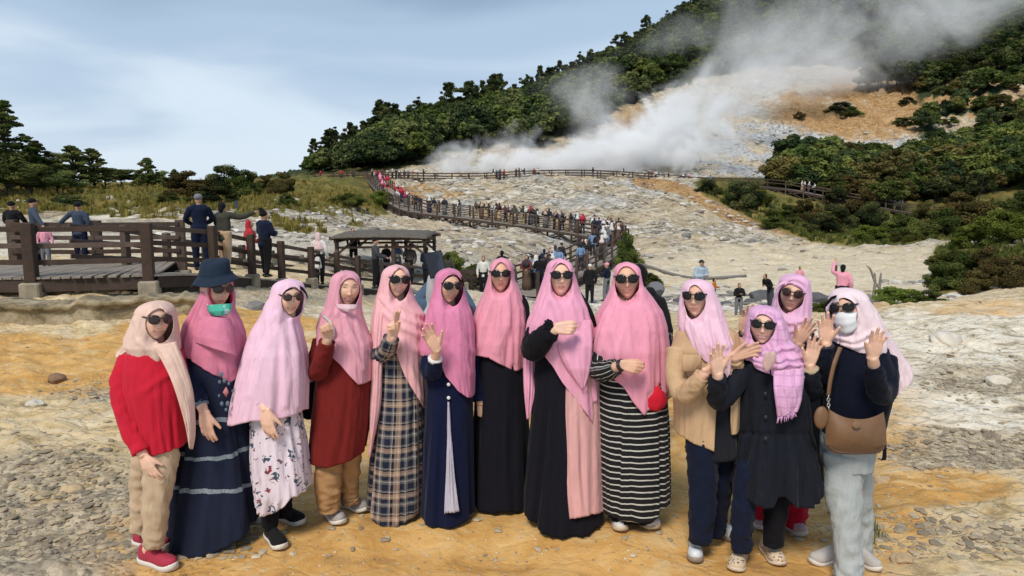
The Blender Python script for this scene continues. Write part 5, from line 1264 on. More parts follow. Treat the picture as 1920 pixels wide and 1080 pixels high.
# ------------------------------------------------------------------ the thirteen women
def A_(r, g, b, k=.85):
    c = lin(r, g, b)[:3]
    if r > 205 and r-g > 35: c = tuple(q*.85+.115 for q in c); k = max(k, .92)
    return (c[0]*k, c[1]*k, c[2]*k)
def hood(top, rows):      # a rounded crown above the first given row
    py, xl, xr, bf, bb = rows[0][:5]; cx = (xl+xr)/2; hw = (xr-xl)/2; dy = rows[0][5] if len(rows[0]) > 5 else 0
    out = []
    for a in (.0, .05, .12, .3, .5, .75):
        k = math.sqrt(max(0.0, 1-(1-a)**2)); k = max(k, .10); kf = k**.6
        out.append((top+(py-top)*a, cx-hw*k, cx+hw*k, bf*kf, bb*kf, dy))
    return out+list(rows)
def build_group():
    navy = fabric('navy_cloth', A_(24, 32, 58, .8), .45, .15); black = fabric('black_cloth', (.007, .007, .010), .45, .1); coatm = fabric('black_coat', (.010, .012, .019), .6, .1, .7)
    blackband = fabric('black_band', (.006, .006, .007), .2, .05)
    white_sole = plastic('white_sole', (.66, .62, .57), .6); grey_sole = plastic('grey_sole', (.55, .52, .48), .6); gum = plastic('brown_sole', (.30, .24, .19), .6)
    lace = plastic('white_lace', (.72, .70, .68), .7)
    # 1 --- red jacket
    f = Fig('woman in a bright red jacket and beige trousers with a rosy beige headscarf', 565, 1053, 1.505, 292)
    hm = fabric('beige_scarf', A_(226, 186, 166), .5, .3)
    f.head(299, 611, 24, 0, 4, .97, -.085, 'smile')
    f.loft('hijab', hm, hood(565, [(588, 258, 324, .108, .115), (612, 247, 329, .113, .12), (632, 238, 330, .115, .125), (646, 240, 332, .125, .125), (660, 250, 332, .115, .12), (676, 264, 326, .10, .10), (692, 272, 318, .08, .08)]), hemF=[(-1, 684), (-.4, 690), (.3, 694), (1, 690)], hemB=[(-1, 686), (1, 690)], face=(299, 612, 25.5, 33, 4, .1), folds=.006, fk=6, ridges=[([(262, 640), (285, 668), (312, 690)], .016, 6), ([(255, 600), (268, 640), (300, 668)], .010, 5), ([(300, 655), (318, 675), (335, 690)], .012, 5)], seed=1)
    f.panel('scarf_end', hm, [(284, 650), (300, 668), (322, 710), (338, 758), (348, 800), (354, 840)], [(330, 640), (345, 680), (360, 730), (365, 770), (366, 815), (361, 842)], [-.10, -.125, -.145, -.150, -.145, -.125], [-.07, -.09, -.09, -.08, -.08, -.08], bulge=.022, folds=.010, fk=2.6, seed=1)
    f.panel('scarf_end', hm, [(262, 630), (240, 640), (222, 658), (217, 668)], [(275, 660), (258, 664), (240, 668), (224, 672)], [.0, .06, .09, .09], bulge=.02, seed=2)
    red = fabric('red_cloth', (.50, .010, .030), .5, .2)
    f.loft('jacket', red, [(648, 262, 322, .09, .10), (660, 240, 338, .12, .12), (690, 232, 346, .14, .13), (730, 236, 352, .155, .13), (780, 252, 352, .15, .13), (838, 272, 352, .15, .14)], hemF=[(-1, 838), (0, 836), (1, 829)], folds=.010, fk=8, seed=3, ridges=[([(268, 735), (290, 718), (318, 700)], .010, 7)], thick=.008)
    f.arm(red, [(246, 672, -.03, .062), (229, 715, -.07, .060), (232, 760, -.10, .056), (246, 806, -.13, .050), (266, 848, -.16, .047)], ((.42, -.1, -.9), (.1, 1, -.1), 1, 'relax'), 'sleeve', .008, 1)
    tro = fabric('beige_trousers', A_(205, 180, 150), .6, .1)
    f.tubegarment('trouser_leg', tro, [(302, 830, -.06, .092), (300, 880, -.08, .086), (294, 940, -.09, .070), (290, 990, -.08, .062), (287, 1022, -.07, .054)], .014, seed=4)
    f.tubegarment('trouser_leg', tro, [(283, 835, .05, .085), (272, 890, .09, .080), (268, 945, .10, .068), (264, 996, .11, .052)], .014, seed=5)
    sm = fabric('red_knit_shoe', (.36, .03, .06), .4, .2, .7)
    f.foot_at(296, 1062, 68, sm, white_sole, .275, 1.0, sole_t=.04, extra=lambda g, a, r, sh: f.laces(g, a, r, sh, plastic('red_lace', (.40, .03, .06), .8)))
    f.foot_at(284, 1027, 70, sm, white_sole, .265, 1.0, sole_t=.04)
    f.sunglasses(.029, .024, frame=plastic('brown_frame', (.05, .018, .012), .25), lens=plastic('brown_lens', (.030, .014, .012), .08), tilt=.0)
    f.body()
    # 2 --- bucket hat
    f = Fig('woman in a dark bucket hat with a mint green mask under her chin', 498, 1006, 1.65, 408)
    hm = fabric('rose_scarf', A_(212, 98, 138), .5, .3)
    f.head(417, 553, 30, 4, 2, .97, -.085, 'closed')
    f.loft('hijab', hm, hood(508, [(530, 386, 432, .095, .10), (558, 377, 436, .11, .12), (581, 364, 436, .115, .12), (606, 351, 448, .135, .13), (628, 346, 455, .15, .14), (655, 345, 457, .165, .14), (680, 352, 459, .165, .13), (708, 372, 459, .15, .12)]), hemF=[(345, 655), (379, 662), (409, 684), (444, 707), (459, 697)], hemB=[(-1, 650), (1, 680)], face=(415, 554, 23, 29, 3), folds=.013, fk=8, seed=2, ridges=[([(378, 590), (400, 630), (440, 665)], .010, 6), ([(420, 600), (432, 640), (440, 690)], .010, 4)])
    f.panel('hijab_layer', hm, [(362, 590), (350, 606), (343, 625), (343, 634)], [(432, 598), (436, 622), (438, 645), (442, 667)], [-.0, -.02, -.03, -.03], [-.10, -.135, -.16, -.165], bulge=.115, folds=.006, fk=2, seed=4)
    f.loft('undercap', fabric('red_undercap', A_(190, 50, 80), .3), hood(514, [(530, 394, 430, .085, .09), (556, 390, 432, .100, .10), (580, 392, 430, .10, .10), (590, 392, 430, .09, .10)]), face=(418, 553, 20, 27, 3), folds=0, seed=1, nt=40)
    ht = fabric('hat_denim', A_(38, 50, 66), .5, .1)
    # hat: crown and brim built round the tilted head
    hp = lambda x, y, z: tuple(f.hl((x, y, z)))
    v = []; N = 56; prof = [(.0, .158), (.045, .158), (.074, .152), (.083, .140), (.088, .110), (.092, .082), (.093, .074), (.112, .060), (.134, .040), (.140, .036), (.136, .033), (.112, .052), (.090, .068)]
    for r_, z_ in prof:
        for k in range(N):
            a = 2*math.pi*k/N; x, y = math.sin(a)*r_*.92, math.cos(a)*r_*1.08-.004
            wob = .004*math.sin(3*a+1)*(r_ > .1)+.016+.20*x
            v.append(hp(x, y, z_-.06*max(0, -math.cos(a))*(r_ > .1)*(r_-.09)/.05+wob+.006*math.sin(a*2+z_*40)*(z_ > .1)*.4-.16*y*.0))
    fq = [[i*N+k, i*N+(k+1) % N, (i+1)*N+(k+1) % N, (i+1)*N+k] for i in range(len(prof)-1) for k in range(N)]
    hat = mk('bucket_hat', v, fq, ht, f.root, True)
    m = MB(); m.tube([hp(math.sin(a)*.0925*.92, math.cos(a)*.0925*1.08-.004, .082) for a in np.linspace(0, 6.283, 40)], .003, 5, cap=False); m.build('stitching', ht, hat, True)
    f.panel('face_mask', fabric('mint_mask', A_(95, 190, 165), .25, .1, .8, pat=lambda t: t.mix(t.rng(t.n('ShaderNodeTexNoise', {'Vector': t.n('ShaderNodeTexCoord').outputs['Object'], 'Scale': 14}).outputs[0], .55, .6), v4(A_(80, 185, 160)), v4(A_(190, 225, 220)))), [(389, 572), (391, 584), (398, 592)], [(434, 569), (433, 582), (425, 591)], [-.115, -.13, -.12], bulge=.045, folds=.002, thick=.004)
    m = MB(); m.tube([tuple(f.W(390, 572, -.12)), tuple(f.W(384, 563, -.08)), tuple(f.W(378, 552, -.02))], .0025, 6); m.build('ear_loop', lace, f.root, True)
    za, zb, zc = Z(774, f.d), Z(838, f.d), Z(900, f.d)
    def pat2(t):
        u, vv, uv = uvsep(t); n = t.noise(uv, 160, 2, .6).outputs[0]; wv_ = t.math('MULTIPLY', t.noise(uv, 3.5, 2).outputs[0], .10)
        z = t.math('ADD', vv, wv_); base = A_(30, 38, 62, .75); tot = None
        for q in (za, zb, zc):
            b = t.math('LESS_THAN', t.math('ABSOLUTE', t.math('SUBTRACT', z, q+.05)), .0125); tot = b if tot is None else t.math('MAXIMUM', tot, b)
        return t.mix(t.math('MULTIPLY', tot, t.rng(n, .35, .6, .35, 1)), v4(base), v4(A_(158, 172, 180)))
    dm = fabric('banded_navy', (0, 0, 0), .5, .15, pat=pat2)
    f.loft('dress', dm, [(620, 366, 440, .10, .10), (650, 352, 456, .14, .13), (700, 352, 458, .16, .14), (760, 350, 462, .165, .15), (850, 338, 478, .18, .17), (950, 324, 486, .20, .19), (1016, 314, 490, .21, .20)], hemF=[(-1, 998), (-.6, 1004), (-.2, 1013), (.25, 1010), (.7, 990), (1, 972)], hemB=[(-1, 992), (1, 968)], folds=.022, fk=6, seed=5, thick=.006)
    emb = fabric('embroidery', A_(104, 122, 136), .4); embp = fabric('embroidery_pink', A_(200, 130, 130), .4)
    def decal(name, poly, mat, off=.004, fig=f, gar='dress', par=None):
        m = MB(); c = np.mean(poly, 0); P_ = [tuple(fig.W(a, b, fig.front_y(gar, a, b)-off-.012)) for a, b in poly]; C0 = tuple(fig.W(c[0], c[1], fig.front_y(gar, *c)-off-.014)); n = len(P_)
        m.add(P_+[C0], [[i, (i+1) % n, n] for i in range(n)]); o = m.build(name, mat, fig.root if par is None else par, True); md = o.modifiers.new('t', 'SOLIDIFY'); md.thickness = .003; return o
    decal('embroidered_diamond', [(424, 725), (429, 735), (424, 745), (418, 735)], embp)
    for x, y, r in ((415, 702, 6), (421, 714, 5), (412, 716, 4), (429, 719, 4), (416, 757, 5), (427, 757, 6), (424, 768, 4), (436, 733, 3), (411, 742, 3)):
        decal('embroidered_flower', [(x+r*.62*math.cos(a)*(1+.22*math.cos(7*a)), y+r*.85*math.sin(a)*(1+.22*math.cos(7*a))) for a in np.linspace(0, 6.283, 26)[:-1]], emb, .005)
    f.arm(fabric('navy_sleeve', A_(28, 38, 62, .8), .5, .15), [(362, 640, -.03, .058), (357, 690, -.10, .056), (366, 730, -.17, .048), (377, 758, -.215, .040)], ((.12, -.1, -1), (.1, 1, -.1), 1, 'relax', 1.12), 'sleeve', .008, 2, .035, cuff=emb)
    f.foot_at(378, 1006, 10, plastic('white_shoe', (.7, .7, .7), .5), white_sole, .24); f.foot_at(358, 996, 0, plastic('white_shoe', (.7, .7, .7), .5), white_sole, .24)
    f.sunglasses(.029, .022, frame=plastic('brown_frame', (.05, .018, .012), .25), lens=plastic('brown_lens', (.030, .014, .012), .08))
    f.body()
    # 3 --- light pink and flowers
    f = Fig('woman in a long light pink hijab over a white flowered dress', 523, 1006, 1.57, 522)
    hm = fabric('light_pink_hijab', A_(240, 192, 216), .5, .3)
    f.head(548, 568, 22, 2, 2, .93, -.085, 'smile')
    f.loft('hijab', hm, hood(523.5, [(545, 511, 569, .105, .115), (562, 507, 570, .113, .12), (584, 496, 566, .115, .12), (600, 486, 558, .12, .125), (622, 473, 564, .14, .14), (658, 463, 571, .17, .15), (702, 452, 575, .185, .16), (750, 441, 573, .19, .17), (785, 430, 572, .19, .17)]), hemF=[(430, 781), (450, 785), (468, 777), (498, 769), (527, 772), (552, 769), (572, 764)], hemB=[(-1, 800), (-.5, 806), (0, 800), (1, 770)], face=(549, 568, 22, 29, 3), folds=.016, fk=7, seed=6, ridges=[([(520, 590), (532, 640), (535, 760)], .012, 6), ([(545, 605), (556, 660), (558, 760)], .010, 5), ([(500, 570), (506, 640), (470, 740)], .010, 9)])
    f.brow_band('undercap', blackband, (549, 568, 22, 29, 3))
    def pat3(t):
        u, vv, uv = uvsep(t); out = v4(A_(236, 222, 232)); w_ = t.noise(uv, 16, 3, .6).outputs['Color']
        for sc, th, c1, c2, sd in ((9.5, .23, A_(70, 78, 95), A_(60, 100, 120), 0), (14, .15, A_(150, 60, 70), A_(110, 80, 90), 3), (20, .12, A_(60, 60, 72), A_(90, 85, 110), 7)):
            ofs = t.n('ShaderNodeVectorMath', {0: uv, 1: t.n('ShaderNodeVectorMath', {0: w_, 1: (.09, .09, 0)}, operation='MULTIPLY').outputs[0]}, operation='ADD').outputs[0]
            of2 = t.n('ShaderNodeVectorMath', {0: ofs, 1: (sd*.37, sd*.21, 0)}, operation='ADD').outputs[0]
            vo = t.n('ShaderNodeTexVoronoi', {'Vector': of2, 'Scale': float(sc), 'Randomness': .9}, feature='F1', voronoi_dimensions='2D'); cc = t.n('ShaderNodeSeparateColor', {0: vo.outputs['Color']})
            msk = t.math('MULTIPLY', t.math('LESS_THAN', vo.outputs['Distance'], th), t.math('GREATER_THAN', t.noise(of2, sc*4.5, 2).outputs[0], .46)); msk = t.math('MULTIPLY', msk, t.math('GREATER_THAN', cc.outputs[0], .25))
            out = t.mix(msk, out, t.mix(cc.outputs[1], v4(c1), v4(c2)))
        return out
    fl = fabric('flowered_cloth', (0, 0, 0), .5, .15, pat=pat3)
    f.loft('dress', fl, [(700, 474, 560, .14, .13), (770, 473, 562, .15, .14), (850, 478, 571, .16, .15), (915, 484, 579, .17, .16), (950, 488, 560, .15, .15)], hemF=[(-1, 935), (-.6, 948), (-.1, 946), (.4, 931), (.55, 914), (1, 912)], hemB=[(-1, 930), (1, 910)], folds=.020, fk=8, seed=7)
    f.arm(hm, [(478, 690, -.06, .055), (478, 730, -.12, .050), (492, 758, -.17, .040)], ((.15, -.1, -1), (.15, 1, -.15), 1, 'relax', 1.15), 'sleeve', .004, 3, .02)
    f.tubegarment('trouser_leg', black, [(506, 930, -.05, .058), (507, 955, -.06, .052), (506, 985, -.05, .047)], .004, seed=8)
    f.tubegarment('trouser_leg', black, [(530, 915, .06, .055), (532, 945, .08, .050), (533, 968, .08, .044)], .004, seed=9)
    ks = fabric('black_knit_shoe', (.012, .012, .013), .6, .1); f.foot_at(516, 1018, 40, ks, white_sole, .245, 1.02, sole_t=.03); f.foot_at(543, 978, 62, ks, white_sole, .245, 1.0, sole_t=.034)
    f.sunglasses(.025, .020, frame=plastic('brown_frame', (.05, .018, .012), .25), lens=plastic('brown_lens', (.030, .014, .012), .08)); f.body()
    # 4 --- maroon tunic, bare eyes, raised fist
    f = Fig('woman without sunglasses in a maroon tunic raising her fist', 508, 972, 1.57, 642)
    hm = fabric('dusty_pink_hijab', A_(224, 144, 164), .5, .35)
    f.head(655.5, 551, 14, 2, 5, .93, -.085, 'teeth', True)
    f.loft('hijab', hm, hood(508, [(528, 621, 673, .105, .115), (550, 617, 677, .113, .12), (575, 612, 676, .115, .12), (590, 604, 678, .12, .12), (612, 598, 685, .15, .13), (640, 598, 696, .175, .14), (675, 605, 699, .19, .14), (712, 620, 699, .185, .13)]), hemF=[(598, 640), (625, 648), (649, 671), (678, 708), (699, 708)], hemB=[(-1, 712), (-.4, 718), (.4, 690), (1, 700)], face=(655, 551, 19.5, 29.5, 6), folds=.012, fk=8, seed=8, ridges=[([(632, 585), (638, 620), (680, 690)], .012, 5), ([(645, 592), (660, 630), (690, 660)], .010, 4), ([(630, 590), (622, 630), (640, 650)], .010, 5), ([(663, 592), (676, 625), (692, 640)], .009, 4)])
    f.panel('hijab_drape', hm, [(606, 595), (592, 640), (578, 690), (573, 720)], [(622, 600), (616, 650), (604, 690), (594, 712)], [.04, .06, .05, .05], bulge=.03, seed=5)
    f.panel('face_mask', fabric('pale_mask', A_(238, 205, 212), .2), [(629, 570), (633, 578), (642, 583)], [(671, 571), (668, 579), (660, 584)], [-.115, -.12, -.115], bulge=.028, folds=.001, thick=.004)
    mar = fabric('maroon_cloth', (.155, .012, .010), .4, .1)
    f.loft('tunic', mar, [(600, 612, 680, .10, .10), (640, 600, 696, .15, .14), (705, 595, 698, .17, .15), (790, 584, 692, .175, .16), (860, 577, 682, .18, .17)], hemF=[(-1, 851), (-.1, 857), (.5, 850), (1, 842)], folds=.008, fk=5, seed=9)
    f.arm(mar, [(606, 640, -.04, .062), (592, 690, -.10, .062), (598, 695, -.17, .055), (607, 665, -.24, .052), (613, 640, -.27, .046)], ((-.05, -.25, 1), (.35, -.9, .1), 1, 'fist', 1.12), 'sleeve', .008, 4)
    kh = fabric('khaki_trousers', A_(178, 138, 96), .6, .1); f.tubegarment('trouser_leg', kh, [(617, 845, -.06, .088), (616, 890, -.07, .082), (615, 930, -.07, .072), (616, 955, -.06, .066)], .014, seed=10); f.tubegarment('trouser_leg', kh, [(656, 840, .03, .080), (654, 890, .05, .066), (655, 925, .07, .056), (657, 944, .07, .054)], .014, seed=11)
    gs = fabric('grey_slip_on', A_(170, 164, 160), .4, .1); f.foot_at(626, 972, 38, gs, white_sole, .25, 1.08); f.foot_at(662, 952, 60, gs, white_sole, .25, 1.05)
    f.panel('bag_strap', plastic('grey_strap', (.45, .43, .40), .5), [(603, 592), (616, 604), (622, 618), (622, 632)], [(608, 590), (621, 602), (627, 616), (627, 632)], [-.10, -.17, -.19, -.19], bulge=.0, folds=0, n=(20, 4)); f.body()
    b = empty('handbag', tuple(f.W(588, 800, .20)), 'black handbag showing between the flowered dress and the maroon tunic', 'handbag'); m = MB(); m.box(f.W(586, 748, .17), (.085, .05, .13), None, .03); m.build('bag_body', black, b, True); m = MB(); m.tube([tuple(f.W(580, 722, .17)), tuple(f.W(590, 660, .12)), tuple(f.W(603, 600, .05))], .010, 8); m.build('strap', black, b, True)
    # 5 --- plaid
    f = Fig('woman in a plaid long dress pointing two fingers with a peach pink hijab', 497, 962, 1.62, 742)
    hm = fabric('peach_hijab', A_(238, 170, 176), .45, .45, .7)
    f.head(749, 534, 15, 2, 4, .95, -.085, 'teeth')
    f.loft('hijab', hm, hood(497, [(518, 716, 767, .105, .115), (540, 711, 770, .113, .12), (566, 705, 779, .118, .125), (585, 702, 792, .14, .13), (607, 700, 795, .17, .14), (643, 700, 798, .19, .15), (690, 706, 799, .19, .15), (765, 740, 799, .17, .13)]), hemF=[(700, 640), (716, 632), (740, 632), (752, 652), (765, 695), (780, 730), (797, 762)], hemB=[(-1, 720), (1, 755)], face=(749, 534, 20.5, 32, 5, .45), folds=.016, fk=8, seed=10, ridges=[([(716, 560), (745, 590), (790, 610)], .016, 6), ([(722, 585), (750, 612), (795, 632)], .016, 6), ([(735, 560), (765, 580), (792, 592)], .014, 5), ([(745, 630), (765, 650), (796, 662)], .012, 6), ([(752, 640), (768, 690), (790, 745)], .010, 5)])
    f.panel('hijab_drape', hm, [(706, 560), (700, 610), (698, 680), (695, 750), (692, 856)], [(726, 575), (722, 620), (716, 690), (713, 760), (694, 857)], [-.08, -.13, -.17, -.17, -.15], bulge=.035, folds=.010, fk=2.2, seed=6)
    def pat5(t):
        u, vv, uv = uvsep(t); bl = v4(A_(28, 36, 58)); gy = v4(A_(120, 118, 118)); tn = v4(A_(178, 150, 128)); cr = v4(A_(220, 212, 200)); dk = v4(A_(16, 20, 34))
        st = [(0, bl), (.24, dk), (.26, gy), (.36, cr), (.385, gy), (.45, bl), (.62, tn), (.70, cr), (.72, tn), (.84, dk), (.92, cr), (.935, gy)]
        a = t.ramp(t.math('FRACT', t.math('MULTIPLY', u, 1/.135)), st, 'CONSTANT'); b = t.ramp(t.math('FRACT', t.math('MULTIPLY', vv, 1/.145)), st, 'CONSTANT')
        return t.mix(.5, a, b)
    pl = fabric('plaid_cloth', (0, 0, 0), .5, .15, pat=pat5)
    f.loft('dress', pl, [(600, 716, 784, .11, .11), (640, 708, 792, .15, .14), (690, 710, 792, .165, .15), (760, 706, 794, .17, .15), (850, 697, 795, .18, .17), (965, 689, 796, .19, .19)], hemF=[(-1, 944), (-.5, 958), (0, 965), (.5, 955), (1, 941)], hemB=[(-1, 938), (1, 935)], folds=.016, fk=7, seed=11)
    f.arm(pl, [(716, 640, -.05, .06), (712, 664, -.14, .058), (726, 655, -.24, .052), (734, 634, -.29, .045)], ((.10, -.28, 1), (.55, -.8, 0), 1, 'two', 1.12), 'sleeve', .008, 5)
    f.foot_at(735, 952, 5, black, white_sole, .24); f.foot_at(755, 950, 20, black, white_sole, .24); f.sunglasses(.032, .025, top=.012); f.body()
    # 6 --- magenta hijab, navy dress with a pale slit
    f = Fig('woman in a magenta hijab waving, her navy dress split by a pale grey pleat', 503, 963, 1.58, 840)
    hm = fabric('magenta_hijab', A_(216, 104, 154), .5, .35)
    f.head(848, 546, 22, 2, 3, .93, -.085, 'smile')
    f.loft('hijab', hm, hood(503.5, [(522, 816, 866, .105, .115), (547, 811, 871, .113, .12), (570, 806, 877, .118, .12), (585, 801, 883, .135, .13), (618, 793, 888, .165, .14), (650, 788, 889, .18, .14), (690, 800, 888, .185, .14), (740, 840, 888, .17, .12)]), hemF=[(786, 662), (812, 655), (829, 668), (833, 692), (849, 719), (870, 733), (888, 737)], hemB=[(-1, 664), (1, 700)], face=(848, 546, 21, 30, 3), folds=.014, fk=7, seed=12, ridges=[([(826, 575), (834, 640), (880, 700)], .012, 6), ([(815, 570), (822, 610), (828, 680)], .012, 5), ([(846, 590), (866, 640), (884, 660)], .010, 5)])
    f.brow_band('undercap', blackband, (848, 546, 21, 30, 3))
    nv = fabric('navy_dress', A_(20, 28, 60, .75), .45, .15)
    f.loft('dress', nv, [(610, 812, 876, .11, .11), (650, 802, 886, .15, .14), (700, 800, 885, .165, .15), (770, 799, 886, .17, .16), (850, 796, 887, .18, .17), (966, 792, 889, .19, .19)], hemF=[(-1, 963), (-.3, 966), (.4, 963), (1, 953)], hemB=[(-1, 955), (1, 948)], folds=.010, fk=5, seed=13)
    f.panel('dress_pleat', fabric('pale_grey_cloth', A_(200, 196, 212), .5, .2), [(840, 754), (838, 830), (836, 900), (834, 962)], [(842, 754), (847, 830), (853, 900), (861, 960)], [f.front_y('dress', 841, 754)-.004, f.front_y('dress', 842, 830)-.012, f.front_y('dress', 845, 900)-.016, f.front_y('dress', 848, 960)-.02], bulge=.012, folds=.014, fk=2.4, seed=7)
    bt = plastic('pearl_button', (.7, .68, .66), .25)
    for y in (721, 746): f.disc('button', bt, 841, y, f.front_y('dress', 841, y)-.014, .011)
    f.arm(nv, [(812, 640, -.05, .06), (806, 690, -.13, .058), (812, 696, -.20, .052), (816, 672, -.26, .042)], ((-.42, -.22, .9), (.25, -1, .15), 1, 'wave', 1.12), 'sleeve', .008, 6, .055, cuff=lace)
    f.foot_at(835, 950, 0, black, white_sole, .24); f.foot_at(855, 948, 10, black, white_sole, .24); f.sunglasses(.031, .024); f.body()
    # 7 --- black dress
    f = Fig('woman in a plain black dress with a short pink hijab and a black rucksack strap', 484, 945, 1.64, 938)
    hm = fabric('pink_hijab', A_(230, 138, 164), .5, .35)
    f.head(939, 523, 4, 0, 0, .94, -.09, 'closed')
    f.loft('hijab', hm, hood(484, [(503, 919, 963, .105, .115), (526, 914, 966, .113, .12), (548, 908, 976, .118, .12), (574, 896, 986, .14, .13), (603, 887, 988, .165, .14), (636, 883, 984, .18, .14), (686, 878, 983, .175, .14)]), hemF=[(876, 671), (893, 657), (917, 660), (944, 674), (967, 686), (984, 682)], hemB=[(-1, 668), (1, 680)], face=(939, 522, 19, 30, 0, .5), folds=.014, fk=7, seed=14, ridges=[([(925, 560), (905, 610), (898, 650)], .010, 6), ([(948, 560), (956, 610), (962, 680)], .012, 5), ([(935, 560), (936, 620), (930, 660)], .009, 5)])
    bd = fabric('black_dress', (.008, .008, .013), .4, .08)
    f.loft('dress', bd, [(590, 908, 972, .11, .11), (640, 892, 984, .15, .14), (700, 890, 986, .16, .15), (760, 890, 989, .17, .16), (850, 886, 992, .18, .17), (945, 884, 996, .19, .19)], hemF=[(-1, 938), (-.2, 940), (.1, 934), (.5, 940), (1, 934)], hemB=[(-1, 925), (1, 922)], folds=.012, fk=6, seed=15)
    f.arm(nv, [(900, 630, -.02, .058), (894, 680, -.05, .058), (896, 720, -.08, .052), (901, 752, -.11, .045)], ((.15, -.1, -1), (.1, 1, 0), 1, 'grip', 1.0), 'sleeve', .008, 7)
    be = fabric('beige_shoe', A_(200, 186, 172), .3); f.foot_at(946, 948, 35, be, white_sole, .24); f.foot_at(968, 932, 20, black, white_sole, .24); f.sunglasses(.031, .022); f.body()
    b = empty('rucksack', tuple(f.W(960, 640, .22)), 'black rucksack worn by the woman in the plain black dress', 'rucksack'); m = MB(); m.box(f.W(950, 630, .24), (.10, .07, .2), None, .05); m.build('pack', black, b, True)
    f2 = f; f2.panel('strap', black, [(974, 556), (982, 572), (986, 590), (986, 606)], [(982, 553), (991, 570), (993, 590), (992, 606)], [-.02, -.06, -.08, -.06], bulge=.004, folds=0, n=(20, 5), parent=b)
    # 8 --- black and pink dress, puffed sleeve
    f = Fig('woman in a half black, half pink dress holding her fist before her chest', 485, 975, 1.64, 1055)
    hm = fabric('rosy_hijab', A_(234, 150, 184), .5, .35)
    f.head(1053, 527, 4, -2, 0, .98, -.09, 'closed')
    f.loft('hijab', hm, hood(485, [(503, 1025, 1074, .108, .115), (526, 1018, 1081, .115, .12), (548, 1011, 1088, .12, .125), (572, 1002, 1104, .145, .13), (603, 990, 1112, .175, .14), (640, 986, 1116, .195, .15), (700, 1000, 1118, .2, .15), (780, 1040, 1122, .19, .14)]), hemF=[(986, 650), (1012, 650), (1030, 672), (1048, 710), (1074, 750), (1097, 778), (1103, 745), (1122, 735)], hemB=[(-1, 780), (1, 766)], face=(1053, 527, 21, 33, 0, .35), folds=.016, fk=7, seed=16, ridges=[([(1040, 565), (1058, 640), (1094, 728)], .013, 6), ([(1066, 560), (1082, 620), (1096, 700)], .012, 5), ([(1030, 560), (1010, 600), (1000, 640)], .012, 7)])
    f.panel('hijab_layer', hm, [(1040, 600), (1044, 648), (1062, 690), (1090, 728)], [(1108, 600), (1110, 650), (1106, 695), (1094, 729)], [-.11, -.195, -.215, -.20], bulge=.035, folds=.010, seed=8)
    f.panel('hijab_drape', hm, [(992, 610), (983, 660), (982, 720), (988, 785)], [(1010, 640), (1004, 690), (1002, 740), (992, 786)], [.02, .0, -.02, -.02], bulge=.03, folds=.012, seed=9)
    f.brow_band('undercap', blackband, (1053, 527, 21, 33, 0))
    pk = fabric('pink_dress', A_(216, 152, 150), .45, .25)
    f.loft('dress', bd, [(590, 1024, 1088, .11, .11), (640, 1006, 1106, .15, .14), (700, 1002, 1116, .17, .15), (760, 1000, 1122, .17, .16), (850, 994, 1124, .18, .18), (978, 984, 1128, .21, .20)], hemF=[(-1, 955), (-.7, 968), (-.4, 976), (0, 978), (.5, 976), (1, 968)], hemB=[(-1, 950), (1, 955)], folds=.020, fk=7, seed=17)
    f.panel('dress_front', pk, [(1054, 680), (1055, 760), (1058, 850), (1062, 920), (1068, 974)], [(1127, 680), (1128, 760), (1129, 850), (1131, 920), (1133, 960)], [-.14, -.155, -.17, -.185, -.20], [-.05, -.06, -.07, -.08, -.08], bulge=.075, folds=.012, fk=2.6, seed=10, n=(50, 26))
    f.arm(black, [(1010, 620, -.03, .068), (1000, 655, -.12, .075), (1012, 640, -.22, .070), (1030, 625, -.28, .056), (1039, 619, -.30, .036)], ((1, -.15, .02), (.1, .95, -.2), 1, 'grip', 1.12), 'sleeve', .012, 8)
    fr = MB(); wq = f.W(1030, 612, -.31)
    for k in range(9): a = k*.7; fr.tube([tuple(wq), tuple(wq+Vector((.018*math.cos(a)-.005, -.01, .022*math.sin(a)+.01))), tuple(wq+Vector((.026*math.cos(a+.3)-.008, -.004, .032*math.sin(a+.3)+.01)))], [.010, .014, .004], 7)
    fr.build('frilled_cuff', black, f.root, True)
    f.foot_at(1030, 960, 0, black, white_sole, .24); f.foot_at(1080, 958, 0, black, white_sole, .24); f.sunglasses(.031, .023); f.body()
    b = empty('rucksack', tuple(f.W(1075, 640, .22)), 'black rucksack worn by the woman in the half black half pink dress', 'rucksack'); m = MB(); m.box(f.W(1062, 630, .24), (.10, .07, .2), None, .05); m.build('pack', black, b, True)
    f.panel('strap', black, [(1083, 554), (1097, 575), (1107, 595), (1112, 612)], [(1090, 549), (1104, 570), (1114, 592), (1119, 612)], [-.03, -.07, -.08, -.06], bulge=.004, folds=0, n=(20, 5), parent=b)
    # 9 --- stripes
    f = Fig('woman in a black dress with thin white stripes', 492, 978, 1.62, 1186)
    hm = fabric('bright_pink_hijab', A_(234, 140, 170), .5, .35)
    f.head(1176, 534, 0, 0, -2, 1.0, -.09, 'smile')
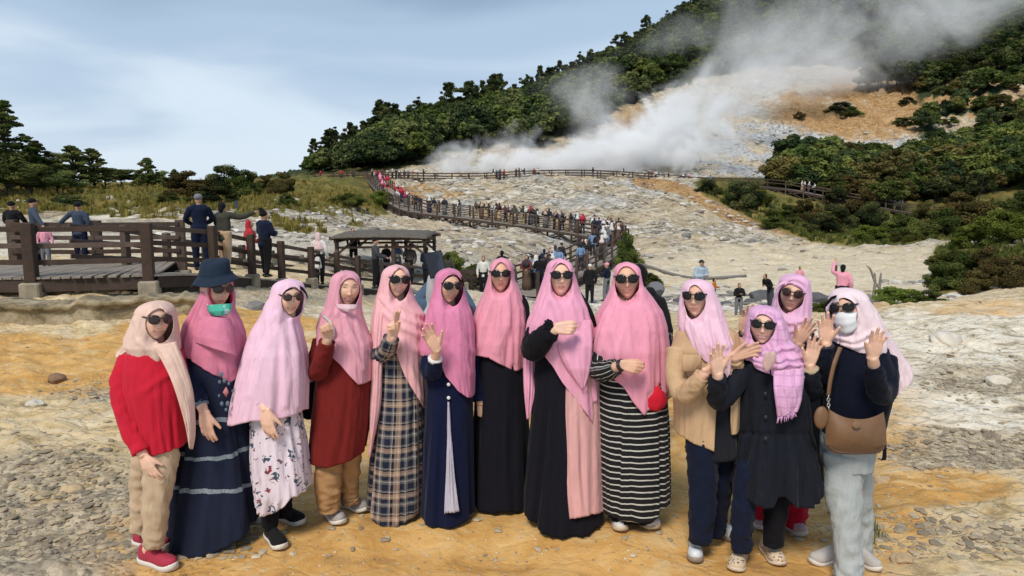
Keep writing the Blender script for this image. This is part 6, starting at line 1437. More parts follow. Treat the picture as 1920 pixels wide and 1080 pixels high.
    f.loft('hijab', hm, hood(492, [(510, 1152, 1200, .108, .115), (535, 1148, 1205, .115, .12), (556, 1139, 1222, .125, .125), (583, 1122, 1240, .155, .13), (612, 1110, 1247, .185, .14), (648, 1103, 1250, .205, .15), (690, 1105, 1250, .205, .15), (765, 1118, 1246, .20, .15)]), hemF=[(1103, 672), (1122, 682), (1140, 694), (1156, 708), (1172, 737), (1192, 760), (1216, 743), (1249, 724)], hemB=[(-1, 750), (-.6, 770), (0, 740), (1, 720)], face=(1176, 534, 23.5, 34, -2, .2), folds=.017, fk=8, seed=18, ridges=[([(1176, 575), (1183, 640), (1191, 755)], .010, 3), ([(1160, 575), (1150, 620), (1160, 700)], .012, 6), ([(1198, 575), (1212, 620), (1215, 730)], .012, 6), ([(1140, 585), (1128, 630), (1118, 675)], .012, 7), ([(1222, 590), (1232, 640), (1236, 715)], .010, 6)])
    def pat9(t):
        u, vv, uv = uvsep(t); wv_ = t.math('MULTIPLY', t.noise(uv, 4.0, 2).outputs[0], .03)
        k = t.math('FRACT', t.math('MULTIPLY', t.math('ADD', vv, wv_), 1/.037)); return t.mix(t.math('LESS_THAN', k, .22), (.010, .010, .012, 1), v4(A_(205, 205, 198)))
    stp = fabric('striped_cloth', (0, 0, 0), .45, .12, pat=pat9)
    def pat9b(t):
        u, vv, uv = uvsep(t); k = t.math('FRACT', t.math('MULTIPLY', u, 1/.032)); return t.mix(t.math('LESS_THAN', k, .16), (.010, .010, .012, 1), v4(A_(190, 190, 185)))
    sts = fabric('striped_sleeve', (0, 0, 0), .4, .12, pat=pat9b)
    f.loft('dress', stp, [(610, 1134, 1224, .12, .12), (660, 1122, 1244, .17, .15), (720, 1121, 1248, .18, .16), (800, 1123, 1251, .18, .17), (880, 1126, 1252, .19, .18), (956, 1130, 1252, .19, .19)], hemF=[(-1, 950), (-.3, 953), (.35, 953), (.5, 946), (.62, 935), (1, 930)], hemB=[(-1, 935), (1, 928)], folds=.014, fk=6, seed=19)
    f.loft('underskirt', black, [(900, 1136, 1226, .15, .15), (966, 1136, 1224, .15, .15)], hemF=[(-1, 962), (1, 966)], folds=.010, seed=20, nt=20)
    f.arm(sts, [(1128, 640, -.04, .07), (1122, 690, -.14, .070), (1137, 694, -.23, .062), (1155, 688, -.28, .050)], ((1, -.2, -.12), (.1, .95, -.25), 1, 'bent', 1.08), 'sleeve', .008, 9, .02)
    m = MB(); wr_ = f.wrist; ad = f.adir
    for k in range(3):
        c = wr_+ad*(-.012+.009*k); s1 = ad.cross(Vector((0, 0, 1))).normalized(); s2 = s1.cross(ad); m.tube([tuple(c+s1*.031*math.cos(a)+s2*.031*math.sin(a)) for a in np.linspace(0, 6.283, 22)], .004, 6, cap=False)
    m.build('bracelet', plastic('bracelet_beads', (.05, .045, .05), .3, Metallic=.5), f.root, True)
    f.arm(sts, [(1240, 630, .0, .065), (1251, 680, .0, .058), (1255, 712, -.03, .050)], ((.1, -.1, -1), (-.3, 1, 0), -1, 'grip', 1.0), 'sleeve', .006, 10)
    wsh = fabric('white_canvas_shoe', A_(225, 222, 222), .3); f.foot_at(1158, 982, 5, wsh, plastic('tan_sole', (.55, .42, .30), .6), .245, 1.05); f.foot_at(1204, 981, 45, wsh, plastic('tan_sole', (.55, .42, .30), .6), .245, 1.05); f.sunglasses(.033, .024, top=.013); f.body()
    b = empty('pouch', tuple(f.W(1230, 770, -.22)), 'bright red drawstring pouch hanging at the striped dress', 'pouch'); rp_ = fabric('red_pouch', (.55, .010, .03), .6, .2)
    m = MB(); v, fq = ball((0, 0, 0), (1, 1, 1), 26, 18); n_ = fbm(np.array([p.x for p in v])*2, np.array([p.z for p in v])*2, 2, 5)
    m.add([tuple(f.W(1229, 748, -.17)+Vector((p.x*.070*(1-.25*max(0, p.z)), p.y*.035, p.z*.074))*(1+.12*q)) for p, q in zip(v, n_)], fq); m.build('pouch_body', rp_, b, True); m = MB(); m.tube([tuple(f.W(1232, 730, -.17)), tuple(f.W(1236, 716, -.15)), tuple(f.W(1240, 700, -.05))], .006, 7); m.build('cord', rp_, b, True)
    # 10 --- beige jacket
    f = Fig('woman in an open beige jacket and navy trousers with a pale pink hijab', 524, 1040, 1.61, 1325)
    hm = fabric('pale_pink_hijab', A_(240, 190, 212), .45, .4, .75)
    f.head(1301, 567, -14, -2, 0, .97, -.088, 'closed')
    f.loft('hijab', hm, hood(524, [(543, 1281, 1337, .108, .115), (567, 1277, 1347, .115, .12), (590, 1275, 1354, .12, .125), (612, 1276, 1360, .14, .13), (636, 1284, 1368, .165, .12), (662, 1292, 1370, .17, .11), (692, 1304, 1366, .165, .09)]), hemF=[(1276, 622), (1288, 655), (1314, 690), (1340, 694), (1370, 656)], hemB=[(-1, 640), (1, 650)], face=(1303, 568, 21, 33.5, 0, .3), folds=.016, fk=9, seed=21, ridges=[([(1300, 605), (1312, 650), (1322, 685)], .012, 5), ([(1325, 600), (1335, 640), (1340, 690)], .014, 5), ([(1338, 580), (1350, 620), (1360, 650)], .012, 5), ([(1285, 605), (1298, 640), (1308, 670)], .010, 4)])
    bj = fabric('beige_jacket', A_(206, 172, 134), .5, .15)
    f.loft('shirt', fabric('dark_shirt', (.014, .015, .020), .3), [(620, 1290, 1372, .10, .10), (700, 1288, 1376, .13, .12), (850, 1288, 1380, .13, .13)], folds=.006, seed=22, nt=30)
    f.loft('jacket', bj, [(606, 1296, 1352, .09, .10), (622, 1270, 1382, .12, .12), (650, 1260, 1390, .145, .135), (720, 1264, 1386, .16, .14), (800, 1268, 1380, .165, .15), (828, 1269, 1378, .165, .15)], hemF=[(-1, 809), (-.5, 818), (0, 828), (.05, 700), (.5, 690), (.6, 800), (1, 802)], hemB=[(-1, 806), (1, 800)], folds=.008, fk=6, seed=23, thick=.008)
    f.arm(bj, [(1272, 655, -.03, .064), (1268, 705, -.08, .060), (1282, 738, -.16, .056), (1303, 722, -.24, .050), (1318, 704, -.28, .043)], ((.85, -.1, .22), (.0, .9, .3), 1, 'bent', 1.1), 'sleeve', .008, 11)
    m = MB(); m.box(f.W(1297, 681, -.165), (.050, .006, .045), None, .004); m.build('pocket_flap', bj, f.root, True)
    m = MB(); m.bar(f.W(1300, 723, -.285), f.W(1308, 734, -.27), .016, .012, bev=.003); m.build('cuff_tab', bj, f.root, True)
    f.arm(bj, [(1380, 640, .0, .062), (1386, 690, .02, .056), (1382, 690, -.06, .050), (1378, 672, -.14, .042)], ((.75, -.2, .35), (.2, -1, .1), -1, 'relax', 1.0), 'sleeve', .008, 12)
    nt_ = fabric('navy_trousers', A_(26, 34, 56, .7), .6, .12)
    f.tubegarment('trouser_leg', nt_, [(1316, 815, -.06, .092), (1318, 880, -.07, .086), (1317, 950, -.07, .076), (1313, 1014, -.06, .066)], .014, seed=12); f.tubegarment('trouser_leg', nt_, [(1358, 815, .03, .095), (1354, 880, .05, .084), (1346, 940, .08, .070), (1340, 1000, .10, .062)], .014, seed=13)
    ws = fabric('white_leather_shoe', A_(225, 232, 238), .15, .05, .5); f.foot_at(1303, 1038, -14, ws, gum, .255, 1.0, sole_t=.032, extra=lambda g, a, r, sh: f.laces(g, a, r, sh, lace)); f.foot_at(1350, 1003, 45, ws, gum, .25, 1.0, sole_t=.03)
    f.sunglasses(.029, .022, top=.014); f.body()
    # 12 --- behind, red trousers
    f = Fig('woman in red trousers and a visored lilac hijab standing behind the black coat', 514, 990, 1.62, 1460)
    hm = fabric('lilac_hijab', A_(230, 172, 210), .5, .35)
    f.head(1484, 560, -8, -2, 10, .97, -.088, 'closed')
    f.loft('hijab', hm, hood(514, [(532, 1465, 1515, .108, .115), (556, 1457, 1518, .115, .12), (580, 1452, 1516, .12, .12), (598, 1450, 1513, .13, .12), (620, 1448, 1512, .145, .12), (648, 1452, 1508, .15, .11)]), hemF=[(-1, 640), (0, 650), (1, 632)], face=(1483, 561, 24.5, 29, 8), folds=.014, fk=8, seed=24, ridges=[([(1462, 590), (1480, 606), (1510, 600)], .012, 4), ([(1458, 605), (1476, 622), (1508, 615)], .012, 4)])
    f.brow_band('visor', hm, (1483, 561, 24.5, 29, 8), 1.02, 205, 335, .011, .012)
    f.loft('tunic', coatm, [(610, 1456, 1516, .10, .10), (636, 1444, 1530, .14, .13), (700, 1440, 1540, .16, .15), (800, 1436, 1540, .17, .16), (905, 1430, 1536, .18, .17), (930, 1430, 1530, .18, .17)], hemF=[(-1, 920), (.3, 926), (1, 896)], folds=.010, seed=25)
    f.arm(coatm, [(1450, 640, .0, .056), (1420, 660, .03, .052), (1404, 645, .0, .046), (1396, 622, -.04, .038)], ((.15, -.15, 1), (.1, -1, .1), 1, 'open', 1.08), 'sleeve', .007, 14)
    f.arm(coatm, [(1526, 640, -.02, .056), (1530, 665, -.08, .054), (1512, 668, -.16, .048), (1499, 646, -.20, .040)], ((.42, -.25, .85), (-.35, -1, .1), -1, 'open', 1.08), 'sleeve', .007, 15)
    rt = fabric('red_trousers', (.42, .008, .035), .7, .15); f.tubegarment('trouser_leg', rt, [(1428, 880, .0, .08), (1428, 930, .0, .072), (1426, 968, .0, .062)], .014, seed=14); f.tubegarment('trouser_leg', rt, [(1496, 880, -.02, .085), (1495, 935, -.03, .076), (1490, 985, -.03, .066)], .014, seed=15)
    ls = fabric('lilac_shoe', A_(205, 180, 190), .3); f.foot_at(1427, 982, -20, ls, white_sole, .235, 1.0, sole_t=.03); f.foot_at(1484, 993, 20, ls, white_sole, .235, 1.0, sole_t=.03)
    f.sunglasses(.028, .023, frame=plastic('brown_frame', (.05, .018, .012), .25), lens=plastic('brown_lens', (.030, .014, .012), .08), top=.012); f.body()
    # 11 --- front, black coat
    f = Fig('short smiling woman in a flared black coat with a fringed lilac scarf', 574, 1052, 1.47, 1432)
    def patc(t):
        u, vv, uv = uvsep(t); a = t.math('LESS_THAN', t.math('FRACT', t.math('MULTIPLY', u, 18.0)), .16); b = t.math('LESS_THAN', t.math('FRACT', t.math('MULTIPLY', vv, 18.0)), .16)
        return t.mix(t.math('MULTIPLY', t.math('MAXIMUM', a, b), .5), v4(A_(226, 164, 208)), v4(A_(196, 140, 190)))
    hm = fabric('checked_lilac_scarf', (0, 0, 0), .5, .35, pat=patc)
    f.head(1430, 620, -6, -2, 3, .96, -.088, 'teeth')
    f.loft('hijab', hm, hood(574, [(590, 1407, 1463, .108, .115), (612, 1402, 1471, .115, .12), (634, 1400, 1475, .12, .12), (652, 1393, 1492, .135, .13), (672, 1391, 1507, .16, .14), (700, 1398, 1508, .17, .13)]), hemF=[(1391, 664), (1405, 682), (1432, 697), (1470, 699), (1508, 690)], hemB=[(-1, 680), (1, 690)], face=(1430, 620, 23.5, 30, 2), folds=.016, fk=10, seed=26, ridges=[([(1405, 655), (1435, 664), (1480, 650)], .014, 4), ([(1398, 662), (1435, 680), (1500, 668)], .016, 4), ([(1400, 675), (1440, 690), (1505, 682)], .012, 4), ([(1462, 610), (1470, 640), (1490, 655)], .012, 5)])
    f.panel('scarf_end', hm, [(1450, 696), (1450, 730), (1454, 760), (1459, 783)], [(1506, 690), (1506, 725), (1503, 750), (1493, 771)], [-.185, -.21, -.21, -.20], bulge=.025, folds=.014, fk=2.8, seed=11)
    m = MB(); rs = random.Random(4)
    for k in range(17): u = k/16; q = f.W(1459+34*u, 783-12*u, -.205-.02*math.sin(3.14*u)); m.tube([tuple(q), tuple(q+Vector((rs.uniform(-.004, .004), 0, -.012))), tuple(q+Vector((rs.uniform(-.008, .008), -.003, -.026-.01*rs.random())))], [.0035, .003, .0015], 5)
    m.build('fringe', hm, f.root, True)
    m = MB(); q = f.W(1442, 677, -.225); v, fq = ball((0, 0, 0), (1, 1, 1), 22, 14); m.add([tuple(q+Vector((p.x*.036*(1-.55*max(0, -p.z)**1.2)+.010*p.z, p.y*.010, p.z*.058-.010*math.exp(-(p.x/.25)**2)*max(0, p.z)))) for p in v], fq); m.build('brooch', simple('shell', (.55, .36, .32), .4, .3, 25, .2), f.root, True)
    f.loft('coat', coatm, [(660, 1412, 1480, .10, .10), (680, 1388, 1508, .135, .13), (740, 1388, 1512, .155, .14), (805, 1392, 1514, .15, .14), (860, 1382, 1528, .18, .17), (930, 1374, 1538, .21, .20)], hemF=[(-1, 917), (-.6, 924), (-.38, 927), (-.28, 912), (-.1, 906), (.2, 926), (.6, 922), (1, 896)], hemB=[(-1, 910), (1, 890)], folds=.020, fk=9, seed=27, ridges=[([(1440, 700), (1441, 810), (1428, 920)], -.010, 2.5), ([(1392, 812), (1440, 815), (1512, 812)], -.010, 3)], thick=.007)
    for y in (738, 782, 822): f.disc('button', plastic('black_button', (.02, .02, .025), .3), 1436, y, f.front_y('coat', 1436, y)-.012, .010)
    f.arm(coatm, [(1394, 694, -.02, .062), (1366, 735, -.08, .058), (1346, 750, -.14, .056), (1345, 722, -.22, .050), (1346, 704, -.25, .044)], ((-.22, -.2, 1), (.15, -1, .15), 1, 'open', 1.06), 'sleeve', .010, 16)
    f.arm(coatm, [(1506, 700, .0, .06), (1522, 735, -.03, .056), (1522, 720, -.10, .050), (1519, 690, -.15, .042)], ((.12, -.2, 1), (-.1, -1, .15), -1, 'open', 1.06), 'sleeve', .008, 17, .01, cuff=fabric('cream_cuff', A_(200, 180, 150), .3))
    f.tubegarment('trouser_leg', nt_, [(1404, 870, -.05, .072), (1396, 940, -.06, .070), (1391, 990, -.06, .062), (1391, 1030, -.05, .058)], .014, seed=16); f.tubegarment('trouser_leg', black, [(1456, 870, .0, .080), (1456, 940, .0, .076), (1452, 985, .0, .064), (1450, 1021, .0, .056)], .008, seed=17)
    def patcl(t):
        co = t.n('ShaderNodeTexCoord').outputs['Object']; vo = t.n('ShaderNodeTexVoronoi', {'Vector': co, 'Scale': 75.0}, feature='F1'); n = t.noise(co, 22, 2).outputs[0]
        return t.mix(t.math('MULTIPLY', t.math('LESS_THAN', vo.outputs['Distance'], .36), t.math('GREATER_THAN', n, .47)), v4(A_(222, 200, 172)), (.10, .08, .06, 1))
    cl = fabric('perforated_shoe', (0, 0, 0), .2, .05, .6, pat=patcl); f.foot_at(1384, 1056, -28, cl, plastic('cream_sole', (.60, .50, .38), .6), .24, 1.1, sole_t=.02); f.foot_at(1447, 1044, 4, cl, plastic('cream_sole', (.60, .50, .38), .6), .235, 1.1, sole_t=.02)
    f.sunglasses(.031, .022, top=.013); f.body()
    # 13 --- white mask
    f = Fig('waving woman in a white face mask, navy top and pale jeans', 541, 1072, 1.60, 1592)
    hm = fabric('white_pink_scarf', A_(246, 222, 228), .5, .35)
    f.head(1582, 590, -22, 0, -10, .99, -.088, 'closed')
    f.loft('hijab', hm, hood(541, [(560, 1561, 1622, .108, .118), (582, 1555, 1638, .115, .125), (604, 1558, 1648, .12, .13), (620, 1564, 1650, .125, .13), (640, 1566, 1652, .135, .13), (660, 1572, 1650, .13, .12)]), hemF=[(-1, 640), (-.5, 652), (.1, 655), (1, 652)], face=(1582, 592, 26, 34, -12), folds=.015, fk=9, seed=28, ridges=[([(1570, 632), (1600, 640), (1640, 622)], .014, 5), ([(1608, 560), (1626, 595), (1632, 630)], .012, 5), ([(1622, 565), (1640, 600), (1648, 630)], .012, 5), ([(1575, 645), (1605, 652), (1640, 640)], .012, 4)])
    f.panel('scarf_end', hm, [(1622, 590), (1640, 650), (1664, 710), (1672, 748), (1676, 752)], [(1640, 578), (1662, 618), (1690, 664), (1708, 695), (1703, 720)], [.05, .10, .12, .13, .13], bulge=.06, folds=.022, fk=2.6, seed=12, n=(44, 24))
    f.brow_band('undercap', blackband, (1582, 592, 26, 34, -12))
    tp = fabric('navy_top', A_(22, 28, 46, .6), .35, .12)
    f.loft('top', tp, [(636, 1578, 1640, .09, .10), (650, 1558, 1660, .12, .13), (690, 1550, 1670, .165, .15), (740, 1546, 1664, .17, .15), (790, 1548, 1652, .155, .15), (812, 1548, 1646, .15, .155)], folds=.009, fk=6, seed=29)
    f.arm(tp, [(1656, 672, -.02, .075), (1658, 725, -.10, .072), (1648, 735, -.20, .062), (1641, 705, -.29, .050), (1638, 682, -.33, .042)], ((.05, -.22, 1), (-.05, -1, .2), -1, 'open', 1.02), 'sleeve', .008, 18, .025)
    f.arm(tp, [(1560, 665, .0, .065), (1548, 700, -.02, .056), (1546, 680, -.08, .048), (1548, 648, -.11, .040)], ((-.12, -.1, 1), (-.45, -.9, .1), 1, 'open', 1.05), 'sleeve', .008, 19, .0, cuff=plastic('dark_band', (.02, .018, .018), .4))
    jn = fabric('pale_jeans', A_(178, 184, 184), .7, .1); f.loft('jeans_hip', jn, [(775, 1550, 1648, .14, .15), (830, 1546, 1636, .145, .16), (872, 1546, 1628, .14, .155)], folds=.006, seed=30, nt=30)
    f.tubegarment('trouser_leg', jn, [(1584, 850, -.04, .114), (1582, 920, -.06, .102), (1587, 985, -.09, .084), (1591, 1040, -.12, .072), (1592, 1082, -.14, .074)], .014, seed=18); f.tubegarment('trouser_leg', jn, [(1606, 850, .08, .09), (1612, 930, .12, .070), (1617, 990, .14, .058), (1619, 1046, .15, .056)], .014, seed=19)
    gy = fabric('grey_canvas_shoe', A_(190, 186, 182), .3); f.foot_at(1551, 1053, -72, gy, white_sole, .24, 1.0); f.foot_at(1618, 1056, 20, gy, white_sole, .23, .9); f.foot_at(1594, 1096, 10, gy, white_sole, .24, 1.0)
    f.mask(fabric('white_mask', (.72, .73, .74), .25, .1)); f.sunglasses(.029, .022, top=.015); f.body()
    m = MB(); m.tube([tuple(f.hl((.055, .075, -.02))), tuple(f.hl((.075, .02, 0))), tuple(f.hl((.078, -.01, .01)))], .002, 6); m.build('ear_loop', lace, f.root, True)
    b = empty('shoulder_bag', tuple(f.W(1604, 852, -.22)), 'taupe brown shoulder bag with a long strap worn over the pale jeans', 'handbag')
    bg = simple('taupe_leather', A_(128, 94, 64, .8), .55, .2, 20, .25, .004)
    V = []; nu, nv_ = 40, 26
    for sd in (-1, 1):
        for i in range(nv_):
            t_ = i/(nv_-1)
            top = lambda u: 766+26*(1-u*u)*.75+(6 if u > 0 else 0)*u
            for k in range(nu):
                u = k/(nu-1)*2-1; bot = 852-10*abs(u)**6; y = top(u)*(1-t_)+bot*t_; hw = (52+5*math.sin(t_*2.4))*(1-.05*smooth(.85, 1, t_)); x = 1605+u*hw
                bul = .062*(1-abs(u)**3)*math.sin(math.pi*min(1, t_*.85+.12))**.8; V.append(tuple(f.W(x, y, -.20-sd*bul-.0*t_)))
    Fq = []
    for s_ in (0, 1):
        o_ = s_*nu*nv_
        for i in range(nv_-1):
            for k in range(nu-1): Fq.append([o_+i*nu+k, o_+i*nu+k+1, o_+(i+1)*nu+k+1, o_+(i+1)*nu+k])
    mk('bag_body', V, Fq, bg, b, True)
    m = MB(); m.tube([tuple(f.W(1553+104*u, 845+5*math.sin(math.pi*u)-10*abs(2*u-1)**6, -.205-.055*(1-abs(2*u-1)**3))) for u in np.linspace(0, 1, 30)], .006, 7); m.build('piping', simple('dark_leather', (.07, .035, .02), .5), b, True)
    v, fq = ball(f.W(1607, 797, -.272), (.022, .003, .019), 16, 8); mk('round_badge', [tuple(p) for p in v], fq, simple('badge_leather', A_(150, 116, 86, .8), .5), b)
    f.panel('strap', bg, [(1572, 650), (1561, 680), (1553, 715), (1550, 742)], [(1579, 652), (1568, 682), (1560, 716), (1556, 742)], [-.15, -.20, -.205, -.20], bulge=.004, folds=0, n=(26, 5), parent=b)
    m = MB()
    for k in range(5): v, fq = tube([tuple(f.W(1553+k*.2, 744+k*5.2, -.215)+Vector((.008*math.cos(a)*(1 if k % 2 else .3), .008*math.cos(a)*(.3 if k % 2 else 1), .011*math.sin(a)))) for a in np.linspace(0, 6.283, 14)], .0028, 6, False); m.add(v, fq)
    m.build('chain', plastic('steel', (.55, .53, .5), .25, Metallic=1.0), b, True)
    m = MB(); v, fq = ball(f.W(1540, 783, -.20), (.038, .022, .060), 18, 12); m.add([tuple(p) for p in v], fq); m.build('fob', bg, b, True)
    f.panel('side_strap', black, [(1652, 762), (1654, 800), (1655, 850), (1652, 864)], [(1657, 760), (1661, 800), (1662, 850), (1661, 862)], -.15, bulge=.004, folds=.004, n=(20, 5), parent=b)
# ------------------------------------------------------------------ other visitors
ARMS = {   # local joints of one arm for x>0: elbow, wrist (metres for a 1.65 m person; y is forward)
 'down': ((.25, -.02, 1.10), (.24, .10, .86)), 'rail': ((.26, .10, 1.12), (.14, .34, 1.02)), 'hold': ((.24, .08, 1.10), (.08, .30, 1.12)),
 'photo': ((.25, .26, 1.30), (.12, .48, 1.50)), 'high': ((.30, .18, 1.44), (.26, .34, 1.70)), 'out': ((.40, .05, 1.18), (.58, .14, .98)), 'fold': ((.24, .10, 1.10), (.02, .24, 1.16)), 'reach': ((.36, .20, 1.32), (.50, .46, 1.42)), 'phone': ((.27, .12, 1.14), (.14, .30, 1.36)),
}
def remesh(v, f, vox):
    me = bpy.data.meshes.new('t'); me.from_pydata([tuple(p) for p in v], [], f); o = bpy.data.objects.new('t', me); C.objects.link(o)
    md = o.modifiers.new('r', 'REMESH'); md.mode = 'VOXEL'; md.voxel_size = vox; sm = o.modifiers.new('s', 'SMOOTH'); sm.iterations = 3
    dg = bpy.context.evaluated_depsgraph_get(); em = o.evaluated_get(dg).to_mesh(); vv = [p.co[:] for p in em.vertices]; ff = [list(p.vertices) for p in em.polygons]
    bpy.data.objects.remove(o); bpy.data.meshes.remove(me); return np.array(vv), ff
def figure_parts(la='down', ra='down', stride=.06, skirt=False, lean=0.0, long_top=.80, seg=9, seated=False, bulky=1.0):
    """tubes of a standing figure, local metres: skin, top, bottom, head"""
    skin, top, bot = MB(), MB(), MB(); b = bulky
    hz = .92; ln = lambda z: lean*max(0, z-hz)
    def q(x, y, z): return (x, y+ln(z), z)
    skin.tube([q(0, .0, 1.36), q(0, .01, 1.50)], .05, seg); v, f = ball(q(0, .025, 1.545), (.072, .092, .115), 12, 9); skin.add(v, f)
    v, f = ball(q(0, .118, 1.53), (.012, .016, .02), 6, 5); skin.add(v, f)
    for s, nm in ((-1, la), (1, ra)):
        e, w_ = ARMS[nm]; e = q(s*e[0], e[1], e[2]); w_ = q(s*w_[0], w_[1], w_[2]); sh = q(s*.165, 0, 1.37)
        top.tube(catmull([sh, e, w_], 9), np.linspace(.072*b, .048*b, 9), seg); d = np.array(w_)-np.array(e); d = d/np.linalg.norm(d)
        skin.tube([tuple(np.array(w_)-d*.02), tuple(np.array(w_)+d*.05), tuple(np.array(w_)+d*.13)], [.028, .040, .018], 7, sq=.6)
    top.tube([q(0, -.01, 1.42), q(0, 0, 1.34), q(0, .015, 1.15), q(0, 0, .98), q(0, -.01, long_top)], [.085, .155*b, .155*b, .145*b, .165*b], 14, sq=.72, up=(0, 1, 0))
    top.tube([q(-.15, 0, 1.37), q(.15, 0, 1.37)], .075, seg)
    if skirt: bot.tube([(0, 0, 1.0), (0, 0, .7), (0, 0, .35), (0, 0, .08)], [.14, .19, .22, .25], 16, sq=.85, up=(0, 1, 0))
    else:
        for s, st in ((-1, stride), (1, -stride)): bot.tube(catmull([(s*.09, 0, .98), (s*.10, st*.5+.02, .50), (s*.10, st, .10)], 7), np.linspace(.105*b, .062, 7), seg)
        bot.tube([(-.06, 0, .95), (.06, 0, .95)], .115*b, seg)
    shoe = MB()
    for s, st in ((-1, stride), (1, -stride)): shoe.tube([(s*.10, st-.06, .045), (s*.10, st+.05, .05), (s*.10, st+.16, .035)], [.045, .048, .03], 8, sq=.8)
    return skin, top, bot, shoe
def headwear(kind, lean=0.0):
    m = MB(); y0 = lean*.6
    def add(c, r, n=14, k=9):
        v, f = ball((c[0], c[1]+y0, c[2]), r, n, k); m.add(v, f)
    if kind == 'hair': add((0, -.012, 1.575), (.084, .098, .10)); add((0, -.05, 1.52), (.07, .06, .10))
    elif kind == 'long_hair': add((0, -.012, 1.575), (.084, .098, .10)); add((0, -.075, 1.44), (.075, .05, .17))
    elif kind == 'cap':
        add((0, 0, 1.60), (.088, .104, .078)); v, f = ball((0, .12+y0, 1.595), (.070, .075, .012), 14, 6); m.add(v, f)
    elif kind == 'beanie': add((0, -.005, 1.60), (.088, .102, .092)); v, f = tube([(0, -.03+y0, 1.66), (.0, -.08+y0, 1.73), (.0, -.13+y0, 1.75)], [.07, .045, .014], 10); m.add(v, f)
    elif kind == 'hat': add((0, 0, 1.60), (.090, .104, .085)); v, f = ball((0, y0, 1.575), (.155, .165, .02), 18, 6); m.add(v, f)
    elif kind == 'hijab':
        v, f = tube([(0, -.01+y0, 1.67), (0, -.015+y0, 1.62), (0, -.02+y0, 1.53), (0, -.01+y0, 1.42), (0, 0+y0*.7, 1.32), (0, .01+y0*.5, 1.16)], [.05, .088, .098, .10, .17, .22], 18, sq=.86, up=(0, 1, 0)); m.add(v, f)
    return m
HW = {'hair': 'hair', 'long_hair': 'hair', 'cap': 'cap', 'beanie': 'woollen_hat', 'hat': 'sun_hat', 'hijab': 'hijab'}
def cl_(name, c): return fabric(name, c, .45, .15)
def visitor(px, d, h, yaw, label, top, bot, head, hcol, la='down', ra='down', z=None, skirt=False, lean=0.0, long_top=.80, stride=.06, skin=(.45, .26, .17), group=None, bulky=1.0, stripes=None):
    """a mid-distance figure with parts; yaw 0 faces the camera, 180 looks away"""
    x = (px-CX)/F*d*1.0; x = PX(px, 450, d); zz = gz(x, d) if z is None else z; s = h/1.65
    t = empty('person', (x, d, zz), label, 'person', group, R(yaw)+math.pi); t.scale = (s, s, s)
    sk, tp, bt, sh = figure_parts(la, ra, stride, skirt, lean, long_top, 12, bulky=bulky)
    M = wmat(t); A = np.array(M)
    def put(nm, mb, mat, vox):
        v, f = remesh(mb.v, mb.f, vox) if vox else (np.array([tuple(p) for p in mb.v]), mb.f)
        n = fbm(v[:, 0]*7+v[:, 1]*3, v[:, 2]*6, 3, int(abs(px)) % 200); c = v*1.0
        if nm not in ('body', 'shoe'): r = np.hypot(v[:, 0], v[:, 1])[:, None]+.05; c[:, :2] += v[:, :2]/r*(n[:, None]*.016)
        w_ = c@A[:3, :3].T+A[:3, 3]
        kw = {'attrs': {'col': np.tile(np.array(skin+(1,)), (len(w_), 1))}} if nm == 'body' else {}
        return mk(nm, w_, f, mat, t, True, **kw)
    put('body', sk, skin_mat(), .016); put('top' if not skirt else 'blouse', tp, top, .02); put('trousers' if not skirt else 'skirt', bt, bot, .022); put('shoe', sh, cl_('dark_shoe', (.03, .03, .032)), 0)
    put(HW[head], headwear(head, lean), hcol, .014 if head != 'hijab' else .018)
    if head == 'hijab':
        v, f = ball((0, .045+lean*.6, 1.535), (.058, .070, .082), 14, 10); m = MB(); m.add(v, f); mk('face', np.array([tuple(p) for p in v])@A[:3, :3].T+A[:3, 3], f, skin_mat(), t, True, attrs={'col': np.tile(np.array(skin+(1,)), (len(v), 1))})
    return t
def phone(name, p, sx, sz, label, cat, yaw=0, tilt=0):
    t = empty(name, tuple(p), label, cat); m = MB(); ax = (Vector((math.cos(R(yaw)), math.sin(R(yaw)), 0)),); fwd = Vector((-math.sin(R(yaw)), math.cos(R(yaw)), 0)); up = Vector((math.sin(R(tilt))*math.cos(R(yaw)), math.sin(R(tilt))*math.sin(R(yaw)), math.cos(R(tilt)))); sx_ = fwd.cross(up)*1
    m.box(p, (sx, .005, sz), (sx_, fwd, up), .004); m.build('case', plastic('phone_case', (.012, .012, .014), .3), t)
    m = MB(); m.box(Vector(p)-fwd*.006, (sx*.9, .001, sz*.92), (sx_, fwd, up)); m.build('screen', plastic('phone_screen', (.03, .04, .055), .08), t)
TOPS = {'black': (.012, .012, .014), 'navy': A_(28, 36, 66, .8), 'grey': A_(120, 122, 126), 'white': (.66, .65, .63), 'red': (.42, .02, .03), 'pink': A_(232, 130, 160), 'maroon': (.12, .02, .02), 'olive': (.06, .06, .04), 'blue': A_(120, 150, 190), 'brown': (.11, .065, .04), 'yellow': A_(220, 170, 60), 'teal': A_(50, 110, 115)}
BOTS = {'black': (.012, .012, .014), 'navy': A_(28, 36, 66, .7), 'grey': A_(120, 122, 126, .7), 'brown': (.10, .06, .04), 'beige': A_(190, 165, 130)}
HEADS = {'black hair': ('hair', (.010, .008, .007)), 'a white scarf': ('hijab', (.64, .62, .6)), 'a red scarf': ('hijab', (.45, .02, .05)), 'a pink scarf': ('hijab', A_(232, 140, 170)), 'a dark scarf': ('hijab', (.02, .02, .025)), 'a black cap': ('cap', (.012, .012, .013)), 'a pale hat': ('hat', (.5, .47, .4)), 'a beige scarf': ('hijab', A_(200, 175, 150))}
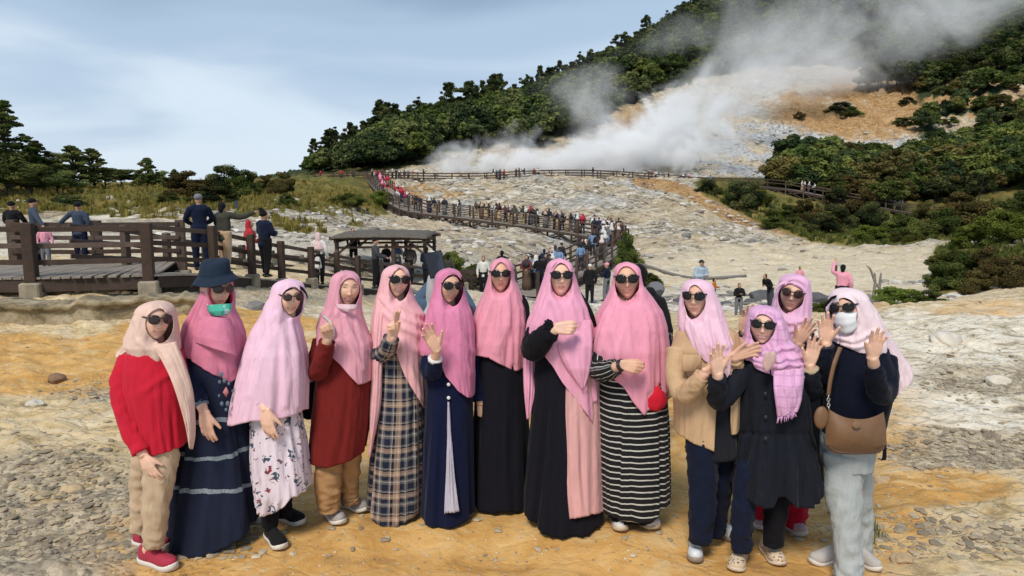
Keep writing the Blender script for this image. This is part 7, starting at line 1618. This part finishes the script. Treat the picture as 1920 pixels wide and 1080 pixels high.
ORD = ['first', 'second', 'third', 'fourth', 'fifth', 'sixth', 'seventh', 'eighth', 'ninth', 'tenth', 'eleventh', 'twelfth', 'thirteenth', 'fourteenth', 'fifteenth', 'sixteenth', 'seventeenth', 'eighteenth', 'nineteenth', 'twentieth']+['twenty-'+q for q in ('first', 'second', 'third', 'fourth', 'fifth', 'sixth', 'seventh', 'eighth', 'ninth')]+['thirtieth']+['thirty-'+q for q in ('first', 'second', 'third', 'fourth', 'fifth', 'sixth', 'seventh', 'eighth', 'ninth')]+['fortieth']
SMALL = {}
def small_mesh(hk, pose, skirt):
    k = (hk, pose, skirt)
    if k in SMALL: return SMALL[k]
    la, ra = pose; sk, tp, bt, sh = figure_parts(la, ra, .07, skirt, 0, .82, 7); hd = headwear(hk); v = []; f = []; mi = []
    for i, m in enumerate((sk, hd, tp, bt, sh)):
        o = len(v); v += [tuple(p) for p in m.v]; f += [[j+o for j in q] for q in m.f]; mi += [min(i, 3)]*len(m.f)
    me = bpy.data.meshes.new('visitor'); me.from_pydata(v, [], f); me.polygons.foreach_set('material_index', np.array(mi, np.int32)); me.polygons.foreach_set('use_smooth', np.ones(len(f), bool))
    for _ in range(4): me.materials.append(plastic('visitor_skin', (.42, .24, .16), .6))
    SMALL[k] = me; return me
def small(p, h, yaw, top, bot, head, label, group, rnd):
    hk, hc = HEADS[head]; pose = rnd.choice([('down', 'down'), ('rail', 'rail'), ('down', 'phone'), ('hold', 'down'), ('down', 'down'), ('rail', 'photo')])
    me = small_mesh(hk, pose, rnd.random() < .3)
    o = bpy.data.objects.new('person', me); C.objects.link(o); o.location = tuple(p); o.rotation_euler = (0, 0, R(yaw)+math.pi); s = h/1.65; o.scale = (s*rnd.uniform(.95, 1.12), s, s)
    for i, m in ((1, plastic('cloth_'+head.replace(' ', '_'), hc, .8)), (2, plastic('cloth_'+top, TOPS[top], .8)), (3, plastic('cloth_dark_'+bot, BOTS[bot], .8))):
        o.material_slots[i].link = 'OBJECT'; o.material_slots[i].material = m
    tag(o, label, 'person', group)
def build_crowd():
    rnd = random.Random(21)
    def along(path, n, where, group, t0, t1, tops, heads, cluster=.0, lat=.65, h=(1.5, 1.72), order='from its upper end', width=1.0):
        pts = path_pts(path, 400); T = np.gradient(pts, axis=0)
        i0, i1 = int(t0*399), int(t1*399); ts = sorted(i0+(i1-i0)*((k+.5+rnd.uniform(-.45, .45))/n) for k in range(n))
        for k, tt in enumerate(ts):
            i = int(min(398, max(0, tt))); p = pts[i]; d = T[i]; s = np.array([d[1], -d[0], 0]); s /= np.linalg.norm(s)+1e-9
            q = p+s*rnd.uniform(-lat, lat); tp = rnd.choice(tops); hd = rnd.choice(heads); bt = rnd.choice(list(BOTS)); yaw = rnd.choice([math.degrees(math.atan2(d[0], -d[1])), math.degrees(math.atan2(-d[0], d[1])), rnd.uniform(-40, 40), 180])
            lab = f'visitor, {tp} top, {hd[2:] if hd[:2] == "a " else hd}, {ORD[k]} {where}'
            small((q[0], q[1], q[2]), rnd.uniform(*h), yaw+rnd.uniform(-25, 25), tp, bt, hd, lab, group, rnd)
    A = list(HEADS); dark = ['black', 'black', 'navy', 'navy', 'grey', 'olive', 'brown', 'white', 'maroon']
    g = 'visitors on the boardwalks'
    along(LOOP[:5], 22, 'from the ramp on the rising stretch', g, .08, .9, dark+['blue', 'blue'], ['black hair', 'black hair', 'a dark scarf', 'a black cap', 'a white scarf'])
    along(LOOP[4:8], 25, 'going round the hairpin bend', g, .02, .8, dark, ['black hair', 'a black cap', 'a dark scarf', 'a white scarf'])
    along(LOOP[6:12], 30, 'along the middle stretch from the bend', g, .1, .62, dark+dark+['red', 'pink'], ['black hair', 'black hair', 'black hair', 'a dark scarf', 'a dark scarf', 'a white scarf', 'a beige scarf', 'a red scarf'])
    along(LOOP[6:12], 9, 'on the emptier middle stretch past the crowd', g, .63, .98, dark, ['black hair', 'a dark scarf', 'a white scarf'])
    along(LOOP[11:], 18, 'in the red group climbing to the upper walk', g, .08, .95, ['red', 'red', 'red', 'pink', 'white', 'black'], ['a red scarf', 'a red scarf', 'a white scarf', 'a pink scarf', 'a dark scarf'])
    def at(path, pxs, where, tops, heads):
        pts = path_pts(path, 400); pp = proj(pts[:, 0], pts[:, 1], pts[:, 2])[0]
        for k, px in enumerate(pxs):
            i = int(np.argmin(np.abs(pp-px))); p = pts[i]; tp = rnd.choice(tops); hd = rnd.choice(heads)
            lab = f'visitor, {tp} top, {hd[2:] if hd[:2] == "a " else hd}, {ORD[k]} {where}'
            small((p[0], p[1]+rnd.uniform(-.5, .5), p[2]), rnd.uniform(1.5, 1.7), rnd.uniform(-180, 180), tp, rnd.choice(list(BOTS)), hd, lab, g, rnd)
    at(UPPER, [602, 640, 658, 663, 700, 716, 727, 736, 743, 750, 757, 765, 773, 794, 925, 932, 938, 945, 968, 974, 983, 1002, 1009, 1112, 1168, 1222, 1228, 1234, 1252, 1280, 1286, 1292], 'on the upper boardwalk counted from the wood', ['black', 'navy', 'grey', 'white', 'red', 'brown'], ['black hair', 'a dark scarf', 'a white scarf', 'a black cap'])
    at(RIGHT, [1312, 1330, 1503, 1509, 1516, 1530, 1563, 1569, 1668, 1675, 1682, 1690, 1808, 1828], 'on the far boardwalk going down past the bushes', ['white', 'white', 'blue', 'grey', 'navy'], ['a white scarf', 'black hair', 'a beige scarf'])
    K = lambda n, c: cl_(n, c)
    bk = K('plain_black', (.012, .012, .014)); nv = K('plain_navy', A_(26, 34, 58, .8)); dn = K('plain_denim', A_(110, 140, 165, .8)); wh = K('plain_white', (.64, .63, .61)); ol = K('plain_olive', (.045, .045, .035)); bg = K('plain_beige', A_(190, 160, 130)); gr = K('plain_grey', A_(120, 122, 128)); rd = K('plain_red', (.42, .03, .04)); pk = K('plain_pink', A_(230, 140, 165)); hairm = K('dark_hair', (.010, .008, .007)); dg = K('plain_charcoal', (.05, .052, .06)); orr = K('plain_orange', A_(200, 120, 50))
    zf = lambda py, d: Z(py, d)
    visitor(376, 15.7, 1.74, -150, 'tall visitor in a navy tracksuit and light grey cap leaning at the platform rail', nv, nv, 'cap', gr, 'rail', 'rail', z=.50, long_top=.86)
    visitor(420, 16.0, 1.66, 160, 'visitor in an olive jumper and black hood holding a phone up above the rail', ol, bg, 'hair', bk, 'rail', 'reach', z=.40, bulky=1.15)
    phone('phone', P(443, 383, 15.6), .040, .080, 'dark phone held up above the platform rail', 'phone', 10)
    visitor(468, 17.6, 1.50, 120, 'visitor in a red scarf half hidden at the ramp rail', rd, pk, 'hijab', rd, 'down', 'hold', z=.10)
    visitor(496, 16.9, 1.62, 150, 'visitor in a pointed black woollen hat and navy jumper on the ramp', nv, bk, 'beanie', bk, 'hold', 'hold', z=.22, bulky=1.18)
    visitor(597, 20.9, 1.58, 175, 'visitor in a pale pink scarf and white patterned tunic on the ramp', wh, bk, 'hijab', K('plain_rose', A_(226, 196, 196)), 'hold', 'down', z=-.45, long_top=.55)
    visitor(66, 16.2, 1.55, 130, 'capped visitor in dark blue on the platform reaching out to a child', K('slate', A_(62, 74, 92)), nv, 'cap', bk, 'out', 'out', z=.60)
    visitor(150, 16.2, 1.46, 190, 'shorter visitor in a dark cap and grey jumper on the platform', K('slate', A_(62, 74, 92)), nv, 'cap', bk, 'out', 'down', z=.60)
    visitor(27, 16.3, 1.48, 180, 'visitor in black at the far end of the platform', bk, bk, 'cap', bk, 'rail', 'rail', z=.60)
    visitor(84, 15.6, .95, 20, 'small child in pink on the platform beside the dark blue visitor', pk, gr, 'hair', hairm, z=.60)
    visitor(703, 23.2, 1.72, 100, 'tall visitor in black standing on the ramp before the shelter post', dg, bk, 'cap', bk, 'rail', 'rail', z=-.86, bulky=1.15)
    visitor(662, 28.6, 1.5, 20, 'visitor with dark hair sitting place left under the shelter', bk, bk, 'hair', hairm)
    visitor(724, 28.2, 1.42, -30, 'shorter visitor with black hair in the middle of the shelter', bk, nv, 'hair', hairm, 'fold', 'fold')
    visitor(744, 28.4, 1.52, 30, 'visitor in white with a red bag strap under the shelter', wh, gr, 'hijab', K('plain_blue', A_(90, 120, 160)), 'hold', 'down')
    visitor(768, 27.9, 1.62, -20, 'visitor in a grey jacket near the front shelter post', K('warm_grey', A_(98, 92, 88)), bk, 'hair', hairm, 'down', 'hold', bulky=1.2)
    visitor(799, 25.8, 1.62, 160, 'visitor in navy seen from behind just outside the shelter', nv, bk, 'hair', hairm, 'hold', 'hold', z=-1.22)
    visitor(812, 26.6, 1.55, 200, 'visitor in a white cap beside the one in navy outside the shelter', dg, bk, 'cap', wh, z=-1.38)
    visitor(840, 27.3, 1.55, 170, 'visitor in olive on the lower ramp by the yellow-green bush', ol, bk, 'hair', hairm, z=-1.55)
    visitor(906, 28.5, 1.62, 0, 'visitor with long black hair in white low on the ramp', wh, bk, 'long_hair', hairm, z=-1.80)
    visitor(941, 29.4, 1.75, 180, 'dark haired visitor right behind the plain black dress', bk, bk, 'hair', hairm, z=-1.75)
    visitor(1012, 30.5, 1.60, 180, 'visitor carrying a black rucksack at the foot of the rising boardwalk', bk, nv, 'hair', hairm, 'hold', 'hold', z=-1.9, bulky=1.2)
    visitor(990, 33.2, 1.66, 150, 'visitor in a light blue jacket on the rising boardwalk', dn, nv, 'cap', wh, 'rail', 'rail', z=float(P(995, 541, 33.2).z))
    visitor(1107, 27.6, 1.62, 180, 'visitor in a white cap and black shirt on the rocks below the bend', bk, bk, 'cap', wh)
    visitor(1139, 28.0, 1.60, -120, 'visitor in a pink cap and dark shirt on the rocks below the bend', nv, gr, 'cap', pk, 'hold', 'down')
    visitor(1314, 25.5, 1.72, 20, 'visitor in a light blue shirt and dark cap on the cream flat', K('pale_blue', A_(170, 188, 205)), gr, 'cap', K('dark_cap', (.03, .03, .035)), 'hold', 'hold', lean=.15, bulky=1.25)
    visitor(1342, 25.8, 1.0, 60, 'child in an orange top beside the light blue shirt', orr, bk, 'hair', hairm, 'hold', 'down')
    visitor(1390, 19.8, 1.0, 0, 'small child in a black shirt among the grey rocks', bk, gr, 'hair', hairm, 'fold', 'fold')
    visitor(1449, 24.5, 1.25, -60, 'crouched visitor in black on the flat between the two lilac scarves', bk, dg, 'hair', hairm, 'hold', 'hold', lean=.7)
    visitor(1503, 29.5, 1.12, 0, 'child in a pink top far out on the cream flat', pk, bk, 'hair', hairm)
    visitor(1584, 19.4, 1.50, 150, 'visitor in a pink blouse and black scarf photographing with a raised phone', pk, bk, 'hair', bk, 'high', 'down', bulky=1.15)
    phone('phone', P(1568, 503, 19.2), .045, .085, 'dark phone raised over the cream flat by the pink blouse', 'phone', 30)
    visitor(1198, 5.3, 1.52, 170, 'dark haired visitor hidden behind the thin white stripes', bk, bk, 'hair', hairm, z=.05, bulky=.9)
    b = empty('rucksack', tuple(P(1226, 552, 5.35)), 'grey and black rucksack behind the bright pink hijab', 'rucksack'); v, f = rock_mesh(np.random.RandomState(3), .075, (1, .8, .95), 4, .1); mk('pack', v+np.array(tuple(P(1229, 545, 5.3))), f, gr, b); v, f = ball(P(1219, 552, 5.27), (.05, .05, .06), 16, 10); mk('side_pocket', [tuple(p) for p in v], f, bk, b)
    visitor(820, 5.2, 1.52, 180, 'visitor in a denim jacket behind the magenta hijab holding up a tablet', K('denim', A_(78, 100, 122, .8)), bk, 'hijab', K('pale_grey_scarf', A_(190, 190, 190)), 'photo', 'photo', z=.0, bulky=1.12)
    phone('tablet', P(817, 496, 5.0), .066, .095, 'dark tablet held up behind the magenta hijab', 'tablet', 0, -14)
TRACK = [tuple(p) for p in path_pts(LOOP, 90)]
build_terrain()
build_boardwalks(); build_wall(); build_shelter()
build_plants(); build_grass(); build_stones()
build_group()
build_crowd()
build_steam()
